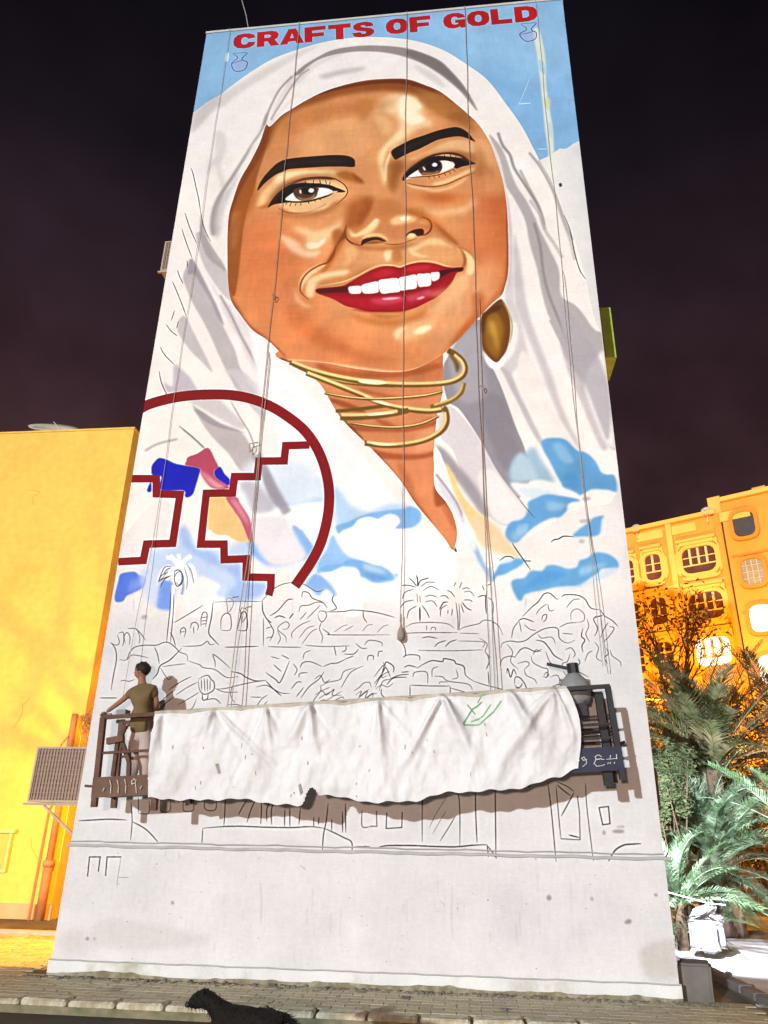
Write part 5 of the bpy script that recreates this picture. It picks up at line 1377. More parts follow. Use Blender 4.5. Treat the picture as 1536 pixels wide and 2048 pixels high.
# ------------------------------------------------------------------ air conditioners and shutters on the tower's side walls
def side_unit(name, side, rect, y, depth, m, mf, label, cat, bracket=True, mesh=True, legs=False):
    x0, y0, x1, y1 = rect
    a = at_y(x0, y0, y); b = at_y(x1, y1, y)
    zt, zb = a.z, b.z
    if side < 0: xa, xb = a.x, XL-.02
    else: xa, xb = XR+.02, b.x
    t = thing(name, (xa, y, zb), label, cat)
    MB().box(xa, xb, y+.02, y+depth, zb, zt).build('casing', mf, t)
    f = MB(); w_ = .035
    f.box(xa, xa+w_, y-.02, y+.018, zb, zt).box(xb-w_, xb, y-.02, y+.018, zb, zt).box(xa+w_, xb-w_, y-.02, y+.018, zt-w_, zt).box(xa+w_, xb-w_, y-.02, y+.018, zb, zb+w_)
    f.build('rim', mf, t)
    if mesh:
        n = max(4, int((xb-xa)/.055)); g = MB()
        for i in range(1, n): x = xa+(xb-xa)*i/n; g.box(x-.008, x+.008, y-.01, y+.012, zb+w_, zt-w_)
        n2 = max(4, int((zt-zb)/.07))
        for i in range(1, n2): z = zb+(zt-zb)*i/n2; g.box(xa+w_, xb-w_, y-.004, y+.014, z-.006, z+.006)
        g.build('grille', m, t)
        MB().box(xa+w_, xb-w_, y+.012, y+.019, zb+w_, zt-w_).build('panel', m, t)
    if bracket:
        MB().bar((xa-.06*(-side if side < 0 else 1), y, zb-.03), (xb+.08*side*0, y, zb-.03), .05, .04).build('shelf', mf, t)
        MB().bar((xa+(xb-xa)*.2 if side < 0 else xb-(xb-xa)*.2, y+.03, zb-.05), (XL-.01 if side < 0 else XR+.01, y+.03, zb-.55*(abs(xb-xa)+.2)), .035).build('strut', mf, t)
    return t
side_unit('air_conditioner', -1, (76, 1493, 190, 1606), 12.6, .8, M_acbrown, M_acframe, 'large brown meshed cooling unit bracketed on the tower side above the drain pipe', 'air conditioner')
side_unit('air_conditioner', -1, (331, 484, 360, 540), 14.0, .7, M_acbrown, M_acframe, 'small air conditioner high on the left side of the tower near the roof', 'air conditioner')
side_unit('window_shutter', 1, (1180, 618, 1233, 716), 12.6, .8, M_limecage, M_limecage, 'green lit shutter box jutting from the right side of the tower', 'shutter', bracket=False, mesh=False)
side_unit('air_conditioner', 1, (1160, 441, 1180, 482), 13.0, .7, M_acbrown, M_acframe, 'sliver of an air conditioner on the right tower side above the green shutter', 'air conditioner')
side_unit('air_conditioner', 1, (1215, 890, 1233, 930), 13.0, .7, M_acbrown, M_acframe, 'narrow grey air conditioner edge on the right tower side below the green shutter', 'air conditioner')
side_unit('air_conditioner', 1, (1290, 1536, 1321, 1613), 12.3, .6, M_rust, M_rust, 'dark brown air conditioner low on the right tower side beside the palms', 'air conditioner')

# ------------------------------------------------------------------ suspension ropes
def wire(px, py, ytop, yoff, r, m, label, group, double=0., knots=(), weight=False):
    b = at_y(px, py, yoff); zt = ZT+.05
    t = thing('suspension_rope', (b.x, yoff, b.z), label, 'rope', group)
    def strand(dx, ph, top=None):
        n = 40; pts = []; zt = top or ZT+.05
        for i in range(n+1):
            z = b.z+(zt-b.z)*i/n; q = min(1, (z-b.z)/3.5); yy = yoff+(11.468-yoff)*(q*q*(3-2*q)); pts.append((b.x+dx+.012*math.sin(z*1.1+ph)+.006*math.sin(z*3.3+ph), yy+.005*math.sin(z*.8+ph), z))
        if top: pts.append((b.x+.005, 11.46, zt+.2))
        else: pts.append((b.x+dx, 11.47, zt+.02)); pts.append((b.x+dx, YF+.5, zt+.025))
        return MB().tube(pts, r, 5)
    strand(0, 0).build('strand', m, t)
    if double: strand(double, 2, b.z+(6.6 if px < 600 else 7.5)).build('strand', m, t)
    for (kx, ky, s) in knots:
        q = at_y(kx, ky, 11.42); yk = 11.43 if ky < 1150 else yoff
        pts = [(q.x+s*math.cos(a)*(.5+.5*math.cos(a-.8)), yk-.02, q.z+s*1.3*math.sin(a)-s*.4) for a in np.linspace(0, 2*PI, 12)]
        MB().tube(pts, r*1.1, 5).build('knot_loop', m, t)
        MB().tube([(q.x+s*.6, yk-.02, q.z+s*.9), (b.x, yk-.01, q.z+s*1.1)], r*1.6, 5).build('knot', m, t)
    if weight:
        prof = [(0, .010), (.05, .018), (.09, .035), (.15, .055), (.22, .058), (.26, .045), (.28, .01)]
        MB().tube([(b.x, yoff, b.z-p[0]+.14) for p in prof], .01, 10, caps=True).build('hook', m, t)
        vs = [(b.x+p[1]*math.cos(a), yoff+p[1]*math.sin(a), b.z-p[0]) for p in prof for a in np.linspace(0, 2*PI, 11)[:-1]]
        fs = [(i*10+k, i*10+(k+1) % 10, (i+1)*10+(k+1) % 10, (i+1)*10+k) for i in range(6) for k in range(10)]
        MB().add(vs, fs+[tuple(range(10)), tuple(range(60, 70))]).build('weight', M_rope, t, smooth=True)
    return t
G_ = 'ropes hanging down the painted wall'
wire(455, 1428, 0, 11.18, .008, M_rope, 'double rope with loops running past the left eye down to the platform near the worker', G_, .045, ((501, 893, .07), (466, 1215, .10), (547, 592, .05)))
wire(802, 1246, 0, 11.40, .007, M_rope, 'single rope down the middle of the face ending in a grey weight', G_, weight=True)
wire(983, 1392, 0, 11.2, .0075, M_rope, 'double rope through the right cheek beside the gold earring', G_, .05, ((966, 775, .04),))
wire(246, 1400, 0, 11.25, .005, M_cable, 'thin cable nearest the left edge of the painted wall', G_)
wire(1206, 1332, 0, 11.2, .0055, M_cable, 'thin cable nearest the right edge of the painted wall above the wrapped hoist', G_, .03)

# ------------------------------------------------------------------ suspended platform
gl = at_y(186, 1596, 10.6); gr = at_y(1247, 1540, 10.6)
GL = math.hypot(gr.x-gl.x, gr.z-gl.z); GA = math.atan2(gr.z-gl.z, gr.x-gl.x)
gon = thing('suspended_platform', gl, 'long dark steel hanging work platform in front of the mural, tilted up to the right', 'work platform', rot=(0, -GA, 0))
GM = WM[gon.name]
def gp(x, y, z): return GM @ Vector((x, y, z))
HR = 1.10; DP = .62
def gbar(mb, a, b, w_, h=None): return mb.bar(gp(*a), gp(*b), w_, h, up=(0, 1, 0))
MB().box(0, GL, .03, DP-.03, .02, .07, GM).build('deck', M_rust, gon)
xs = [.03]+[GL*i/6 for i in range(1, 6)]+[GL-.03]
for yy in (0, DP):
    for i, x in enumerate(xs):
        m = M_rust if x < 1.3 else M_steel  # left end browner: rust tint, and lit haze put into the steel colour
        gbar(MB(), (x, yy, -.12), (x, yy, HR), .075 if i in (0, 6) else .045).build('post', m, gon)
    for z in ((HR, .055), (.60, .035), (.42, .03)):
        if z[0] > .5: gbar(MB(), (0, yy, z[0]), (1.3, yy, z[0]), z[1]).build('rail', M_rust, gon)
        gbar(MB(), (1.3, yy, z[0]), (GL, yy, z[0]), z[1]).build('rail', M_steel, gon)
for x, m in ((.03, M_rust), (GL-.03, M_steel)):
    for z in (HR, .6, .05): gbar(MB(), (x, 0, z), (x, DP, z), .045).build('end_rail', m, gon)
# left end machine frame: bent bars and inner uprights
for pts in (((.24, .05, .28), (.26, .05, .74)), ((.47, .05, .28), (.46, .05, .46)), ((.46, .05, .46), (.32, .05, .76)), ((.28, .05, .76), (.36, .05, .98))):
    gbar(MB(), pts[0], pts[1], .055).build('hoist_bar', M_rust, gon)
gbar(MB(), (.12, .02, .76), (.36, .02, .79), .09, .09).build('hoist_motor', M_rust, gon)
gbar(MB(), (.92, .01, .30), (.92, .01, HR), .05).build('post', M_rust, gon)
gbar(MB(), (.36, .2, HR), (.42, .2, HR+.12), .05).build('hoist_bar', M_rust, gon)
MB().box(.16, .30, .12, .3, HR+.03, HR+.12, GM).build('tool_box', M_pylon, gon)
gbar(MB(), (1.1, .35, .45), (1.28, .35, .45), .04).build('hoist_bar', M_rust, gon)
gbar(MB(), (-.16, .05, .17), (.02, .05, .15), .035).build('bumper', M_rust, gon)
gbar(MB(), (.86, .1, -.20), (.86, .1, .02), .08).build('foot', M_rust, gon)
# toe boards
tl = MB().box(-.01, 1.2, -.045, -.02, 0, .27, GM).build('toe_board', M_boardbrown, gon); tl['label'] = 'brown toe board with white numerals'
tr = MB().box(GL-1.2, GL+.01, -.045, -.02, 0, .30, GM).build('toe_board', M_navy, gon); tr['label'] = 'navy toe board with white Arabic lettering'
MB().box(1.2, GL-1.2, -.04, -.02, 0, .26, GM).build('toe_board', M_steel, gon)
def glyphs(strokes, x0, z0, s, y, board, m, sx=1.):
    mb = MB()
    for st_ in strokes:
        pts, wd = st_
        for a, b in zip(pts[:-1], pts[1:]):
            pa = gp(x0+a[0]*s*sx, y, z0+a[1]*s); pb = gp(x0+b[0]*s*sx, y, z0+b[1]*s)
            d = (pb-pa); e = d.normalized()*(wd*s*.35); mb.bar(pa-e, pb+e, .006, wd*s*1.6, up=(0, 1, 0))
    return mb.build('lettering', m, board)
one = lambda x: ([(x, .85), (x+.10, .55), (x+.12, .1)], .13)
dot = lambda x: ([(x, .28), (x+.05, .38)], .16)
nine = lambda x: ([(x+.25, .62), (x+.05, .58), (x+.02, .75), (x+.15, .88), (x+.27, .78), (x+.27, .6), (x+.36, .05)], .11)
glyphs([dot(0), one(.35), one(.8), one(1.25), nine(1.65), dot(2.25), one(2.65), dot(3.0)], .17, .03, .215, -.05, tl, M_lett, 1.12)
# Arabic words for sale and ..., right to left (right end of the board is the first letter)
ar = [([(5.0, .66), (4.98, .42), (4.55, .40)], .13), ([(4.60, .62), (4.55, .40), (4.2, .40)], .13), ([(4.78, .12), (4.8, .16)], .12),
      ([(4.5, .12), (4.52, .16)], .12), ([(4.36, .12), (4.38, .16)], .12),
      ([(4.25, .40), (3.9, .42), (3.62, .45), (3.6, .62), (3.8, .72), (3.98, .62)], .13), ([(3.95, .48), (3.6, .40), (3.45, .16), (3.6, -.02), (4.0, .0), (4.1, .06)], .12),
      ([(2.95, .42), (2.85, .62), (2.70, .56), (2.78, .42), (2.98, .44), (2.95, .2), (2.7, .02)], .13),
      ([(2.5, .95), (2.48, .42)], .13), ([(2.25, .62), (2.22, .42), (1.95, .40)], .13), ([(2.05, .12), (2.07, .16)], .12), ([(2.2, .12), (2.22, .16)], .12)]
glyphs(ar, GL-1.06, .065, .19, -.05, tr, M_lett, 1.04)
# wrapped hoist at the right end
hb = MB(); hx = GL-.42
nn2 = 12; vs = []
for z_, r_ in [(0.92, .15), (1.0, .19), (1.12, .21), (1.22, .20), (1.32, .12), (1.38, .07)]:
    for k in range(nn2):
        a = 2*PI*k/nn2; rr = r_*(1+.10*math.sin(3*a+z_*9)+.05*math.sin(7*a)); vs.append(gp(hx+rr*math.cos(a), .3+rr*.8*math.sin(a), z_))
fs = [(i*nn2+k, i*nn2+(k+1) % nn2, (i+1)*nn2+(k+1) % nn2, (i+1)*nn2+k) for i in range(5) for k in range(nn2)]
hb.add(vs, fs+[tuple(range(nn2)), tuple(range(5*nn2, 6*nn2))]).build('hoist_cover', M_pylon, gon, smooth=True)
MB().tube([gp(hx, .3, 1.36), gp(hx, .3, 1.5)], .085, 9).build('hoist_cap', M_steel, gon)
gbar(MB(), (hx-.36, .3, 1.52), (hx-.05, .3, 1.43), .04).build('hoist_arm', M_steel, gon)
gbar(MB(), (hx+.03, .25, .75), (hx+.03, .25, HR+.02), .14, .1).build('hoist_motor', M_steel, gon)
gbar(MB(), (GL-.14, .2, .25), (GL-.14, .2, HR-.06), .10, .08).build('hoist_motor', M_steel, gon)
gbar(MB(), (GL+.0, .3, .34), (GL+.14, .3, .38), .04).build('bumper', M_steel, gon)
gbar(MB(), (GL-.2, .1, -.18), (GL-.2, .1, .02), .12, .1).build('foot', M_steel, gon)
for z in (.5, .72): gbar(MB(), (GL-.85, .3, z), (GL+.05, .3, z+.03), .03).build('rail', M_steel, gon)

# ------------------------------------------------------------------ tarpaulin over the platform
x_of = lambda px, py: (at_y(px, py, 10.6)-gl).x/math.cos(GA)
TX0, TX1 = x_of(312, 1500), x_of(1150, 1480)
clips = [x_of(a, 1420) for a in (340, 442, 545, 633, 766, 896, 1030, 1119)]
R2 = random.Random(11)
folds = []
for cx in clips:
    for q in range(5): folds.append((cx, R2.gauss(0, .55), R2.uniform(.35, 1.35), R2.uniform(.025, .11), R2.uniform(.010, .055)*R2.choice((1, 1, -.7))))
TB = [(300, 1596), (335, 1594), (400, 1602), (470, 1600), (540, 1603), (600, 1612), (640, 1590), (690, 1600), (760, 1603), (830, 1600), (900, 1588), (1000, 1578), (1070, 1568), (1120, 1556), (1152, 1538), (1170, 1536)]
TBX = []; TBZ = []
for a_, c_ in TB:
    q_ = GM.inverted() @ at_y(a_, c_, 10.5); TBX.append(q_.x); TBZ.append(q_.z)
def tarp(u, v, off=0.):
    x = TX0+(TX1-TX0)*u
    bot = float(np.interp(x, TBX, TBZ))+.018*math.sin(x*4.1)+.012*math.sin(x*9.3)+.01*math.sin(x*23)
    bot += .10*max(0, 1-u/.03)**2*0
    # the cloth sags between its clips
    dcl = min(abs(x-c) for c in clips)
    top = HR+.035-.05*min(1, dcl/.5)**2
    z = top+(bot-top)*v
    d = .085+.02*v
    for cx, th, reach, wd, am in folds:
        # crease running down and sideways from the clip
        dz = (HR-z)+.02; dx = x-cx-th*dz
        fall = min(1, dz/.10)*max(0, 1-dz/reach)**.7
        d += am*math.exp(-(dx/(wd*(.45+1.1*dz)))**2)*fall*2.7
    d += .05*(mnoise.noise(Vector((x*1.3, v*1.6, 3.)))*v)+.020*mnoise.noise(Vector((x*3.7+v*2, v*3.1, 7.)))+.016*mnoise.noise(Vector((x*8, v*7, 1.)))+.008*mnoise.noise(Vector((x*19, v*15, 5.)))
    d += .018*math.sin(x*2.3+1.2*v)*v+.012*math.sin(x*6.1+2.5*math.sin(v*2.2))*v
    d += .008*math.sin(x*15+v*5)*v*(1-v)*2+.004*math.sin(x*31+v*17)
    if v > .9: d += (v-.9)*.25*math.sin(x*5)
    if u > .93: d += (u-.93)*1.2*math.sin(min(1, v*1.1)*PI)*(.8); x += .10*math.sin(v*PI)*(u-.93)/.07
    d = max(d, .066) if v > .05 else max(d-.02, .045)
    return gp(x, -d-off, z)
tv, tf = grid(tarp, 300, 60)
def hole(f):
    i = f % 300; j = f//300; return 109 < i < 124 and j > 52-(i-113)*.0 and (j-50) > abs(i-117)*1.6
tf2 = [q for k, q in enumerate(tf) if not hole(k)]
tarpo = MB().add(tv, tf2).build('tarpaulin', M_tarp, None, smooth=True)
tag(tarpo, 'long creased white tarpaulin hung over the front rail of the hanging platform', 'tarpaulin')
rebase(tarpo, gl)
hv, hf = grid(lambda u, v: tarp(u, v*.035, .004), 300, 2); MB().add(hv, hf).build('hem', M_hem, tarpo, smooth=True)
MB().tube([gp(TX0+(TX1-TX0)*i/30, -.035, HR+.02) for i in range(31)], .018, 6).build('hem', M_hem, tarpo)
def decal(name, pts, wd, m, parent=tarpo, off=.006):
    mb = MB(); n = 10
    P_ = [np.array(p, float) for p in pts]
    for a, b in zip(P_[:-1], P_[1:]):
        d = b-a; nrm = np.array([-d[1], d[0]*5]); nrm = nrm/np.linalg.norm(nrm)
        L_ = [a+d*k/n for k in range(n+1)]
        vs = []
        for k, q in enumerate(L_):
            for s in (-1, 1): vs.append(tarp(q[0]+nrm[0]*s*wd/(TX1-TX0), q[1]+nrm[1]*s*wd*.9, off))
        mb.add(vs, [(2*k, 2*k+1, 2*k+3, 2*k+2) for k in range(n)])
    return mb.build(name, m, parent)
for pts in (((.752, .33), (.775, .17), (.80, .10)), ((.752, .34), (.79, .33), (.825, .22), (.845, .12)), ((.765, .12), (.782, .22)), ((.79, .10), (.80, .03), (.815, .02)), ((.77, .30), (.80, .25), (.82, .14))):
    decal('green_marks', pts, .009, M_green)
for i in range(24):
    u = R2.uniform(.02, .97); v = R2.uniform(.25, .95); l = R2.uniform(.01, .05); decal('rip', ((u, v), (u+R2.uniform(-.003, .003), v+l)), R2.uniform(.003, .008), M_dirt)
decal('rip', ((.165, .62), (.172, .72)), .022, M_dirt); decal('rip', ((.365, .80), (.37, .90)), .02, M_dirt)

# ------------------------------------------------------------------ people and animals: a skinned surface per body
def skin(name, verts, edges, radii, m, parent=None, subd=2, root=0, flat=None):
    me = bpy.data.meshes.new(name+'_cage'); me.from_pydata([tuple(v) for v in verts], edges, []); o = bpy.data.objects.new(name+'_cage', me); col.objects.link(o)
    md = o.modifiers.new('skin', 'SKIN'); md.use_smooth_shade = True
    for i, r in enumerate(radii):
        sv = me.skin_vertices[0].data[i]; sv.radius = r if isinstance(r, tuple) else (r, r); sv.use_root = i == root
    s = o.modifiers.new('sub', 'SUBSURF'); s.levels = subd; s.render_levels = subd
    dg = bpy.context.evaluated_depsgraph_get(); nm = bpy.data.meshes.new_from_object(o.evaluated_get(dg)); bpy.data.objects.remove(o)
    nm.name = name; nm.materials.clear(); nm.materials.append(m)
    for p in nm.polygons: p.use_smooth = True
    r = bpy.data.objects.new(name, nm); col.objects.link(r)
    if parent is not None: r.parent = parent; nm.transform(WM[parent.name].inverted()); WM[r.name] = WM[parent.name].copy()
    else: WM[r.name] = Matrix()
    return r
def ball(name, c, r, m, parent, sc_=(1,1,1), noise=0., seed=0, rot=None):
    bm = bmesh.new(); bmesh.ops.create_icosphere(bm, subdivisions=3, radius=1); RR = random.Random(seed)
    for v in bm.verts:
        k = 1+noise*math.sin(v.co.x*9+seed)*math.sin(v.co.y*8+1)*math.sin(v.co.z*10+2)
        v.co = Vector((v.co.x*sc_[0], v.co.y*sc_[1], v.co.z*sc_[2]))*r*k
    if rot: bmesh.ops.rotate(bm, verts=bm.verts, matrix=rot)
    bmesh.ops.translate(bm, verts=bm.verts, vec=Vector(c))
    mb = MB(); bm.verts.index_update(); mb.add([v.co for v in bm.verts], [[q.index for q in f.verts] for f in bm.faces]); bm.free()
    return mb.build(name, m, parent, smooth=True)
# the worker: back to the camera, head turned left, left arm stretched out over the rail
PY = 10.93
def pp(px_, py_, dy=0): return at_y(px_, py_, PY+dy)
deckz = gp(.85, .3, .07).z
hd = pp(283, 1344); nk = pp(284, 1362); ch = pp(287, 1392); wa = pp(286, 1436); hp = pp(284, 1458)
shl = pp(265, 1382); shr = pp(307, 1382, -.02)
ell = pp(243, 1402, .02); hal = pp(213, 1424, .05); elr = pp(314, 1408, .02); har = pp(306, 1432, .22)
hl = pp(272, 1466); hr = pp(294, 1466); kl = pp(269, 1520, .05); kr_ = pp(290, 1518); fl = Vector((kl.x-.0, PY+.02, deckz+.08)); fr = Vector((kr_.x+.05, PY, deckz+.08))
worker = thing('person', (wa.x, PY, deckz), 'worker in olive shirt standing at the left end of the hanging platform, arm stretched out', 'person')
V = [hp, wa, ch, nk, hd+Vector((0, 0, -.02)), hd+Vector((0, 0, .06)), shl, ell, hal, shr, elr, har, hl, kl, fl, fl+Vector((-.05, .12, -.05)), hr, kr_, fr, fr+Vector((.03, .14, -.05))]
E_ = [(0,1),(1,2),(2,3),(3,4),(4,5),(2,6),(6,7),(7,8),(2,9),(9,10),(10,11),(0,12),(12,13),(13,14),(14,15),(0,16),(16,17),(17,18),(18,19)]
skin('body', V, E_, [.085, .09, .13, .052, .078, .07, .055, .042, .030, .055, .042, .03, .075, .055, .042, .035, .075, .055, .042, .035], M_skin, worker)
ball('head', hd+Vector((-.005, 0, .01)), .108, M_skin, worker, (.92, .82, 1.13))
MB().prism([(-.083, .02), (-.118, -.012), (-.108, -.022), (-.085, -.018)], lambda a, b, t: hd+Vector((a, t, b)), -.014, .014).build('nose', M_skin, worker)
MB().prism([(-.082, -.035), (-.10, -.042), (-.098, -.05), (-.10, -.058), (-.082, -.062)], lambda a, b, t: hd+Vector((a, t, b)), -.02, .02).build('mouth', M_skin, worker)
ball('ear', hd+Vector((.012, -.085, -.005)), .026, M_skin, worker, (.8, .35, 1.2))
for sgn in (-1, 1): ball('eye', hd+Vector((-.078, sgn*.032, .022)), .013, M_hair, worker)
ball('hair', hd+Vector((.020, 0, .045)), .116, M_hair, worker, (.98, .9, .98), .18, 3)
ball('hair', hd+Vector((-.03, 0, .095)), .062, M_hair, worker, (1.1, 1.05, .6), .2, 5)
# fingers on the left hand
for k in range(4):
    b0 = hal+Vector((-.02, -.02+.016*k, -.01*k)); MB().tube([b0, b0+Vector((-.045, 0, -.02)), b0+Vector((-.065+.006*k, 0, -.055))], .0095, 6, .007).build('finger', M_skin, worker, smooth=True)
MB().tube([hal+Vector((.0, -.03, -.01)), hal+Vector((-.02, -.06, -.03)), hal+Vector((-.045, -.065, -.045))], .011, 6, .008).build('thumb', M_skin, worker, smooth=True)
for k in range(4):
    b0 = har+Vector((-.03+.018*k, .02, -.03)); MB().tube([b0, b0+Vector((0, .04, -.03)), b0+Vector((0, .05, -.065))], .0095, 6, .007).build('finger', M_skin, worker, smooth=True)
skin('shirt', [hp+Vector((0, 0, -.13)), wa, ch+Vector((0, 0, -.02)), nk+Vector((0, 0, -.05)), shl, (shl+ell*1.6)/2.6, shr, (shr*.6+elr)/1.6, pp(297, 1436), pp(274, 1436)],
     [(0,1),(1,2),(2,3),(2,4),(4,5),(2,6),(6,7),(1,8),(1,9)], [(.205, .17), (.205, .155), (.235, .16), (.08, .08), .10, .075, .10, .08, .14, .14], M_shirt, worker)
skin('trousers', [hp+Vector((0, 0, -.05)), hl, kl, fl+Vector((0, 0, .05)), hr, kr_, fr+Vector((0, 0, .05)), hp+Vector((0, 0, .10))], [(0,1),(1,2),(2,3),(0,4),(4,5),(5,6),(0,7)], [(.185, .15), .13, .10, .08, .13, .10, .085, (.165, .13)], M_trous, worker)
for f_ in (fl, fr): MB().tube([f_+Vector((0, -.06, -.04)), f_+Vector((-.01, .05, -.035)), f_+Vector((-.02, .15, -.05))], .05, 8, .035).build('shoe', M_hair, worker, smooth=True)
# paint roller held in the left hand
rl = MB().tube([hal+Vector((.01, 0, .02)), hal+Vector((-.06, .1, -.06)), hal+Vector((-.11, .24, -.02))], .010, 6).build('paint_roller', M_conc); tag(rl, 'small paint roller held out in the worker\'s left hand over the rail', 'paint roller')
MB().tube([hal+Vector((-.17, .26, -.02)), hal+Vector((-.04, .26, -.01))], .03, 8).build('sleeve', M_pylon, rl)

# black dog crossing in front of the kerb
DY = 7.3
def dq(px_, py_, dy=0): return at_y(px_, py_, DY+dy)
gz = -.13
back = [dq(556, 2024), dq(520, 2016), dq(478, 2012), dq(440, 2012)]
dz_ = back[2].z-.12
V = [dq(548, 2037), dq(500, 2037), dq(456, 2032), dq(428, 2006), dq(402, 1992), dq(376, 2010)]
V[1].z -= .03; V[2].z -= .05
tail = [dq(566, 2030), dq(588, 2046), dq(604, 2078)]
V += tail
E_ = [(0,1),(1,2),(2,3),(3,4),(4,5),(0,6),(6,7),(7,8)]
rad = [(.11, .10), (.115, .11), (.125, .12), .07, .092, .040, .035, .026, .014]
shz = V[2].z; hpz = V[0].z
def leg(kind, x, y, z0, dx):
    global V, E_, rad
    i0 = len(V)
    H_ = z0-gz
    if kind == 'f': P_ = [(x, y, z0-.06), (x+.02, y, gz+H_*.52), (x-.01+dx*.5, y, gz+H_*.24), (x+dx, y, gz+.045), (x+dx-.05, y, gz+.025)]; rr = [.062, .042, .030, .028, .028]
    else: P_ = [(x, y, z0-.06), (x-.06, y, gz+H_*.55), (x+.09+dx*.5, y, gz+H_*.30), (x+.05+dx, y, gz+.05), (x-.01+dx, y, gz+.025)]; rr = [.08, .055, .030, .028, .028]
    V += [Vector(p) for p in P_]; rad += rr
    E_ += [(2 if kind == 'f' else 0, i0)]+[(i0+k, i0+k+1) for k in range(4)]
leg('f', V[2].x-.03, DY-.09, shz, -.10); leg('f', V[2].x+.01, DY+.09, shz, .08)
leg('h', V[0].x+.02, DY-.09, hpz, .10); leg('h', V[0].x, DY+.09, hpz, -.08)
# shaggy coat: the skinned surface is roughened a little
dog = thing('dog', (V[1].x, DY, gz), 'black shaggy dog walking left in front of the painted kerb at the bottom', 'dog')
db = skin('body', V, E_, rad, M_fur, dog, 2)
RR = random.Random(5)
for v in db.data.vertices:
    n = math.sin(v.co.x*61+v.co.z*37)*math.sin(v.co.y*53+v.co.x*29)*math.sin(v.co.z*71); v.co += v.normal*(.010*n+RR.uniform(-.003, .003))
hdp = V[4]
for s in (-1, 1):
    MB().prism([(0, 0), (.05, .0), (.055, -.085), (.03, -.10), (.0, -.05)], lambda a, b, t: hdp+Vector((a-.005, s*(.05)+t*s, b+.045)), 0, .018).build('ear', M_fur, dog)
    ball('eye', V[5]+Vector((.075, s*.04, .035)), .010, M_steel, dog)
ball('nose', V[5]+Vector((-.004, 0, .004)), .024, M_steel, dog)
# tufts of fur
tuft = MB()
for v in list(db.data.vertices)[::2]:
    p = WM[dog.name] @ v.co; n = v.normal; d = (n*.6+Vector((.5, 0, -.35))+Vector((RR.uniform(-.3, .3), RR.uniform(-.3, .3), RR.uniform(-.3, .3)))).normalized()
    sd = d.cross(n); sd = sd.normalized() if sd.length > 1e-4 else Vector((0, 1, 0)); l = RR.uniform(.03, .075); b = .006
    tuft.add([p-sd*b-n*.004, p+sd*b-n*.004, p+d*l], [(0, 1, 2)])
o = tuft.build('fur', M_fur, dog); o['kind'] = 'stuff'

# ------------------------------------------------------------------ left house
YL = 17.0
tc_ = at_y(268, 858, YL); XLH = tc_.x; ZLH = tc_.z
lh = thing('corner_house', (XLH, YL, .03), 'plain plastered house end wall glowing yellow to the left of the tower', 'building')
MB().box(XLH-9, XLH, YL, YL+12, -.1, ZLH).build('wall', M_yellow, lh)
MB().box(XLH-9, XLH+.03, YL-.03, YL+12.1, ZLH, ZLH+.05).build('coping', M_yellow, lh)
MB().box(XLH-9, XLH+.02, YL-.06, YL-.002, .0, .32).build('plinth', mat('left_plinth', (.60, .42, .24), .9, .1, 3, .3), lh)
RC = random.Random(77)
for sx, sz, n_c in ((-12.6, 8.6, 9), (-10.4, 4.7, 7), (-11.6, 10.2, 6), (-9.7, 1.6, 5)):
    p = Vector((sx, YL-.001, sz)); pts = [p]
    for k in range(n_c): p = p+Vector((RC.uniform(-.12, .2), 0, RC.uniform(-.22, .02))); pts.append(p.copy())
    MB().tube(pts, .006, 4).build('crack', M_ochre3, lh)
def lwin(rect):
    a = at_y(rect[0], rect[1], YL-.03); b = at_y(rect[2], rect[3], YL-.03); f = MB()
    f.box(a.x, a.x+.06, YL-.07, YL-.002, b.z, a.z).box(b.x-.06, b.x, YL-.07, YL-.002, b.z, a.z).box(a.x-.04, b.x+.06, YL-.10, YL-.002, a.z, a.z+.08).box(a.x+.06, b.x-.06, YL-.07, YL-.002, b.z, b.z+.06)
    w_ = f.build('window', M_frame, lh); MB().box(a.x+.06, b.x-.06, YL-.02, YL-.001, b.z+.06, a.z).build('pane', M_ochre2, w_)
lwin((-70, 1664, 11, 1745))
# shutters on the side return
for i, (px_, ya, yb) in enumerate(((270, 928, 970), (247, 1045, 1092), (222, 1170, 1230), (200, 1310, 1352))):
    yy = YL+1.6+.3*i; a = at_y(px_, ya, yy); b = at_y(px_, yb, yy)
    sh = MB().box(XLH+.001, XLH+.10, yy, yy+1.0, b.z, a.z).build('shutter', M_ochre3, lh)
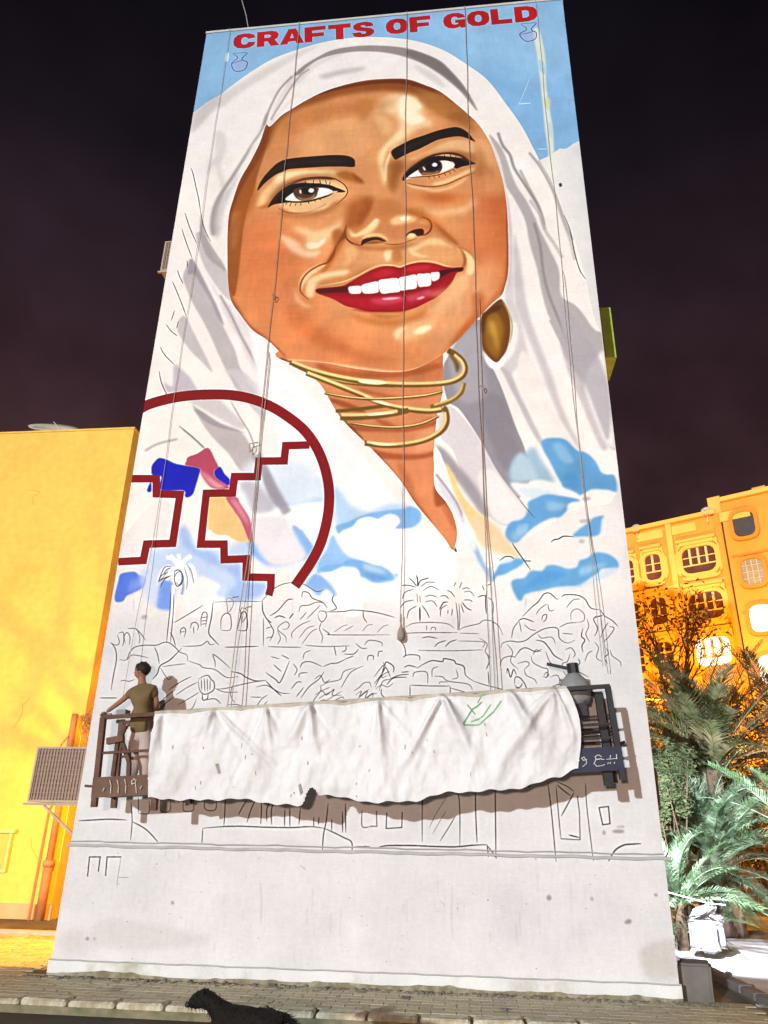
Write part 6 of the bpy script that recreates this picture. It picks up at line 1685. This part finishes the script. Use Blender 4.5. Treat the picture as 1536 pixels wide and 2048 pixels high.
# satellite dishes on its roof
def dish(name_loc, r, face, label, m=M_dish, group=None, post=.5, flat=.28):
    c = Vector(name_loc); f = Vector(face).normalized(); u = f.orthogonal().normalized(); v = f.cross(u)
    t = thing('satellite_dish', c-Vector((0, 0, post)), label, 'satellite dish', group)
    vs = [c-f*(r*flat*.5)]; fs = []; nr, na = 5, 18
    for i in range(1, nr+1):
        for k in range(na): a = 2*PI*k/na; q = i/nr; vs.append(c+u*(r*q*math.cos(a))+v*(r*q*math.sin(a))+f*(r*flat*(q*q-.5)))
    for k in range(na): fs.append((0, 1+k, 1+(k+1) % na))
    for i in range(nr-1):
        for k in range(na): a = 1+i*na; fs.append((a+k, a+na+k, a+na+(k+1) % na, a+(k+1) % na))
    n = len(vs); vs2 = [p-f*.03 for p in vs]; fs2 = [tuple(x+n for x in q[::-1]) for q in fs]
    rim = [(1+(nr-1)*na+k, 1+(nr-1)*na+(k+1) % na, n+1+(nr-1)*na+(k+1) % na, n+1+(nr-1)*na+k) for k in range(na)]
    MB().add(vs+vs2, fs+fs2+rim).build('reflector', m, t, smooth=True)
    MB().tube([c-f*.05, c-f*(r*.4)-Vector((0, 0, .1)), c-Vector((0, 0, post))], .03, 6).build('mast', m, t)
    MB().tube([c-v*(r*.95)+f*(r*flat*.45), c+f*(r*.35)], .014, 5).build('feed_arm', m, t)
    return t
dish(at_y(106, 866, 18.5)+Vector((0, 0, .1)), .70, (.15, -.55, .80), 'large tilted satellite dish on the roof of the yellow house', post=.5)
dish(at_y(15, 880, 18.5), .35, (.2, -.4, 1), 'small satellite dish barely showing at the left end of the yellow roof', post=.3)
# drain pipe on its corner
pb_ = Vector((XLH-.16, YL-.15, .03)); zt_ = at_y(158, 1428, YL-.15).z; zs = at_y(107, 1727, YL-.15).z
dp = thing('drain_pipe', pb_, 'thick orange brown drain pipe standing at the corner of the yellow house', 'pipe')
MB().tube([pb_, (pb_.x, pb_.y, zs)], .10, 10).build('lower_pipe', M_pipe, dp, smooth=True)
MB().tube([(pb_.x, pb_.y, zs-.06), (pb_.x, pb_.y, zs+.06)], .13, 10).build('collar', M_pipe, dp, smooth=True)
MB().tube([(pb_.x, pb_.y, zs+.06), (pb_.x, pb_.y, zt_)], .075, 10).build('upper_pipe', M_pipe, dp, smooth=True)
MB().tube([(pb_.x-.22, pb_.y-.02, .03), (pb_.x-.2, pb_.y-.02, 2.2), (pb_.x-.14, pb_.y-.02, zs+1.2)], .03, 6).build('side_pipe', M_pipe, dp)
MB().tube([(pb_.x-.02, pb_.y-.1, zt_-.5), (pb_.x-.14, pb_.y-.12, zt_-.7), (pb_.x-.26, pb_.y-.12, zt_-1.1), (pb_.x-.32, pb_.y-.12, zt_-1.7)], .015, 5).build('cable', M_pipe, dp)
# climbing leaves beside the pipe
cv = MB()
for i in range(60):
    p = at_y(R.uniform(163, 186), R.uniform(1425, 1492), YL-.5); a = R.uniform(0, PI); s = R.uniform(.05, .11)
    pts = [p+Vector((s*math.cos(a+k*.9)*(1-k*.12), .02*k, s*math.sin(a+k*.9)*(1-k*.12))) for k in range(5)]; cv.tube(pts, .009, 4)
o = cv.build('tangled_twigs', M_pipe); tag(o, 'curly tangle of brightly lit twigs beside the top of the drain pipe', 'twigs', kind='stuff')

# ------------------------------------------------------------------ sodium lamp between the two houses (hidden behind the cooling unit)
lpz = at_y(136, 1542, 13.75)
wl = thing('wall_lamp', lpz, 'sodium lamp fixed low in the alley behind the brown cooling unit', 'lamp')
MB().tube([lpz+Vector((0, -.16, .0)), lpz+Vector((0, -.32, .0))], .10, 10).build('housing', M_head, wl)
MB().bar(lpz+Vector((0, -.24, .0)), (XL-.01, lpz.y-.24, lpz.z-.1), .04).build('bracket', M_head, wl)
ball('bulb', lpz+Vector((0, -.12, 0)), .05, M_bulbo, wl)
SOD = lamp('POINT', lpz, 1150, (1, .40, .004), .010, wl)
def shadow_cable(pts, r=.011): MB().tube([lpz+Vector((p[0]*.50, p[1], p[2]*.42)) for p in pts], r*1.0, 5).build('cable', M_steel, wl)  # unseen cables placed near the lamp so their shadows streak the house
shadow_cable([(-.10, .20, .78), (-.12, .2, .55), (-.16, .2, .40), (-.24, .2, .36), (-.30, .2, .45), (-.34, .2, .78)])
shadow_cable([(-.09, .22, .8), (-.12, .22, .42), (-.19, .22, .29), (-.31, .22, .32), (-.36, .22, .5), (-.37, .22, .8)], .009)
shadow_cable([(-.38, .2, .5), (-.36, .2, .30), (-.44, .2, .1)], .011)
shadow_cable([(.03, .2, .75), (.0, .2, .42), (.03, .2, .1), (.08, .2, -.1)], .007)
shadow_cable([(-.04, .24, .42), (-.03, .24, .2), (.02, .24, .0)], .006)
for a_, c_ in (((-.10, .2, .12), (-.55, .2, .62)), ((-.05, .2, .22), (-.27, .2, .95)), ((-.14, .2, .03), (-.8, .2, .3)), ((.0, .2, .2), (-.06, .2, .9))): shadow_cable([a_, c_], .014)
shadow_cable([(-.42, .2, .3), (-.25, .2, .14), (-.08, .2, .05)], .009)

# ------------------------------------------------------------------ ochre apartment block at the right
EA = Vector((.846, -.533, 0)).normalized(); EN = Vector((-EA.y, EA.x, 0))   # along the front, and into the building
r0 = ray(1439, 1027); r0h = np.hypot(r0[0], r0[1]); A0 = Vector((r0[0]/r0h*44, r0[1]/r0h*44, 0)); ZR = r0[2]/r0h*44+CAMH
def fb(px_, py_, off=0.):
    r = Vector(ray(px_, py_)); C0 = Vector((0, 0, CAMH)); t = ((A0-EN*off)-C0).dot(EN)/r.dot(EN); p = C0+r*t; return (p-A0).dot(EA), p.z
def fw(s, z, d=0.): return A0+EA*s+Vector((0, 0, z))-EN*d
FM = Matrix(((EA.x, EN.x, 0, A0.x), (EA.y, EN.y, 0, A0.y), (0, 0, 1, 0), (0, 0, 0, 1)))
ob = thing('ochre_apartments', A0, 'ochre apartment block with arched balcony windows glowing orange behind the palms', 'building')
sJ = fb(1447, 1060)[0]
MB().box(-22, sJ-.13, 0, 12, -.13, ZR, FM).build('wall', M_ochre, ob)
MB().box(sJ+.13, 16, -.5, 12, -.13, ZR+.45, FM).build('wall', M_ochre, ob)
MB().box(sJ-.13, sJ+.13, .5, 12, -.13, ZR, FM).build('wall', M_ochre3, ob)
MB().tube([fw(sJ, .2, -.2), fw(sJ, ZR+.2, -.2)], .08, 8).build('downpipe', M_rust, ob)
MB().box(-22.2, sJ-.25, -.25, 12.1, ZR, ZR+.25, FM).build('cornice', M_ochre2, ob)
MB().box(sJ+.25, 16, -.72, 12.1, ZR+.45, ZR+.7, FM).build('cornice', M_ochre2, ob)
# roof fins
for px_, py_, d_ in ((1432, 994, 5.), (1527, 972, 2.)):
    s_, _ = fb(px_, 1025); z_ = fb(px_, py_)[1]
    MB().add([fw(s_-.35, ZR, .1), fw(s_+.35, ZR, .1), fw(s_+.35, z_, .1), fw(s_-.35, z_, .1), fw(s_-.35, ZR, -d_), fw(s_+.35, ZR, -d_), fw(s_+.35, ZR+.3, -d_), fw(s_-.35, ZR+.3, -d_)],
             [(0,1,2,3),(4,7,6,5),(0,4,5,1),(3,2,6,7),(0,3,7,4),(1,5,6,2)]).build('parapet_fin', M_ochre2, ob)
def oct_(cx, cz, hw, hh, cut, k=1., arch=0.):
    """rounded octagon outline"""
    pts = []
    for (sx, sz) in ((1, 1), (-1, 1), (-1, -1), (1, -1)):
        for i in range(4):
            a = i/3*PI/2
            if (sx, sz) in ((-1, 1), (1, -1)): a = PI/2-a
            pts.append((cx+sx*(hw-cut+cut*math.cos(a)*1.)*k, cz+sz*(hh-cut+cut*math.sin(a))*k))
    out = [pts[0:4], pts[4:8], pts[8:12], pts[12:16]]
    return out[0]+out[1]+out[2]+out[3]
def window(px_, py_, hw, hh, cut, glass, off=0., panes=4, surround=True, rim=M_ochre2, boxed=False, wing=True):
    s_, z_ = px_, py_
    fn = lambda a, b, t: fw(a, b, off+t)
    outer = oct_(s_, z_, hw+.19, hh+.19, cut+.08); inner = oct_(s_, z_, hw, hh, cut)
    w_ = MB().ring(outer, inner, fn, .02, .17).build('window', rim, ob)
    MB().prism(inner, fn, .03, .06).build('pane', glass, w_)
    fr = MB()
    if panes == 0: pass
    elif panes > 1:
        for i in range(1, panes):
            x = s_-hw+2*hw*i/panes; fr.prism([(x-.06, z_-hh*.35), (x+.06, z_-hh*.35), (x+.06, z_+hh*.93), (x-.06, z_+hh*.93)], fn, .07, .16)
        fr.prism([(s_-hw*.98, z_-hh*.42), (s_+hw*.98, z_-hh*.42), (s_+hw*.98, z_-hh*.33), (s_-hw*.98, z_-hh*.33)], fn, .07, .15)
        fr.prism([(s_-hw*.98, z_+hh*.22), (s_+hw*.98, z_+hh*.22), (s_+hw*.98, z_+hh*.28), (s_-hw*.98, z_+hh*.28)], fn, .07, .12)
        fr.build('frame', M_frame, w_)
    else:
        for i in (1, 2, 3): x = s_-hw+2*hw*i/4; fr.prism([(x-.014, z_-hh*.93), (x+.014, z_-hh*.93), (x+.014, z_+hh*.93), (x-.014, z_+hh*.93)], fn, .07, .1)
        for i in (1, 2, 3): z = z_-hh+2*hh*i/4; fr.prism([(s_-hw*.93, z-.014), (s_+hw*.93, z-.014), (s_+hw*.93, z+.014), (s_-hw*.93, z+.014)], fn, .1, .12)
        fr.build('frame', M_frame, w_)
    if surround:
        W2 = hw+.42; H2 = hh+.38
        st = [(-W2, -H2*.5), (-W2+.25, -H2*.5), (-W2+.25, -H2*.72), (-W2+.55, -H2*.72), (-W2+.55, -H2*.88), (-W2+.9, -H2*.95)]
        lft = [(s_+a, z_+b) for a, b in [(-W2+.55, -H2*1.0), (-W2+.32, -H2*.92), (-W2+.28, -H2*.75), (-W2+.12, -H2*.65), (-W2+.0, -H2*.4), (-W2, H2*.35), (-W2+.10, H2*.5), (-W2+.2, H2*.7), (-W2+.2, H2*1.0)]]
        rgt = [(2*s_-a, b) for a, b in lft][::-1]
        o2 = lft+rgt; n = len(o2)
        # inner outline resampled to the same count
        inn = []
        for a, b in o2:
            an = math.atan2(b-z_, a-s_); k = min((hw+.19)/max(abs(math.cos(an)), 1e-3), (hh+.19)/max(abs(math.sin(an)), 1e-3)); k *= .97
            inn.append((s_+k*math.cos(an), z_+k*math.sin(an)))
        MB().ring(o2, inn, fn, .01, .14).build('surround', M_ochre2, ob)
        MB().box(s_-W2+.25, s_+W2-.25, -.34-off, -.002-off, z_+H2, z_+H2+.16, FM).build('hood', M_ochre2, ob)
        MB().box(s_-W2+.4, s_+W2-.4, -.24-off, -.002-off, z_+H2-.2, z_+H2-.02, FM).build('hood', M_ochre2, ob)
    return w_
for z_, g_ in ((16.5, M_glassd), (13.75, M_glassd), (11.15, M_lit), (8.5, M_glassd), (5.8, M_glassd)): window(-1.5, z_, .93, .78, .45, g_)
for z_, g_ in ((16.55, M_glassd), (13.85, M_glassd), (11.2, M_glassd), (8.5, M_glassd)): window(-4.15, z_, .46, .80, .3, g_, panes=2)
for z_ in (16.5, 13.8, 11.1): window(-5.75, z_, .42, .78, .3, M_glassd, panes=2)
for z_, g_ in ((17.9, M_dark), (15.1, M_greyg), (12.5, M_lit), (9.8, M_lit), (7.1, M_dark)): window(1.3, z_, .56, .74, .38, g_, off=.5, panes=0 if z_ > 17 else 1, surround=False, rim=M_ochre3)
for z_, g_ in ((17.9, M_greyg), (15.1, M_dark), (12.5, M_greyg), (9.8, M_dark)): window(4.2, z_, .56, .74, .38, g_, off=.5, panes=1, surround=False, rim=M_ochre3)
for i, s_ in enumerate((-2.95, -.12)):
    MB().box(s_-.16, s_+.16, -.22, -.002, .2, ZR-.02, FM).build('pilaster', M_ochre2 if i == 0 else M_ochre, ob)
for z_ in (15.1, 12.4, 9.7, 7.0):
    MB().box(-22, -3.15, -.10, -.002, z_, z_+.14, FM).build('string_course', M_ochre2, ob)
    MB().box(-2.77, -.30, -.10, -.002, z_, z_+.14, FM).build('string_course', M_ochre2, ob)
for s_ in (-2.2, -4.15, .9):
    MB().box(s_-.8, s_+.8, -.08 if s_ < 0 else -.58, -.002 if s_ < 0 else -.502, ZR-.75, ZR-.2, FM).build('frieze_panel', M_ochre2, ob)
for z_ in (3.3, 6.5, 9.7, 12.9, 16.1):
    MB().box(sJ+.3, 16, -.56, -.502, z_, z_+.12, FM).build('string_course', M_ochre3, ob)
# balcony box on one window and dishes
MB().box(-2.35, -1.45, -.6, -.2, 12.85, 13.4, FM).build('balcony_cupboard', M_acbrown, ob)
s1 = fb(1276, 1074); dish(fw(s1[0], fb(1276, 1058)[1], .2), .29, (-.5, -.85, .35), 'satellite dish at the left end of the ochre roof beside the tower', group='round dishes on the ochre roof', post=.7)
s1 = fb(1416, 1034); dish(fw(s1[0], fb(1416, 1024)[1], .2), .29, (-.5, -.85, .35), 'satellite dish on the ochre roof just left of the parapet fin', group='round dishes on the ochre roof', post=.7)
# low garden wall in front of it
gwa = on_ground(1300, 1795, 0); 
gw = MB().bar(Vector((6.2, 27, .75)), Vector((22, 22, .75)), .3, 1.7).build('garden_wall', M_ochre); tag(gw, 'low ochre wall glowing orange behind the palms', 'wall'); 

# ------------------------------------------------------------------ lamps with their posts
def pole_lamp(base, h, head, color, power, label, size=.15, m=M_bulbo):
    t = thing('pole_lamp', base, label, 'street lamp'); b = Vector(base); hd_ = Vector(head)
    MB().tube([b, b+Vector((0, 0, h*.5)), b+Vector((0, 0, h))], .09, 8, .05).build('post', M_head, t)
    MB().tube([b+Vector((0, 0, h)), hd_+Vector((0, 0, .2))], .04, 6).build('arm', M_head, t)
    MB().box(-.3, .3, -.14, .14, .06, .18, Matrix.Translation(hd_)).build('head', M_head, t)
    MB().box(-.2, .2, -.1, .1, .02, .055, Matrix.Translation(hd_)).build('lens', m, t)
    return t, lamp('POINT', hd_+Vector((0, 0, -.14)), power, color, size, t)
pole_lamp((8.9, 33.5, 0), 7.2, (7.3, 33.2, 7.0), (1, .43, .035), 13000, 'street lamp behind the tower that turns the ochre block orange')
pole_lamp((19.0, 26.0, 0), 7.0, (17.2, 26.2, 6.8), (1, .43, .035), 9000, 'street lamp beyond the right edge lighting the ochre block')
pole_lamp((-1.9, -4.2, 0), 2.7, (-1.2, -4.0, 2.75), (1, .68, .52), 4000, 'added fill lamp on a low stand behind the photographer', .22)  # unseen fill lamp, added to soften and warm the shadows on the wall
pole_lamp((-19, 9.5, 0), 7.5, (-17.6, 9.8, 7.3), (1, .50, .08), 300, 'lamp added out of frame at the left lighting the yellow house', .2)  # unseen extra lamp, added to push the house wall further towards yellow
# cold floodlight on the tower's right side
fp = Vector((XR+.24, 13.4, 2.75))
flt = thing('floodlight', fp, 'cold white floodlight on the right side of the tower aimed at the young palm', 'floodlight')
MB().box(-.02, .05, -.16, .16, -.1, .1, Matrix.Translation(fp)).build('housing', M_head, flt)
MB().bar(fp+Vector((-.02, 0, 0)), (XR+.005, 13.4, 2.75), .04).build('bracket', M_head, flt)
FLD = lamp('SPOT', fp+Vector((.12, 0, 0)), 6500, (.80, .88, 1.0), .06, flt, aim=(5.4, 17.0, 1.6), spot=(104, .7))

# ------------------------------------------------------------------ palms
def frond_mesh(name, L_, droop, n, lw, ll, m, seed, curl=.5):
    RR = random.Random(seed); mb = MB()
    pts = []; a = 0
    for i in range(13):
        t = i/12; ang = droop*t**1.6; 
        if i == 0: p = Vector((0, 0, 0))
        else: p = pts[-1]+Vector((math.cos(ang), 0, -math.sin(ang)))*(L_/12)
        pts.append(p)
    mb.tube(pts, .022, 4, .004)
    for k in range(n):
        t = .12+.88*k/n; i = min(int(t*12), 11); f = t*12-i; p = pts[i].lerp(pts[i+1], f); d = (pts[i+1]-pts[i]).normalized()
        up = Vector((0, 1, 0)).cross(d)*-1
        l = ll*math.sin(PI*(.12+.80*t))**.7*RR.uniform(.8, 1.1)
        for s in (-1, 1):
            dr = (d*(.62+.35*t)+Vector((0, s, 0))*.75+up*RR.uniform(.12, .45)).normalized()
            tip = p+dr*l+Vector((0, 0, -curl*l*RR.uniform(.1, .5))); mid = p+dr*l*.5+Vector((0, 0, .02))
            sd = dr.cross(up).normalized()*lw
            mb.add([p-sd*.5, p+sd*.5, mid+sd, mid-sd, tip], [(0, 1, 2, 3), (3, 2, 4)])
    return mesh_only(mb, name, m)
def palm(base, h, fr, count, label, seed, tilt=(.1, 1.25), trunk_r=.16, dead=8, scale=1., lower=0, m_tr=M_bark, az=None):
    RR = random.Random(seed); b = Vector(base); t = thing('date_palm', b, label, 'palm')
    top = b+Vector((0, 0, h))
    if h > .3:
        tr = MB().tube([b+Vector((0, 0, h*i/8)) for i in range(9)], lambda q: trunk_r*(1.15-.25*q+.05*math.sin(q*40)), 9).build('trunk', m_tr, t, smooth=False)
    for i in range(count):
        a = (i*2.39996+RR.uniform(-.3, .3)) if az is None else RR.uniform(*az); q = (i+.5)/count
        el = PI/2-(tilt[0]+(tilt[1]-tilt[0])*q**.8)+RR.uniform(-.12, .12)
        s = scale*RR.uniform(.8, 1.12)
        mw = Matrix.Translation(top+Vector((0, 0, RR.uniform(-.1, .05)))) @ Matrix.Rotation(a, 4, 'Z') @ Matrix.Rotation(-el, 4, 'Y') @ Matrix.Rotation(RR.uniform(-.5, .5), 4, 'X') @ Matrix.Scale(s, 4)
        inst(RR.choice(fr), 'frond', t, mw)
    for i in range(lower):
        a = RR.uniform(0, 2*PI); mw = Matrix.Translation(b+Vector((0, 0, h*RR.uniform(.2, .85)))) @ Matrix.Rotation(a, 4, 'Z') @ Matrix.Rotation(RR.uniform(-1.1, .35), 4, 'Y') @ Matrix.Scale(scale*RR.uniform(.45, .8), 4)
        inst(RR.choice(FR_dry if RR.random() < .35 else fr), 'frond', t, mw)
    return t
FR_g = [frond_mesh('frond', 2.3, d, 52, .012, .42, M_leaf, s) for d, s in ((.5, 1), (.9, 2), (1.3, 3))]
FR_d = [frond_mesh('frond', 2.9, d, 60, .013, .46, M_leafd, s) for d, s in ((.45, 4), (.8, 5), (1.2, 6))]
FR_dry = [frond_mesh('dead_frond', 1.9, 1.7, 30, .012, .34, M_leafdry, 7, .9)]
g0 = on_ground(1452, 1872, -.11)
palm((g0.x, g0.y, -.11), 1.7, FR_g, 36, 'young date palm in cold white light right of the tower, stones piled at its foot', 21, (.04, 1.25), .17, lower=56, scale=1.15)
g1 = at_y(1362, 1850, 16.9)
palm((g1.x, 16.9, -.11), .8, FR_g, 20, 'low palm sprout hugging the tower corner behind the stones', 22, (.1, 1.3), .1, scale=.85, lower=16)
p1 = at_y(1425, 1530, 19.5)
palm((p1.x, 19.5, -.13), p1.z, FR_d, 44, 'tall dusty palm with upright brown fronds between the tower and the lit arched window', 23, (.03, 1.15), .2, scale=1.1)
p2 = at_y(1500, 1560, 21.5)
palm((p2.x+1.2, 21.5, -.13), p2.z+.6, FR_d, 28, 'orange lit palm at the right edge of the photo behind the young palm', 24, (.1, 1.8), .2, scale=1.2)
p3 = at_y(1330, 1560, 22.)
palm((p3.x, 22., -.13), p3.z-.5, FR_d, 24, 'palm glowing orange close behind the tower edge', 25, (.1, 1.6), .18, scale=1.0)
p4 = at_y(1560, 1640, 18.)
palm((p4.x+.5, 18., -.13), 1.9, FR_g, 20, 'pale palm reaching in from the right edge at ground level', 26, (.2, 1.6), .18, scale=1.1, lower=8)

def leaf_cloud(name, c, rad, n, s, m, seed, label, cat, trunkbase=None):
    RR = random.Random(seed); t = thing(name, trunkbase or (c[0], c[1], -.13), label, cat)
    mb = MB(); C_ = Vector(c); blobs = [(C_+Vector((RR.uniform(-1, 1)*rad[0]*.7, RR.uniform(-1, 1)*rad[1]*.7, RR.uniform(-1, 1)*rad[2]*.7)), RR.uniform(.25, .5)) for _ in range(16)]
    for i in range(n):
        b, r_ = RR.choice(blobs); d = Vector((RR.gauss(0, 1), RR.gauss(0, 1), RR.gauss(0, 1))).normalized(); p = b+Vector((d.x*rad[0], d.y*rad[1], d.z*rad[2]))*r_*RR.uniform(.6, 1)
        a = Vector((RR.gauss(0, 1), RR.gauss(0, 1), RR.gauss(0, .7))).normalized(); q = a.orthogonal().normalized(); l = s*RR.uniform(.6, 1.3)
        mb.add([p-a*l, p+q*l*.4, p+a*l, p-q*l*.4], [(0, 1, 2, 3)])
    mb.build('crown', m, t)
    br = MB(); B = Vector(t.location)
    for b, r_ in blobs[:5 if rad[0] < 1 else 16]:
        mid = B.lerp(b, .55)+Vector((RR.uniform(-.2, .2), RR.uniform(-.2, .2), 0)); br.tube([B, mid, b], .022, 5, .01)
    br.build('trunk', M_bark, t)
    return t
c_ = at_y(1335, 1470, 20.); leaf_cloud('shrub', (c_.x+.1, 20.6, c_.z-.6), (1.1, .8, 2.2), 5200, .075, M_shrub, 31, 'loose leafy bush beside the tower edge glowing yellow orange', 'shrub')
c_ = at_y(1510, 1470, 24.); leaf_cloud('shrub', (c_.x, 24.5, c_.z-.8), (2.6, 1.2, 2.6), 7000, .09, M_redleaf, 32, 'dark red leaved bush behind the palms at the right edge', 'shrub')
c_ = at_y(1430, 1600, 23.); leaf_cloud('shrub', (c_.x, 23.2, c_.z-.6), (2.4, 1.0, 1.5), 5200, .085, M_shrub, 33, 'low brown green bush filling the gap between the two tall palms', 'shrub')
c_ = at_y(1345, 1590, 17.2); leaf_cloud('shrub', (c_.x+.1, 17.6, c_.z+.1), (.7, .7, 1.0), 2600, .055, mat('corner_shrub', (.055, .075, .03), .6, .4, 3, color2=(.12, .13, .06), c2scale=2.5), 34, 'ragged green bush against the tower corner in white light', 'shrub')
# bare branched tree with red leaf clusters
RB = random.Random(41)
tb = at_y(1352, 1400, 24.); tree = thing('bare_tree', (tb.x, 24., -.13), 'thin bare branched tree with a few red leaves in front of the ochre block', 'tree')
lf = MB()
def branch(p, d, L_, r, dep, mb):
    pts = [p]
    for k in range(4): d = (d+Vector((RB.uniform(-.28, .28), RB.uniform(-.28, .28), RB.uniform(-.12, .22)))).normalized(); pts.append(pts[-1]+d*L_/4)
    mb.tube(pts, r, 5, r*.6, caps=False)
    if dep == 0:
        for _ in range(5):
            q = pts[-1]+Vector((RB.gauss(0, .2), RB.gauss(0, .2), RB.gauss(0, .2))); a = Vector((RB.gauss(0, 1), RB.gauss(0, 1), RB.gauss(0, 1))).normalized(); c = a.orthogonal().normalized(); lf.add([q-a*.09, q+c*.05, q+a*.09, q-c*.05], [(0, 1, 2, 3)])
        return
    for k in range(3): branch(pts[RB.choice((2, 3, 4))], (d+Vector((RB.uniform(-.9, .9), RB.uniform(-.6, .6), RB.uniform(-.3, .6)))).normalized(), L_*.68, r*.6, dep-1, mb)
tm = MB(); tm.tube([(tb.x, 24, -.13), (tb.x+.1, 24, 2.5), (tb.x-.05, 24, tb.z-.5)], .10, 6, .06)
for k in range(5): branch(Vector((tb.x-.05, 24, tb.z-.6)), Vector((RB.uniform(-.7, .8), RB.uniform(-.3, .3), 1)).normalized(), 1.9, .045, 3, tm)
tm.build('trunk', M_bark, tree); lf.build('leaves', M_redleaf, tree)

# ------------------------------------------------------------------ stones at the palm's foot, block by the tower, cable
def rock(name, c, size, rot, m, label, seed, cat='stone', bev=.03):
    RR = random.Random(seed); mw = Matrix.Translation(c) @ Matrix.Rotation(rot[2], 4, 'Z') @ Matrix.Rotation(rot[1], 4, 'Y') @ Matrix.Rotation(rot[0], 4, 'X')
    bm = bmesh.new(); bmesh.ops.create_cube(bm, size=1); bmesh.ops.subdivide_edges(bm, edges=bm.edges, cuts=2, use_grid_fill=True)
    for v in bm.verts:
        v.co = Vector((v.co.x*size[0], v.co.y*size[1], v.co.z*size[2]))+Vector((RR.uniform(-1, 1), RR.uniform(-1, 1), RR.uniform(-1, 1)))*bev*.35
    bmesh.ops.bevel(bm, geom=[e for e in bm.edges if e.calc_face_angle(0) > .9], offset=bev, segments=2, affect='EDGES')
    me = bpy.data.meshes.new(name); bm.to_mesh(me); bm.free(); me.materials.append(m); o = bpy.data.objects.new(name, me); col.objects.link(o); o.matrix_world = mw; WM[o.name] = mw
    return tag(o, label, cat, 'pale stones piled at the palm foot' if cat == 'stone' else None)
sy = 16.1
def sp(px_, py_, dy=0): return at_y(px_, py_, sy+dy)
rock('stone_block', sp(1393, 1868), (.20, .22, .46), (0, .04, .1), M_white, 'upright white block at the left of the stone pile', 1)
rock('stone_block', sp(1416, 1872, -.1), (.30, .24, .50), (0, -.03, -.1), M_white, 'widest upright white block in the middle of the stone pile', 2)
rock('stone_block', sp(1438, 1866, .1), (.19, .3, .42), (0, .0, -.4), M_white, 'upright white block at the right of the stone pile, half in shade', 3)
rock('stone_slab', sp(1396, 1838), (.34, .2, .09), (0, -.05, .1), M_white, 'small flat stone lying on the left upright block', 4)
rock('stone_slab', sp(1404, 1826, -.02), (.50, .22, .13), (0, -.50, .1), M_white, 'long pale stone leaning on top of the pile', 5, bev=.05)
rock('stone_slab', sp(1424, 1832, .05), (.38, .22, .10), (0, .50, -.1), M_white, 'short pale stone slanting down on the right of the pile', 6, bev=.04)
bx = at_y(1393, 1968, 11.85)
rock('concrete_block', (bx.x+.02, 11.95, .15), (.42, .42, .50), (.03, .03, -.25), M_conc, 'dark grey concrete block beside the foot of the tower', 7, cat='concrete block', bev=.03)
for i, (px_, py_) in enumerate(((1492, 1918), (1458, 1948), (1504, 1975))):
    p = on_ground(px_, py_, -.09); rock('pebble', p, (.10, .07, .06), (.2, .1, .5*i), M_conc, ['pebble on the bright sandy yard near the palm', 'pebble just beyond the right kerb', 'pebble nearest the right edge of the photo'][i], 50+i, cat='pebble', bev=.012)
cb = MB().tube([at_y(1330+i*11, 1783+ (i*3.0 if i < 8 else 24+(i-8)*1.0), 15.6) for i in range(12)], .011, 5).build('slack_cable', mat('white_cable', (.6, .6, .58), .6)); tag(cb, 'thin white cable strung across the young palm from the tower', 'cable')
